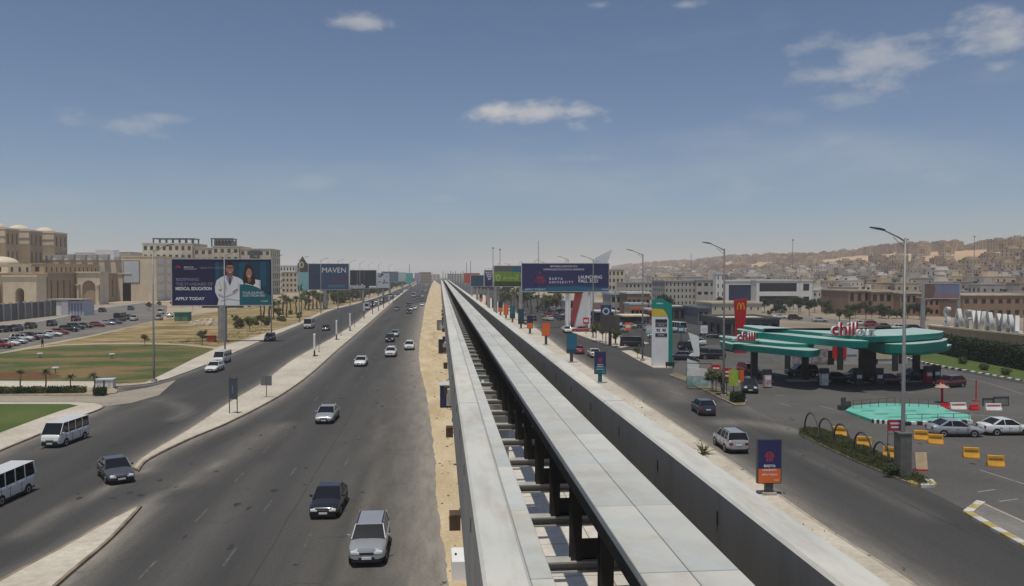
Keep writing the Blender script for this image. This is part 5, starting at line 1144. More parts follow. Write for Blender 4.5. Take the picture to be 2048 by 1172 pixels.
# round blue sign with a white emblem
b = G(1213,690,.12); t = thing('lollipop_sign', 'blue sign with a white ring emblem above the brown board', 'sign', (b.x+.5,b.y+3,.1), R(-6)); z1_ = top_z(b, 612)
MB().tube([(0,0,0),(0,0,z1_-2)], .09, 6).build('post', M_poled, t); MB().box(-1.1,1.1,-.12,.12,z1_-2.6,z1_).build('board', mat('sign_blue', (.04,.06,.13), .5, .1, 1), t); MB().poly([(x,-.13,z) for x, z in ell(0, z1_-1.3, .75, .75)]).build('emblem', M_lg, t); MB().poly([(x,-.135,z) for x, z in ell(0, z1_-1.3, .45, .45)]).build('emblem', mat('sign_blue', (.04,.06,.13)), t)
# site boxes below the guideway
for (px, py, wd, h_, m, l) in [(890,812,2.2,2.4,mat('site_blue', (.02,.022,.09), .5, .2, 1),'dark blue site cabin beside the guideway'),(884,706,2.4,2.6,mat('site_dark', (.03,.03,.035), .6, .2, 1),'dark site cabin further along the guideway'),(878,660,2.2,2.6,mat('site_grey', (.20,.20,.19), .6, .2, 1),'grey site cabin far along the guideway')]:
    p = G(px, py, .012); t = thing('site_cabin', l, 'cabin', (p.x+.55, p.y, .012)); MB().box(-wd/2, wd/2, -1.2, 1.2, .1, h_).build('body', m, t); MB().box(-wd/2-.06, wd/2+.06, -1.26, 1.26, h_, h_+.1).build('roof', M_lg, t); MB().box(-wd/2+.2, wd/2-.2, -1.0, 1.0, 0, .1).build('skid', M_steel, t); MB().box(-.4,.4,-1.23,-1.2,.2,1.9).build('door', M_steel2, t)
p = G(905,1140,.012); t = thing('concrete_block', 'pale concrete block at the foot of the guideway', 'block', (p.x+.4,p.y,.012)); MB().box(-.45,.45,-1.4,.6,0,.9).build('body', M_white, t); MB().box(-.3,-.2,-.5,-.4,.9,.98).box(.2,.3,-.5,-.4,.9,.98).build('lifting_loop', M_steel, t)
# ------------------------------------------------------------------ buildings
M_st = mat('sandstone_cladding', (.38,.285,.19), .85, .10, .25, bump=.05, stain=((.22,.165,.11), .5, (.5, .5, .08))); M_stl = mat('cream_stone', (.66,.56,.41), .85, .08, .25, stain=((.45,.36,.25), .5, (.5, .5, .08))); M_dome = mat('dome_plaster', (.66,.56,.42), .8, .06, .4)
M_win = mat('window_glass', (.025,.03,.036), .12, .2, .6, spec=.6); M_beige = mat('beige_render', (.52,.46,.35), .85, .10, .2, stain=((.34,.29,.22), .55, (.5, .5, .07))); M_greyr = mat('grey_render', (.40,.38,.34), .85, .1, .2); M_wht = mat('white_render', (.68,.67,.64), .8, .08, .2); M_brown = mat('brown_render', (.27,.18,.12), .85, .12, .25); M_dkb = mat('dark_facade', (.10,.10,.105), .5, .2, .3)
PANES = {}
def pane(wd, h, axis, m):
    k = (round(wd, 2), round(h, 2), axis, m.name)
    if k not in PANES:
        b = MB(); d = .06
        b.box(-wd/2, wd/2, -d/2, d/2, -h/2, h/2) if axis == 'F' else b.box(-d/2, d/2, -wd/2, wd/2, -h/2, h/2)
        PANES[k] = b.mesh('window', m)
    return PANES[k]
def block(t, x0, x1, y0, y1, z0, z1, wall, faces, cap=.45, wm=None, cap_m=None, roofm=None):
    """a building body on thing t: faces maps F (towards the camera), R or L to (columns, rows, open width share, open height share)"""
    D = .4; wm = wm or M_win
    ox, oy, oz = t.location
    b = MB(); lx0 = x0-ox+(D if 'L' in faces else 0); lx1 = x1-ox-(D if 'R' in faces else 0); ly0 = y0-oy+(D if 'F' in faces else 0)
    X0, X1, Y0, Y1 = x0-ox, x1-ox, y0-oy, y1-oy
    b.box(lx0, lx1, ly0, Y1, z0, z1)
    for f, (nc, nr, ow, oh) in faces.items():
        a0, a1 = (X0, X1) if f == 'F' else (Y0, Y1); cw = (a1-a0)/nc; ch = (z1-z0)/nr; w_ = cw*ow; h_ = ch*oh
        def bx(u0, u1, v0, v1):
            if f == 'F': b.box(u0, u1, Y0, Y0+D+.02, v0, v1)
            elif f == 'R': b.box(X1-D-.02, X1, u0, u1, v0, v1)
            else: b.box(X0, X0+D+.02, u0, u1, v0, v1)
        for c in range(nc+1):
            lo = a0 if c == 0 else a0+c*cw-(cw-w_)/2; hi = a1 if c == nc else a0+c*cw+(cw-w_)/2
            if f != 'F' and c == 0 and 'F' in faces: lo += D+.025
            bx(lo, hi, z0, z1)
        for c in range(nc):
            u0 = a0+c*cw+(cw-w_)/2+.002; u1 = u0+w_-.004
            for r in range(nr+1):
                v0 = z0 if r == 0 else z0+r*ch-(ch-h_)/2; v1 = z1 if r == nr else z0+r*ch+(ch-h_)/2
                bx(u0, u1, v0, v1-.003)
            for r in range(nr):
                uc = (u0+u1)/2; vc = z0+(r+.5)*ch
                loc = (uc, Y0+D-.06, vc) if f == 'F' else ((X1-D+.06, uc, vc) if f == 'R' else (X0+D-.06, uc, vc))
                link('window', pane(w_-.01, h_-.01, 'F' if f == 'F' else 'R', wm), t, loc)
    o = b.build('wall', wall, t)
    if cap:
        c = MB(); e = .25; c.box(X0-e, X1+e, Y0-e, Y0+.5, z1, z1+cap); c.box(X0-e, X1+e, Y1-.5, Y1+e, z1, z1+cap); c.box(X0-e, X0+.5, Y0+.51, Y1-.51, z1, z1+cap); c.box(X1-.5, X1+e, Y0+.51, Y1-.51, z1, z1+cap)
        c.build('parapet', cap_m or wall, t); MB().box(X0+.52, X1-.52, Y0+.52, Y1-.52, z1, z1+.06).build('roof', roofm or M_beige, t)
    return o
def px_x(px, Y): return at(px, 548, Y).x
def zz(px, py, Y): return at(px, py, Y).z
# sandstone mall with domes
A = thing('arcade_building', 'brown sandstone building with arched portal and low dome', 'building', (-200, 365, .13))
block(A, -250, -170, 365, 461, 0, 14.2, M_st, {'F': (9,2,.3,.55), 'R': (16,1,.22,.62)}, .6, roofm=M_stl)
def arch_portal(t, x0, x1, y0, y1, h, wall, axis, ow=.55, oh=.72):
    """portal block with a pointed round arch cut on one side"""
    ox, oy, oz = t.location; a0, a1 = (y0, y1) if axis == 'R' else (x0, x1); c = (a0+a1)/2; r = (a1-a0)*ow/2; zs = h*oh-r
    b = MB(); arc = [(c+r*math.cos(k/12*math.pi), zs+r*1.15*math.sin(k/12*math.pi)) for k in range(13)]
    outer = [(a1, 0), (a1, h), (a0, h), (a0, 0)]
    pts = [(a0,0),(c-r,0)]+arc[::-1]+[(c+r,0),(a1,0),(a1,h),(a0,h)]
    m = lambda p, d: (d-ox, p[0]-oy, p[1]) if axis == 'R' else (p[0]-ox, d-oy, p[1])
    lo, hi = (x0, x1) if axis == 'R' else (y0, y1)
    b.ring([[m(p, lo) for p in pts], [m(p, hi) for p in pts]])
    b.build('portal', wall, t, fix=True)
    d = lo+.3 if axis == 'R' else hi-.3
    bb = MB(); q = [(c-r, 0)]+arc[::-1]+[(c+r, 0)]; bb.ring([[m(p, d) for p in q], [m(p, d+.1) for p in q]]); bb.build('door', M_brown, t, fix=True)
    cp = MB(); e = .5
    cp.box(x0-ox-e, x1-ox+e, y0-oy-e, y1-oy+e, h, h+.7); cp.build('cornice', M_stl, t)
    return c, r, zs
arch_portal(A, -168.5, -158.5, 390, 400, 14.8, M_stl, 'F', .6, .74)
for xx in (-168, -159): MB().tube([(xx+200, 24.2, 0), (xx+200, 24.2, 9)], .5, 8).box(xx+199.2, xx+200.8, 23.4, 25, 0, .8).box(xx+199.2, xx+200.8, 23.4, 25, 9, 9.6).build('column', M_stl, A)
MB().box(30.2, 41.2, 26, 35.4, 0, 14.0).build('wall', M_st, A)
arch_portal(A, -170, -163, 440, 447, 14.3, M_stl, 'R', .4)
arch_portal(A, -184, -170.5, 356, 364.8, 13.2, M_stl, 'F', .26, .62)
block(A, -262, -190, 340, 364.7, 0, 9.2, M_stl, {'F': (6,1,.3,.5), 'R': (3,1,.3,.5)}, .5)
# drum and dome on its roof
block(A, -206, -190, 372, 392, 14.3, 18.6, M_stl, {'F': (2,1,.3,.5), 'R': (3,1,.35,.5)}, .4)
MB().dome((2, 17, 18.9), 7.2, 3.4, 20, 6).build('dome', M_dome, A, True)
block(A, -225, -186, 396, 455, 14.3, 19.0, M_st, {'R': (12,1,.3,.5), 'F': (6,1,.3,.5)}, .5)
MB().dome((-22, 60, 19.3), 4, 2, 16, 5).build('dome', M_dome, A, True)
T = thing('domed_hotel', 'tall sandstone block with three domed towers behind the arcade', 'building', (-260, 430, .13))
zf = zz(60, 480, 450)
block(T, -320, -231, 405, 498, 0, zf, M_st, {'R': (22,4,.38,.55)}, .6)
for (ya, yb, px, py) in ((485,501,110,467),(457,471,64,463),(433,446,24,459)):
    hz = zz(px, py, ya)
    block(T, -240, -222, ya, yb, 0, hz, M_st, {'R': (3,4,.3,.6)}, .8, cap_m=M_stl)
    MB().box(-240-T.location.x, -222.3-T.location.x, ya-430-.06, ya-430, hz-7, hz-.5).build('sunlit_front', M_stl, T)  # sunlit front of the tower put in as a paler cream face
    MB().box(-240-T.location.x, -222-T.location.x, ya-430-.25, ya-430-.07, hz-4.2, hz-3.6).build('ledge', M_brown, T)
    MB().dome((-231+260, (ya+yb)/2-430, hz+.7), 5.3, 3.1, 20, 6).build('dome', M_dome, T, True)
# pale retail block and its neighbours
C = thing('retail_block', 'long pale cream retail block beyond the arcade', 'building', (-200, 470, .13))
block(C, -262, -176, 475, 560, 0, zz(200, 521, 475), M_stl, {'F': (10,1,.2,.2)}, .9, cap_m=M_wht, roofm=M_wht)
MB().box(-30, 10, 8, 60, zz(200, 521, 475)+.1, zz(200, 510, 480)).build('roof_room', M_greyr, C); MB().box(2, 12, 12, 20, zz(200, 521, 475)+.1, zz(180, 500, 482)).build('roof_room', M_wht, C)
for k in range(9): MB().box(-34+k*6.2, -31+k*6.2, 3, 6, zz(200, 521, 475)+.06, zz(200, 521, 475)+1.5+rnd.random()*2).build('roof_unit', M_greyr, C)
K = thing('cream_box_building', 'plain cream box building left of the medical billboard', 'building', (-160, 440, .13))
hK = zz(290, 514, 440)
block(K, px_x(245,440), px_x(313,440), 440, 500, 0, hK, M_stl, {'R': (4,5,.8,.75)}, .5, wm=M_wht)
MB().box(px_x(248,440)+160, px_x(278,440)+160, -.25, -.05, hK*.42, hK*.9).build('display_panel', M_lg, K); MB().box(px_x(246,440)+160, px_x(280,440)+160, -.12, -.03, hK*.40, hK*.92).build('panel_frame', M_brown, K)
Bd = thing('framed_office_building', 'large beige office building with open concrete frames on its roof', 'building', (-160, 560, .13))
bx = [(285,385,488),(385,425,497),(425,478,494),(478,540,499)]
for i, (a, b_, py) in enumerate(bx):
    xa, xb = px_x(a, 560), px_x(b_, 560); h_ = zz((a+b_)/2, py, 560)
    block(Bd, xa+(.05 if i else 0), xb, 560+2*(i % 2), 595, 0, h_, M_beige, {'F': (max(3, round((b_-a)/13)),6,.5,.5)} | ({'R': (5,6,.75,.7)} if i == 3 else {}), .6, roofm=M_greyr)
for (a, b_, p0, p1) in ((305,385,488,478),(422,462,494,478)):
    xa, xb = px_x(a, 562)+160, px_x(b_, 562)+160; z0_, z1_ = zz(a, p0, 562), zz(a, p1, 562); f = MB()
    for k in range(7): x = xa+(xb-xa)*k/6; f.box(x-.35, x+.35, 4, 5, z0_, z1_); f.box(x-.35, x+.35, 16, 17, z0_, z1_)
    f.box(xa-.5, xb+.5, 3.4, 17.6, z1_, z1_+.6); f.build('roof_frame', M_dkb, Bd)
MB().box(px_x(425,561)+160, px_x(462,561)+160, 5.5, 15, zz(425,494,562), zz(425,481,562)).build('roof_room', M_dkb, Bd); MB().box(px_x(500,560)+160, px_x(520,560)+160, -.3, 0, zz(500,518,560), zz(500,502,560)).build('glass_bay', M_win, Bd)
# distant left blocks
for i, (a, b_, py, Y, m, l) in enumerate([(560,590,532,700,M_wht,'small white block right of the framed office building'),(563,602,545,620,M_beige,'low beige block behind the left palms'),(150,200,506,700,M_wht,'white rooftop block behind the retail block'),(235,262,505,720,M_beige,'tan block behind the retail block'),(700,726,541,900,M_greyr,'grey block peeping over the charcoal billboard'),(838,862,545,1300,M_brown,'reddish far building near the end of the road'),(845,880,549,1900,M_beige,'hazy beige building at the end of the road'),(895,925,548,1500,M_greyr,'hazy grey building left of the red billboard')]):
    xa, xb = px_x(a, Y), px_x(b_, Y); t = thing('distant_building', l, 'building', ((xa+xb)/2, Y, .1)); block(t, xa, xb, Y, Y+30, 0, zz(a, py, Y), m, {'F': (5,4,.5,.5)}, .5)
# low perimeter wall, kiosk and hut on the left
p0, p1 = G(-60,650,.13), G(112,631,.13); d = p1-p0; t = thing('perimeter_wall', 'low grey perimeter wall below the arcade building', 'wall', p0, math.atan2(d.y, d.x)); L_ = d.length; n = 12
for k in range(n): MB().box(L_*k/n+.05, L_*(k+1)/n-.05, -.15, .15, 0, 5.2).build('panel', [M_dkb, mat('grey_panel', (.17,.175,.18), .6, .1, .4)][(k*k+k//3) % 2], t); MB().box(L_*k/n-.3, L_*k/n+.3, -.35, .35, 0, 5.6).build('pillar', M_greyr, t)
p0 = G(132,630,.13); t = thing('white_kiosk', 'white kiosk with a lilac side panel by the driveway', 'kiosk', p0, R(-14)); MB().box(-5.5,0,-2,4,0,4.6).build('wall', M_wht, t); MB().box(.02,2.6,-2.3,4,0,5.4).build('side_panel', mat('lilac_panel', (.52,.48,.56), .6, .06, .4), t); MB().box(2.62,8,-1.5,4,0,5.0).build('shutter', M_lg, t)
for k in range(4): MB().box(3.2+k*1.2, 3.8+k*1.2, -1.6, -1.52, .4, 4.2).build('slat', M_grayp, t)
MB().box(-5.6, 8.1, -2.5, 4.2, 5.42, 5.65).build('roof', M_greyr, t); MB().box(-4.8,-3.2,-2.05,-2.01,0,2.4).build('door', M_dkb, t)
p0 = G(366,642,.13); t = thing('green_hut', 'small green hut left of the billboard post', 'hut', p0, R(-5)); MB().box(-2,2,-1.5,1.5,0,2.6).build('wall', mat('green_sheet', (.06,.22,.13), .7, .2, .6), t); MB().box(-2.3,2.3,-1.8,1.8,2.6,2.8).build('roof', mat('green_roof', (.09,.30,.19), .7, .2, .6), t); MB().box(-.5,.5,-1.54,-1.5,0,2.0).build('door', M_dkb, t)
p0 = G(211,775,.13); t = thing('white_cabin', 'small white cabin beside the clipped hedge', 'cabin', p0, R(6)); MB().box(-1.05,1.05,-.7,.7,0,1.0).build('wall', M_wht, t); MB().box(-1.12,1.12,-.78,.78,1.0,1.12).build('roof', M_lg, t); MB().box(-.08,.12,-.74,-.7,.0,.98).build('door', M_dkb, t); MB().box(-.7,-.45,-.72,-.7,.1,.9).box(.5,.75,-.72,-.7,.1,.9).build('shutter', M_lg, t)
p0 = G(423,684,.13); t = thing('red_bin', 'red skip beside the billboard post', 'bin', p0, R(5)); MB().ring([[(-.7,-.6,0),(.7,-.6,0),(.7,.6,0),(-.7,.6,0)],[(-.9,-.7,1.3),(.9,-.7,1.3),(.9,.7,1.3),(-.9,.7,1.3)]]).build('body', mat('skip_red', (.36,.06,.03), .7, .2, 1), t, fix=True); MB().box(-.95,.95,-.75,.75,1.3,1.4).build('rim', M_redp, t)

# right-hand buildings
def rb(name, label, a, b_, py, Y, dep, wall, faces, wm=None, **k):
    xa, xb = px_x(a, Y), px_x(b_, Y); t = thing(name, label, 'building', ((xa+xb)/2, Y, .1)); h_ = zz((a+b_)/2, py, Y); block(t, xa, xb, Y, Y+dep, 0, h_, wall, faces, wm=wm, **k); return t, xa, xb, h_
rb('office_building', 'grey three storey office building with small windows', 1330, 1392, 563, 352, 22, M_greyr, {'F': (8,4,.4,.5), 'L': (6,4,.5,.5)})
rb('office_building', 'grey office building with paired dark windows', 1393, 1432, 561, 350, 22, M_greyr, {'F': (3,3,.6,.35)})
rb('office_building', 'tall pale stair tower between the grey and white offices', 1432, 1450, 548, 346, 10, M_wht, {'F': (2,4,.25,.5)})
rb('office_building', 'white office with a navy glass front', 1451, 1512, 563, 346, 25, M_wht, {'F': (1,1,.78,.72)}, wm=mat('navy_glass', (.025,.04,.085), .15, .2, .3, spec=.6))
rb('office_building', 'white framed office with dark glazing and two square windows', 1513, 1600, 562, 340, 25, M_wht, {'F': (1,2,.86,.66)}, wm=M_win)
rb('office_building', 'white end wall with two square dark windows', 1600.5, 1625, 562, 340, 25, M_wht, {'F': (1,2,.5,.55)})
rb('shop_block', 'dark grey shop block with black shopfronts behind the price totem', 1336, 1396, 616, 235, 18, M_dkb, {'F': (5,1,.7,.6), 'L': (3,1,.6,.5)}, cap_m=mat('slate_fascia', (.16,.17,.20), .6, .1, .5))
rb('shop_block', 'slate grey shop block left of the cream house', 1397, 1418, 618, 222, 14, mat('slate_render', (.17,.175,.20), .7, .1, .4), {'F': (2,1,.7,.6)})
rb('cream_house', 'cream house with small windows behind the red pylon', 1424, 1524, 608, 226, 14, mat('cream_render', (.60,.53,.40), .8, .08, .3), {'F': (7,2,.2,.3)})
rb('shop_block', 'dark restaurant building under the left end of the canopy', 1446, 1560, 640, 172, 14, M_dkb, {'F': (6,1,.7,.55), 'L': (3,1,.6,.5)})
rb('beige_villa', 'beige villa behind the university billboard', 1216, 1248, 540, 470, 20, M_beige, {'F': (4,4,.5,.5)})
rb('beige_villa', 'long grey school building left of the grey office', 1250, 1328, 566, 420, 20, M_greyr, {'F': (10,3,.5,.5)})
rb('pavilion', 'low brown pavilion right of the brown sign board', 1255, 1300, 588, 262, 12, M_brown, {'F': (5,1,.6,.5)}, cap=.6, cap_m=M_wht)
rb('pavilion', 'grey roofed pavilion behind the lamp', 1222, 1254, 590, 275, 14, M_greyr, {'F': (3,2,.6,.5)}, cap=.8, cap_m=M_lg)
# flat market canopies
for (a, b_, py, Y, l) in [(1192,1240,622,225,'thin pale canopy left of the price totem'),(1246,1300,631,215,'long beige market canopy beside the price totem'),(1176,1215,634,240,'thin grey canopy behind the leaning sail')]:
    xa, xb = px_x(a, Y), px_x(b_, Y); z_ = zz(a, py, Y); t = thing('market_canopy', l, 'canopy', ((xa+xb)/2, Y, 0)); wd = (xb-xa)/2
    MB().box(-wd, wd, 0, 9, z_-.35, z_).build('roof', M_stl if '1246' in str(a) else M_lg, t)
    for x in (-wd+.4, 0, wd-.4):
        for yy in (.5, 8.5): MB().box(x-.15, x+.15, yy-.15, yy+.15, 0, z_-.35).build('post', M_steel, t)
    MB().box(-wd+.5, wd-.5, 6, 8.3, 0, z_-.8).build('counter', M_dkb, t)
rg = random.Random(61)
RC = ['white', 'silver', 'black', 'grey', 'navy', 'red', 'beige']
for i in range(22):
    px = 1090+rg.random()*230; py = 622+(px-1090)*.14+rg.uniform(0, 14)
    kd = rg.choice(['sedan', 'suv', 'hatch']); c = rg.choice(RC)
    car(kd, c, G(px, py, .0), rg.choice((.9, 1.2, -.4, 1.5)), c+' '+{'sedan': 'saloon', 'suv': 'tall car', 'hatch': 'hatchback'}[kd]+' on the busy lot, '+ORD[i % 20]+(' nearer' if i > 19 else '')+' of the loosely parked cars', 'loosely parked cars on the busy lot', False)
SB = [(1172,668,M_redp,'red'),(1256,682,M_orange,'orange'),(1299,690,M_lg,'pale grey'),(1362,690,M_teal,'teal'),(1408,690,M_pw,'white'),(1240,676,M_teal2,'dark teal')]
for (px, py, m, cn) in SB:
    t = thing('shop_sign', cn+' standing shop sign before the right-hand shops', 'sign', G(px, py), R(-8), 'standing shop signs'); MB().box(-.08,.08,-.08,.08,0,2.4).build('post', M_hoop, t); MB().box(-.7,.7,-.1,.1,2.4,4.0).build('board', m, t); MB().box(-.5,.5,-.12,-.1,2.9,3.5).build('print', M_pink, t)
for (a, b_, py, Y, c1, l) in [(1300,1334,622,232,M_brown,'brown shopfront left behind the price totem'),(1172,1196,620,262,M_greyr,'grey shopfront behind the leaning sail'),(1262,1296,610,250,M_cream,'cream shopfront under the long market canopy'),(1090,1128,600,330,M_beige,'low beige shops beyond the busy lot'),(1128,1170,603,318,M_greyr,'low grey shops beyond the busy lot')]:
    tt = rb('shopfront', l, a, b_, py, Y, 9, c1, {'F': (4,1,.72,.55)}, cap=.5, cap_m=M_lg)[0]
    MB().box(-3, 3, -.35, -.02, 2.9, 3.6).build('fascia_sign', [M_redp, M_teal, M_orange, M_navy2, M_pw][a % 5], tt)
# brown mall and its standing letters
for (a, b_, py, Y, l, fc) in [(1697,1742,583,268,'brown mall wing with a recessed grey bay',{'F': (3,2,.5,.7)}),(1743,1800,585,266,'brown mall wing with a large tan panel',{'F': (4,2,.6,.6)}),(1801,1846,588,262,'brown mall wing left of the faded billboard',{'F': (4,2,.5,.6)}),(1847,1925,597,258,'pinkish mall wing below the faded billboard',{'F': (7,2,.55,.5)}),(1926,2110,592,246,'brown mall wing with a row of square windows',{'F': (11,2,.5,.42)})]:
    rb('mall_wing', l, a, b_, py, Y, 20, mat('pink_render', (.34,.20,.15), .85, .1, .3) if 'pink' in l else M_brown, fc, cap_m=M_beige, roofm=M_beige)
p0, p1 = G(1860,688,.14), G(2110,722,.14); d = p1-p0; L_ = d.length
t = thing('letter_wall', 'low beige wall carrying the standing mall letters', 'wall', p0, math.atan2(d.y, d.x)); MB().box(0, L_, -.4, .4, 0, 3.7).build('wall', M_st, t); MB().box(-.2, L_+.2, -.6, .6, 3.7, 4.0).build('coping', M_stl, t)
ltr = mat('letter_face', (.55,.55,.54), .5, .06, .5)
s_ = 'SAFWA MALL'; pos = [1895,1918,1936,1957,1980,0,2003,2021,2037,2056]
for ch, px in zip(s_, pos):
    if ch == ' ': continue
    # stand on the wall line
    best = min((abs((at(px, 600, Y).x-p0.x)*d.y-(Y-p0.y)*d.x), Y) for Y in np.linspace(60, 260, 800)); Y = best[1]; q = at(px, 600, Y)
    sc_ = max(3, (top_z(q, 612+(px-1895)*.12)-4.1))*1.36
    t = thing('standing_letter', 'large white standing letter '+ch+(' of SAFWA' if px < 1990 else ' of MALL')+{1918:' beside the S',1980:' at its end',2037:', first of two',2056:', last one'}.get(px, ''), 'letter', (q.x, q.y, 4.03), math.atan2(d.y, d.x), 'letters of the mall sign')
    me = text_mesh(ch, sc_, ltr, .4, .05, .6); z_min = min(v.co.z for v in me.vertices); o = link('letter', me, t, (0, 0, -z_min+.0)); MB().box(-.8, .8, -.3, .3, -.02, .02).build('base_plate', M_steel2, t)

# ------------------------------------------------------------------ vegetation
def leaf_cloud(b, c, rx, ry, rz, n, s, rg, mi=0, shell=.55):
    for _ in range(n):
        v = Vector((rg.gauss(0,1), rg.gauss(0,1), rg.gauss(0,1))).normalized(); r = shell+(1-shell)*rg.random()
        p = Vector((c[0]+v.x*rx*r, c[1]+v.y*ry*r, c[2]+v.z*rz*r)); n1 = (v+Vector((rg.uniform(-.8,.8), rg.uniform(-.8,.8), rg.uniform(-.3,.9)))).normalized()
        u_ = n1.orthogonal().normalized(); w_ = n1.cross(u_); a = rg.uniform(0, 6.28); u2 = u_*math.cos(a)+w_*math.sin(a); w2 = n1.cross(u2); k = s*rg.uniform(.6, 1.3)
        b.quad(p-u2*k*.9, p-w2*k*.45, p+u2*k*.9, p+w2*k*.45, mi)
TREES = {}
def tree_mesh(v, h=6.0):
    if v in TREES: return TREES[v]
    rg = random.Random(100+v); tb = MB(); th = h*(.38 if v < 5 else .08)
    tb.tube([(0,0,0), (.1*rg.uniform(-1,1), .1, th*.5), (.15*rg.uniform(-1,1), 0, th), (0, 0, h*.7)], [.16, .13, .10, .05], 7)
    cb_ = MB(); 
    for k in range(7):
        a = k*2.4+rg.random(); rr = h*.22*rg.uniform(.4, 1.1); c = (rr*math.cos(a)*(1 if v < 5 else 1.5), rr*math.sin(a)*(1 if v < 5 else 1.5), th+h*rg.uniform(.12, .48 if v < 5 else .6))
        tb.tube([(0, 0, th*.9), (c[0]*.5, c[1]*.5, (th+c[2])/2), c], [.07, .05, .02], 5)
        leaf_cloud(cb_, c, h*.19*rg.uniform(.7,1.2), h*.19*rg.uniform(.7,1.2), h*.15*rg.uniform(.8,1.2), 210, .24*h/6, rg, 0, .15)
    TREES[v] = (tb.mesh('trunk', M_bark), cb_.mesh('crown', M_leaf)); return TREES[v]
def tree(px, py, h, label, group=None, m=None, z=.13, v=None, loc=None):
    p = loc or G(px, py, z); v = rnd.randrange(5) if v is None else v; tm, cm = tree_mesh(v); t = thing('tree', label, 'tree', p, rnd.uniform(0, 6.28), group)
    t.scale = (h/6*rnd.uniform(.9,1.15), h/6*rnd.uniform(.9,1.15), h/6)
    link('trunk', tm, t); c = link('crown', cm, t); repaint(c, m or rnd.choice([M_leaf, M_leaf2, M_leafd])); return t
def frond(b, a, el, ln, wd, droop, rg, mi=0, n=5):
    """one arching frond with a folded blade"""
    d = Vector((math.cos(a), math.sin(a), 0)); s = Vector((-d.y, d.x, 0)); L_, R_, C_ = [], [], []
    for k in range(n+1):
        t = k/n; r = ln*t; z_ = ln*(math.sin(el)*t-droop*t*t); x = ln*math.cos(el)*t
        c = d*x+Vector((0, 0, z_)); w_ = wd*math.sin(math.pi*(.08+.9*t))
        C_.append(c); L_.append(c+s*w_-Vector((0,0,w_*.5))); R_.append(c-s*w_-Vector((0,0,w_*.5)))
    for k in range(n):
        b.quad(C_[k], L_[k]*.6+L_[k+1]*.4, L_[k+1], C_[k+1], mi); b.quad(C_[k], C_[k+1], R_[k+1], R_[k]*.6+R_[k+1]*.4, mi)
PALMS = {}
def palm_mesh(v, h=7.0):
    if v in PALMS: return PALMS[v]
    rg = random.Random(50+v); tb = MB(); n = 8
    tb.tube([(.12*math.sin(k*.7+v), .1*math.cos(k+v), h*.72*k/n) for k in range(n+1)], [.26-.10*k/n+.02*(k % 2) for k in range(n+1)], 8)
    cb_ = MB(); tmp = MB()
    for k in range(34): frond(tmp, k*2.4+rg.random()*.4, rg.uniform(-.2, 1.25), rg.uniform(1.9, 2.9), .28, rg.uniform(.25, .7), rg)
    tx, ty = tb.v[-1][0], tb.v[-1][1]
    cb_.v = [(x+tx, y+ty, z+h*.72) for x, y, z in tmp.v]; cb_.f = tmp.f; cb_.m = tmp.m
    PALMS[v] = (tb.mesh('trunk', M_bark), cb_.mesh('crown', M_frond)); return PALMS[v]
def palm(px, py, h, label, group=None, z=.13, dry=False, loc=None):
    p = loc or G(px, py, z); tm, cm = palm_mesh(rnd.randrange(4)); t = thing('palm_tree', label, 'palm', p, rnd.uniform(0, 6.28), group); t.scale = (h/7*rnd.uniform(.85,1.1),)*2+(h/7,)
    link('trunk', tm, t); c = link('crown', cm, t)
    if dry: repaint(c, M_frondd)
    return t
# young palms by the clipped hedge
YP = ['small palm leftmost by the clipped hedge', 'second small palm by the clipped hedge', 'third small palm, leaning over the hedge', 'small palm just left of the white cabin']
for (px, py, h_), l in zip([(41,777,2.8),(92,777,2.9),(141,786,2.7),(189,782,2.6)], YP): palm(px, py, h_, l, 'small palms by the hedge')
for (px, py, l) in [(80,716,'flat topped shrub left on the lawn'),(224,717,'flat topped shrub in the middle of the lawn'),(111,746,'flat topped shrub above the red flower bed')]:
    t = thing('lawn_lamp', l.replace('flat topped shrub', 'low mushroom lamp'), 'lamp', G(px, py, .135), 0, 'mushroom lamps on the lawn'); MB().tube([(0,0,0),(0,0,.75)], .06, 6).build('post', M_poled, t); MB().ring([[(.5*math.cos(k/5*math.pi), .5*math.sin(k/5*math.pi), .75) for k in range(10)], [(.42*math.cos(k/5*math.pi), .42*math.sin(k/5*math.pi), .88) for k in range(10)]]).build('shade', M_lg, t)
def shrub(name, label, cat, p, rx, ry, rz, n, s, m, group=None, rz_=0, seed=1, box=False):
    rg = random.Random(seed); b = MB(); t = thing(name, label, cat, p, rz_, group)
    if box:
        for _ in range(n):
            c = (rg.uniform(-rx, rx), rg.uniform(-ry, ry), rg.uniform(0, 2*rz)); f = rg.randrange(3)
            if f == 0: c = (c[0], rg.choice((-ry, ry))*(1+rg.gauss(0, .06)), c[2])
            elif f == 1: c = (c[0], c[1], 2*rz*(1+rg.gauss(0, .06)))
            else: c = (rg.choice((-rx, rx)), c[1], c[2]) if rg.random() < .3 else (c[0], -ry*(1+rg.gauss(0, .08)), c[2])
            leaf_cloud(b, c, s, s, s, 1, s, rg)
        MB().box(-rx*.97, rx*.97, -ry*.85, ry*.85, 0, rz*1.85).build('core', m, t)
    else:
        leaf_cloud(b, (0, 0, rz*.9), rx, ry, rz, n, s, rg, 0, .35)
        MB().tube([(0,0,0),(0,0,rz)], [.06,.03], 5).build('stem', M_bark, t)
    b.build('foliage', m, t); return t
for k in range(6):
    p0 = G(-10+k*32, 786.5-.3*k, .13); shrub('clipped_hedge', 'clipped low hedge piece, '+ORD[k]+' from the left along the side street', 'hedge', p0, 1.2, .55, .35, 420, .12, M_leaf2 if k % 2 else M_leafd, 'clipped hedge pieces', 0, k, True)
shrub('clipped_hedge', 'separate round hedge piece beside the white cabin', 'hedge', G(200,789,.13), .65, .5, .4, 320, .12, M_leafd, 'clipped hedge pieces', 0, 9, True)
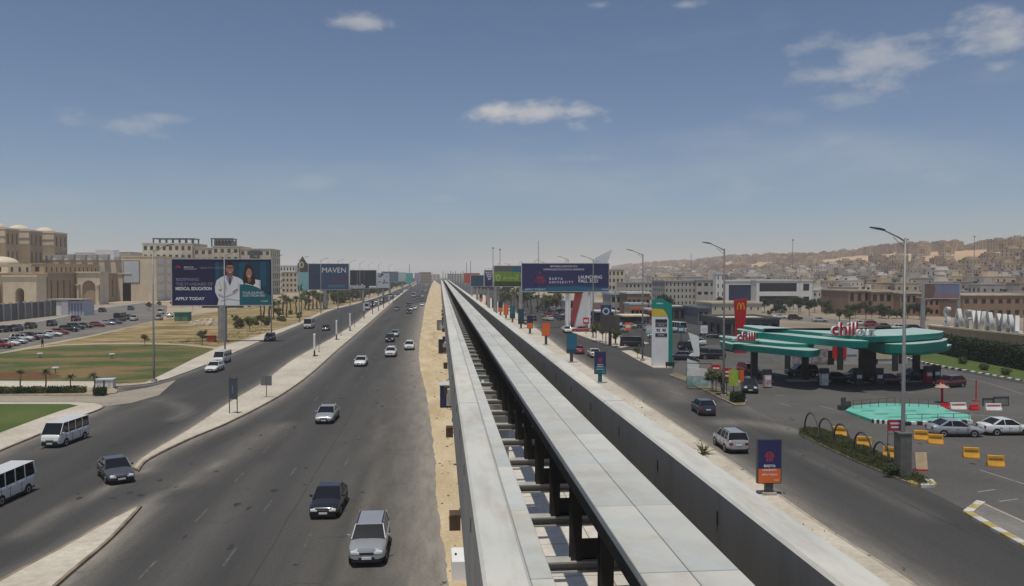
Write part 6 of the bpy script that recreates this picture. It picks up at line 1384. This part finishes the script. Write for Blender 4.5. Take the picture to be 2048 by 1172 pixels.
# trees and palms around the dry field
for i, (px, py, h_, l) in enumerate([(499,664,3.8,'small tree in the dry field beside the billboard'),(478,658,3.2,'small tree left of the field tree'),(523,652,3.4,'small tree nearest the street lamp in the field'),(290,692,2.6,'bare young tree beside the left lamp'),(405,690,3.2,'young tree left of the billboard post'),(470,650,3.0,'bush like tree behind the billboard post'),(556,642,4.6,'yellowish tree among the left palms')]):
    tree(px, py, h_, l, 'trees in the dry field', M_leaf2 if i != 3 else M_frondd)
GPL = 'palms behind the dry field'
for i, px in enumerate(range(520, 604, 9)): palm(px+rnd.uniform(-2,2), 640-(px-520)*.17+rnd.uniform(-3,5), rnd.uniform(6.5,8.5), 'palm standing '+ORD[i]+' in the grove left of the blue billboard', GPL)
for i, px in enumerate(range(610, 650, 8)): palm(px, 619+rnd.uniform(-2,2), rnd.uniform(7.5,9), 'palm standing '+ORD[i]+' behind the grove, next to the blue billboard', GPL)
lkw = line_xy(left_k, 12)
def kerb_x(Y): 
    for (xa, ya), (xb, yb) in zip(lkw[:-1], lkw[1:]):
        if min(ya, yb) <= Y <= max(ya, yb) and ya != yb: return xa+(xb-xa)*(Y-ya)/(yb-ya)
    return lkw[-1][0]
rg = random.Random(91); Y = 372.0; i = 0
while Y < 1500:
    for q in range(2):
        tree(0, 0, rg.uniform(6.5, 10.5), ['round', 'broad', 'dark', 'leafy'][i % 4]+' tree standing '+ORD[(i//2) % 20]+(' along the kerb' if q == 0 else ' behind the kerb row')+', '+('below the blue billboard' if Y < 430 else 'below the charcoal billboard' if Y < 540 else 'below the pale billboards' if Y < 800 else 'fading into haze on the left'), 'roadside trees on the left', loc=(kerb_x(Y)-rg.uniform(3.5, 9)-q*11, Y+rg.uniform(-5, 5), .13), m=[M_leafd, M_leaf, M_leaf2][i % 3], v=5+i % 4); i += 1
    Y += rg.uniform(9, 15)*(1+Y/1500)
for i, px in enumerate((655,668,684,706,722)): palm(px, 610-(px-655)*.13, 8, 'palm standing '+ORD[i]+' in the row below the dark billboards', 'palms below the dark billboards')
for i in range(12):
    px = 300+i*20+rnd.uniform(-5,5); pp = at(px, 548, 330+rnd.uniform(-10,30)); tree(0, 0, rnd.uniform(2.5,4.5), 'low bush, '+ORD[i]+' at the back of the dry field', 'bushes behind the dry field', loc=(pp.x, pp.y, .13), m=M_leaf2)
rg = random.Random(71)
for i in range(26):
    px = rg.uniform(470, 600); py = 652-(px-470)*.16+rg.uniform(-6, 10)
    shrub('field_bush', ['olive', 'dark', 'dusty'][i % 3]+' bush at the foot of the left palms, '+ORD[i % 20]+(' further back' if i > 19 else ''), 'bush', G(px, py, .13), rg.uniform(.7, 1.6), rg.uniform(.7, 1.4), rg.uniform(.5, 1.1), 160, .26, [M_leaf2, M_leafd, M_leaf][i % 3], 'bushes under the palms', 0, 300+i)
# dry grass tussocks and rubble in the field
b = MB(); rg = random.Random(5)
for _ in range(900):
    px = rg.uniform(230, 600); py = rg.uniform(615, 690); 
    if py < 735-.16*px or py > 812-.28*px-(0 if px > 420 else 0): continue
    if px < 430 and py > 688: continue
    p = G(px, py, .13); leaf_cloud(b, (p.x, p.y, .2), .6, .6, .25, 6, .22, rg)
stuff(tag(b.build('tussocks', mat('tussock', (.22,.19,.09), .9, .4, 1)), 'dry grass tussocks scattered over the field', 'grass'))
b = MB()
for _ in range(160):
    p = G(rg.uniform(380, 445), rg.uniform(640, 652), .13); s = rg.uniform(.15, .6); b.box(p.x-s, p.x+s, p.y-s, p.y+s*.8, .1, .1+s*1.1)
stuff(tag(b.build('rubble', M_stl), 'pale rubble heap left of the billboard post', 'rubble'))
# greenery, lane and cars between the offices and the mall
rg = random.Random(31)
sheet('mall_lane', [(p.x, p.y) for p in smooth_line(pg((1540,640),(1620,644),(1700,652),(1800,664),(1880,676),(2100,712)), 4)]+[(p.x, p.y) for p in smooth_line(pg((2100,694),(1880,662),(1800,652),(1700,642),(1620,636),(1540,632)), 4)], .148, M_asph2)
for i in range(30):
    px = 1470+i*13+rg.uniform(-6, 6); Y = rg.uniform(262, 320)-max(0, px-1640)*.1
    if px > 1690: Y = rg.uniform(236, 250)
    pp = at(px, 548, Y); tree(0, 0, rg.uniform(3.2, 6.5), 'dark tree, '+ORD[i % 20]+(' from the left' if i < 20 else ' among the right ones')+' in the belt, '+('below the navy office' if px < 1513 else 'below the white office' if px < 1626 else 'left of the mall' if px < 1697 else 'before the mall front'), 'trees in the belt before the mall', loc=(pp.x, pp.y, .1), m=M_leafd if i % 3 else M_leaf, v=i % 9)
for (px, py, kd, c, l) in [(1560,637,'sedan','white','white saloon far left on the lane before the mall'),(1590,640,'suv','black','black car on the lane behind the canopy'),(1640,644,'sedan','silver','silver saloon on the lane behind the canopy'),(1720,651,'sedan','white','white car parked before the left mall wing'),(1745,654,'suv','red','red car parked before the left mall wing'),(1770,657,'sedan','grey','grey saloon parked before the mall'),(1800,660,'hatch','white','white hatchback parked before the middle of the mall'),(1830,663,'suv','navy','navy car left of the standing letters')]:
    car(kd, c, G(px, py, .148), head(1, -.3), l, 'cars on the lane before the mall', False, .148)
lw = [(1690,664),(1770,672),(1850,684)]
for (a, c) in zip(lw[:-1], lw[1:]):
    p0, p1 = G(*a, .14), G(*c, .14); d = p1-p0; t = thing('low_wall', 'low brown wall '+('left behind the canopy' if a[0] < 1700 else 'right behind the canopy'), 'wall', p0, math.atan2(d.y, d.x)); MB().box(0, d.length-.05, -.15, .15, 0, 1.0).build('wall', M_brown, t); MB().box(-.05, d.length-.02, -.22, .22, 1.0, 1.12).build('coping', M_stl, t)
# big dark hedge on the right
hl = pg((1872,704),(1960,722),(2060,741),(2180,764)); k = 0
for a, c in zip(hl[:-1], hl[1:]):
    d = c-a
    for j in range(2):
        q = a+d*(j+.5)/2; shrub('tall_hedge', ['left end of the tall dark hedge by the mall road', 'second piece of the tall dark hedge', 'third piece of the tall dark hedge from its left end', 'fourth piece of the tall dark hedge', 'fifth piece of the tall dark hedge', 'right end of the tall dark hedge'][k], 'hedge', (q.x, q.y+1.6, .14), d.length/4, 1.6, 1.55, 2600, .2, M_leafd, 'pieces of the tall dark hedge', math.atan2(d.y, d.x), 20+k, True); k += 1
for (px, py, l) in [(1925,728,'round bush left on the lawn below the hedge'),(1968,740,'pair of bushes in the middle of that lawn'),(2012,750,'round bush right on the lawn below the hedge')]: shrub('round_bush', l, 'bush', G(px, py, .145), .8, .8, .6, 500, .14, M_leaf, 'bushes on the right lawn', 0, px)
pts = smooth_line(pg((1790,710),(1855,728.5),(1950,746),(2048,764),(2290,809)), 3); lawn_parent = bpy.data.objects['embankment.001'] if 'embankment.001' in bpy.data.objects else None
painted_kerb(lawn_parent, [(p.x-.1, p.y-.2) for p in pts], .8, [M_white, M_kb], .35, .26)
# trees before the mall and among the right-hand buildings
for (px, Y, h_, l) in [(1680,225,4.5,'round tree left before the brown mall'),(1700,222,4.2,'round tree beside its neighbour before the brown mall'),(1322,300,7,'broad tree before the grey offices'),(1338,290,6.5,'broad tree right of its neighbour before the offices'),(1440,300,6,'tree before the navy glass office'),(1530,290,5.5,'left tree below the white framed office'),(1556,288,5.8,'middle tree below the white framed office'),(1580,292,5.2,'third tree below the white framed office'),(1602,290,6,'fourth tree below the white framed office'),(1630,286,5.5,'tree right below the white framed office'),(1652,280,5,'tree between the white office and the mall')]:
    pp = at(px, 548, Y); tree(0, 0, h_, l, 'trees before the right-hand buildings', loc=(pp.x, pp.y, .1), m=M_leafd if px % 4 else M_leaf)
for i, (px, Y) in enumerate([(1010,320),(1022,330),(1035,300),(1048,310),(1062,290),(1075,300),(1090,280),(1055,340),(1100,300),(1112,290),(1000,350),(1028,360)]):
    pp = at(px, 548, Y); (palm if i % 3 else tree)(0, 0, rnd.uniform(7, 8.5), ('palm' if i % 3 else 'tree')+' standing '+ORD[i]+' in the row behind the poster signs', 'trees behind the poster signs', loc=(pp.x, pp.y, .05))
for i in range(16):
    px = 930+i*7; Y = 620-i*12; pp = at(px, 548, Y); tree(0, 0, rnd.uniform(5,8), 'leafy tree standing '+ORD[i]+' below the far right billboards', 'trees below the far right billboards', loc=(pp.x+8, pp.y, .05))
for (px, py, h_, l) in [(1192,682,4.2,'slim tree left of the brown sign board'),(1205,684,4.0,'slim tree behind the brown sign board'),(1232,693,3.6,'slim tree at the corner of the brown sign board'),(1275,716,2.0,'small bush left of the price totem'),(1425,783,3.0,'thin young tree on the station planter'),(1442,790,3.2,'thin young tree beside the planter lamp')]: tree(px, py, h_, l, 'slim trees near the station', M_leaf2, .15)
shrub('box_planter', 'dark square shrub at the end of the station planter', 'bush', G(1475,803,.15), .7, .6, .5, 600, .12, M_leafd, None, 0, 77, True)
shrub('round_bush', 'dark bush at the foot of the tall lamp', 'bush', G(1793,950,.15), 1.1, .5, .45, 900, .1, M_leafd, None, 0, 78)
# spiky plant on the verge: every blade a leaf
t = thing('spiky_plant', 'spiky palm plant on the verge beside the silver estate', 'plant', G(1406,908,.1)); rg = random.Random(3)
for k in range(30):
    b = MB(); frond(b, k*2.4, rg.uniform(.35, 1.35), rg.uniform(1.0, 1.5), .07, rg.uniform(.1, .45), rg, 0, 4); b.build('leaf', M_frond if k % 4 else M_frondd, t)
MB().tube([(0,0,-.02),(0,0,.25)], [.2,.12], 8).build('stem', M_bark, t)
# short grass on the hoop planter
b = MB(); rg = random.Random(8); ip = [Vector((p.x, p.y)) for p in pg(*isA)]
def inside(p, poly):
    c = False; n = len(poly)
    for i in range(n):
        a, d = poly[i], poly[(i+1) % n]
        if (a.y > p[1]) != (d.y > p[1]) and p[0] < (d.x-a.x)*(p[1]-a.y)/(d.y-a.y)+a.x: c = not c
    return c
xa, xb = min(p.x for p in ip), max(p.x for p in ip); ya, yb = min(p.y for p in ip), max(p.y for p in ip)
for _ in range(26000):
    p = (rg.uniform(xa, xb), rg.uniform(ya, yb))
    if not inside(p, ip): continue
    h_ = rg.uniform(.05, .16); a = rg.uniform(0, 6.28); dx, dy = math.cos(a)*.03, math.sin(a)*.03
    b.poly([(p[0]-dx, p[1]-dy, .145), (p[0]+dx, p[1]+dy, .145), (p[0]+rg.uniform(-.06,.06), p[1]+rg.uniform(-.06,.06), .145+h_)])
stuff(tag(b.build('grass', mat('grass_blades', (.075,.085,.03), .8, .4, 1.2)), 'short dull grass on the hoop planter', 'grass'))

# ------------------------------------------------------------------ hillside town
HM = [mat('hill_wall_'+n, c, .9, .15, .15, objvar=.18) for n, c in (('tan', (.42,.33,.23)), ('sand', (.50,.42,.31)), ('pink', (.40,.29,.22)), ('grey', (.36,.335,.30)), ('pale', (.55,.51,.45)))]
HMESH = []
for v in range(12):
    rg = random.Random(200+v); b = MB(); wx, wy, h_ = rg.uniform(7,13), rg.uniform(7,10), rg.choice((5, 6.5, 9.5, 10))
    if v > 7: wx, wy, h_ = rg.uniform(12,18), rg.uniform(10,13), rg.choice((9.5, 12.5))
    b.box(-wx/2, wx/2, -wy/2, wy/2, -4, h_); b.box(-wx/2-.15, wx/2+.15, -wy/2-.15, wy/2+.15, h_, h_+.5); b.box(-wx*.2, wx*.15, -wy*.2, wy*.2, h_+.5, h_+3)
    nr = int(h_//3); nc = int(wx//3)
    for r in range(nr):
        for c in range(nc):
            x = -wx/2+wx*(c+.5)/nc; z_ = 3*r+.9; b.box(x-.5, x+.5, -wy/2-.06, -wy/2-.01, z_, z_+1.3, 1) if rg.random() < .8 else None
        for c in range(3):
            y = -wy/2+wy*(c+.5)/3; b.box(-wx/2-.06, -wx/2-.01, y-.6, y+.6, 3*r+.9, 3*r+2.4, 1)
        if rg.random() < .6: b.box(-wx*.32, wx*.1, -wy/2-1.3, -wy/2-.07, 3*r+.2, 3*r+.8)
    b.box(wx*.22, wx*.22+1.3, -wy*.1, wy*.1, h_+.5, h_+1.8); b.box(-wx*.4, -wx*.4+1, wy*.1, wy*.25, h_+.5, h_+1.6, 1)
    HMESH.append(b.mesh('house', [HM[0], M_win]))
spots = []
rg = random.Random(11)
def add_spot(X, Y, big):
    a = math.atan2(X, Y)-YAW
    if abs(a) > 1.2: return
    px = 1024+FPX*math.tan(a)
    if px < 1226 or px > 2900 or Y < 190 or Y > 3400: return
    if Y < 345+.1*X and px < 1690: return
    if X < 240 and Y < 380: return
    spots.append((X, Y, px, big))
# streets of apartment blocks along the crest, a bare sandy band, denser low houses below
for rel, gap, keep in ((1.03, 19, .8), (.96, 18, .85), (.885, 18, .8), (.81, 20, .7), (.70, 26, .35), (.60, 24, .22)):
    Y = 380.0
    while Y < 3300:
        if mnoise.noise((Y*.006, rel*9, 0)) > -.32 and rg.random() < keep: add_spot(250+rel*(470+.03*Y)+rg.uniform(-4, 4), Y, True)
        Y += gap*rg.uniform(.9, 1.5)
row = 0
for X in np.arange(158, 520, 15.5):
    row += 1; Y = 200.0
    if row % 4 == 0: continue
    while Y < 2400:
        if mnoise.noise((X*.012, Y*.008, 7)) > -.28 and rg.random() < .86: add_spot(X+rg.uniform(-3, 3), Y, rg.random() < .12)
        Y += 13.5*rg.uniform(.9, 1.35)
spots.sort(key=lambda s: (s[2] > 2056, s[1]))
def hcol(X, Y):
    rel = (X-250)/(470+.03*Y)
    return rg.choice((3, 4, 1, 3, 4, 0)) if rel < .42 else rg.choice((0, 0, 1, 2, 2))
CN = ['tan', 'sandy', 'pinkish', 'grey', 'pale']; HH = ['low', 'mid height', 'tall']
ZN = [(1300,'left of the grey offices'),(1400,'behind the grey offices'),(1460,'behind the pale stair tower'),(1530,'behind the navy glass office'),(1625,'above the white framed office'),(1700,'left of the brown mall'),(1780,'behind the left mall wing'),(1850,'behind the tall lamp and mall'),(1930,'behind the faded mall billboard'),(1990,'above the standing letters'),(3000,'at the right edge')]
def hlabel(v, c, px, rel):
    hm_ = max(q.co.z for q in HMESH[v].vertices)-3
    return CN[c]+' '+HH[0 if hm_ < 6 else 1 if hm_ < 8 else 2]+(' wide' if HMESH[v].vertices[1].co.x > 5 else ' narrow')+' house '+next(n for a, n in ZN if px < a)+(', foot of hill' if rel < .15 else ', lower slope' if rel < .35 else ', mid slope' if rel < .75 else ', hill top')
rest = [[MB(), []] for _ in range(5)]
for i, (X, Y, px, big) in enumerate(spots):
    z_ = hill_z(X, Y); v = rg.randrange(8, 12) if big else rg.randrange(8); rz = rg.choice((0, .12, -.1, .3, -.25)); c = hcol(X, Y)
    if i < 295:
        rel = (X-250)/(470+.03*Y)
        o = tag(link('hillside_house', HMESH[v], None, (X, Y, z_-.3), rz), hlabel(v, c, px, rel), 'house', 'houses '+('at the foot of the hill' if rel < .35 else 'on the hill slope' if rel < .75 else 'along the hill top'))
        repaint(o, HM[c])
    else:
        me = HMESH[v]; B = rest[c][0]; k = len(B.v); ca, sa = math.cos(rz), math.sin(rz)
        B.v += [(X+q.co.x*ca-q.co.y*sa, Y+q.co.x*sa+q.co.y*ca, z_-.3+q.co.z) for q in me.vertices]; B.f += [tuple(k+j for j in p.vertices) for p in me.polygons]; B.m += [p.material_index for p in me.polygons]
for c in range(5):
    if rest[c][0].v: stuff(tag(rest[c][0].build('far_houses', [HM[c], M_win]), ['tan', 'sand coloured', 'pinkish', 'grey', 'pale'][c]+' houses far off merging into the hillside town', 'houses'))
# trees among the lower houses
b = MB(); rg = random.Random(21)
for _ in range(420):
    px = rg.uniform(1240, 2060); a = math.atan((px-1024)/FPX)+YAW; X = rg.uniform(150, 520); Y = X/math.tan(a)
    if Y < 300 or Y > 1800: continue
    z_ = max(0, hill_z(X, Y)); h_ = rg.uniform(3, 7); leaf_cloud(b, (X, Y, z_+h_*.6), h_*.4, h_*.4, h_*.45, 45, .55, rg, 0, .2)
stuff(tag(b.build('town_greenery', M_leafd), 'dark greenery scattered between the hillside houses', 'greenery'))
# masts and stacks
def mast(px, Y, py, label, head=False, lattice=False):
    x = px_x(px, Y); z0_ = max(0, hill_z(x, Y)) if x > 210 else 0; h_ = zz(px, py, Y)-z0_; t = thing('mast', label, 'mast', (x, Y, z0_)); r = Y/1600*.75
    if lattice:
        for sx in (-1, 1):
            for sy in (-1, 1): MB().tube([(sx*r*1.3, sy*r*1.3, 0), (sx*r*.8, sy*r*.8, h_)], r*.3, 4).build('leg', M_steel2, t)
        f = MB(); n = 12
        for k in range(n):
            s0, s1 = 1.3-.5*k/n, 1.3-.5*(k+1)/n
            f.tube([(-r*s0, -r*s0, h_*k/n), (r*s1, -r*s1, h_*(k+1)/n)], r*.18, 4); f.tube([(r*s0, -r*s0, h_*k/n), (-r*s1, -r*s1, h_*(k+1)/n)], r*.18, 4)
        f.build('bracing', M_steel2, t); MB().box(r, r*3, -.5, .5, h_*.45, h_*.5).build('antenna', M_lg, t)
    else:
        MB().tube([(0, 0, 0), (0, 0, h_)], [r, r*.6], 7).build('shaft', M_poled, t)
    if head: MB().box(-r*2.2, r*2.2, -r, r, h_-r*3, h_).build('head', M_steel, t)
mast(986, 380, 495, 'slim mast with a dark head left of the leafy billboard', True); mast(1000, 400, 498, 'slim mast right of its twin above the leafy billboard', True); mast(1077, 420, 481, 'lattice antenna tower above the university billboard', lattice=True)
mast(1382, 900, 507, 'thin mast above the left part of the hill'); mast(1585, 800, 479, 'tall mast on the hill above the white office', True); mast(1948, 760, 472, 'tall mast on the hill at the far right', True); mast(1815, 800, 478, 'thin mast beside the tall lamp on the hill', True); mast(1786, 330, 540, 'grey pole before the brown mall'); mast(819, 800, 528, 'thin mast above the turquoise billboard')
mast(933, 700, 525, 'thin pole above the red billboard'); mast(941, 720, 522, 'second thin pole above the red billboard')
for i in range(9): mast(886+i*5, 900-i*20, 544+rnd.uniform(-3,2), 'hazy short pole, '+ORD[i]+' from the left at the end of the guideway')

# ------------------------------------------------------------------ pedestrian by the car park
b = G(85, 695, .13); V = [(0,0,.92),(0,0,1.15),(0,.02,1.38),(0,.02,1.50),(0,0,1.62),(0,0,1.72), (.17,0,1.38),(.23,.02,1.12),(.22,-.12,.92), (-.17,0,1.38),(-.23,.02,1.12),(-.22,.1,.90), (.09,0,.88),(.10,-.10,.48),(.10,-.02,.06),(.10,-.17,.04), (-.09,0,.88),(-.10,.1,.48),(-.10,.22,.08),(-.10,.10,.04)]
E = [(0,1),(1,2),(2,3),(3,4),(4,5),(2,6),(6,7),(7,8),(2,9),(9,10),(10,11),(0,12),(12,13),(13,14),(14,15),(0,16),(16,17),(17,18),(18,19)]
rad = [.15,.14,.17,.06,.10,.07,.075,.05,.04,.075,.05,.04,.10,.07,.05,.045,.10,.07,.05,.045]
me = bpy.data.meshes.new('person'); me.from_pydata(V, E, []); po = bpy.data.objects.new('person', me); col.objects.link(po)
sk = po.modifiers.new('skin', 'SKIN'); 
for i, r in enumerate(rad): me.skin_vertices[0].data[i].radius = (r, r)
me.skin_vertices[0].data[0].use_root = True
ss = po.modifiers.new('sub', 'SUBSURF'); ss.levels = ss.render_levels = 1
po.location = b; po.rotation_euler = (0, 0, R(60))
me.materials.append(mat('dark_clothes', (.02,.022,.03), .9, .2, 6))
tag(po, 'person in dark clothes walking beside the car park', 'person')
hd = MB().dome((0, -.005, 1.63), .115, .12, 10, 4).build('hair', M_hair, po)

# ------------------------------------------------------------------ haze
hz = MB().box(-7600, 7600, -1900, 9600, -3, 150).build('haze', []) if False else None
me = MB().box(-7600, 7600, -1900, 9600, -6, 140).mesh('haze', mat('haze_tmp', (1,1,1)))
hm = bpy.data.materials.new('haze'); hm.use_nodes = True; n = hm.node_tree.nodes; n.clear(); o_ = n.new('ShaderNodeOutputMaterial'); pv = n.new('ShaderNodeVolumePrincipled')
pv.inputs['Color'].default_value = (.95,.95,1.0,1); pv.inputs['Density'].default_value = HAZE; pv.inputs['Anisotropy'].default_value = 0
hm.node_tree.links.new(pv.outputs[0], o_.inputs['Volume'])
me.materials.clear(); me.materials.append(hm); ho = link('haze', me); ho['kind'] = 'stuff'
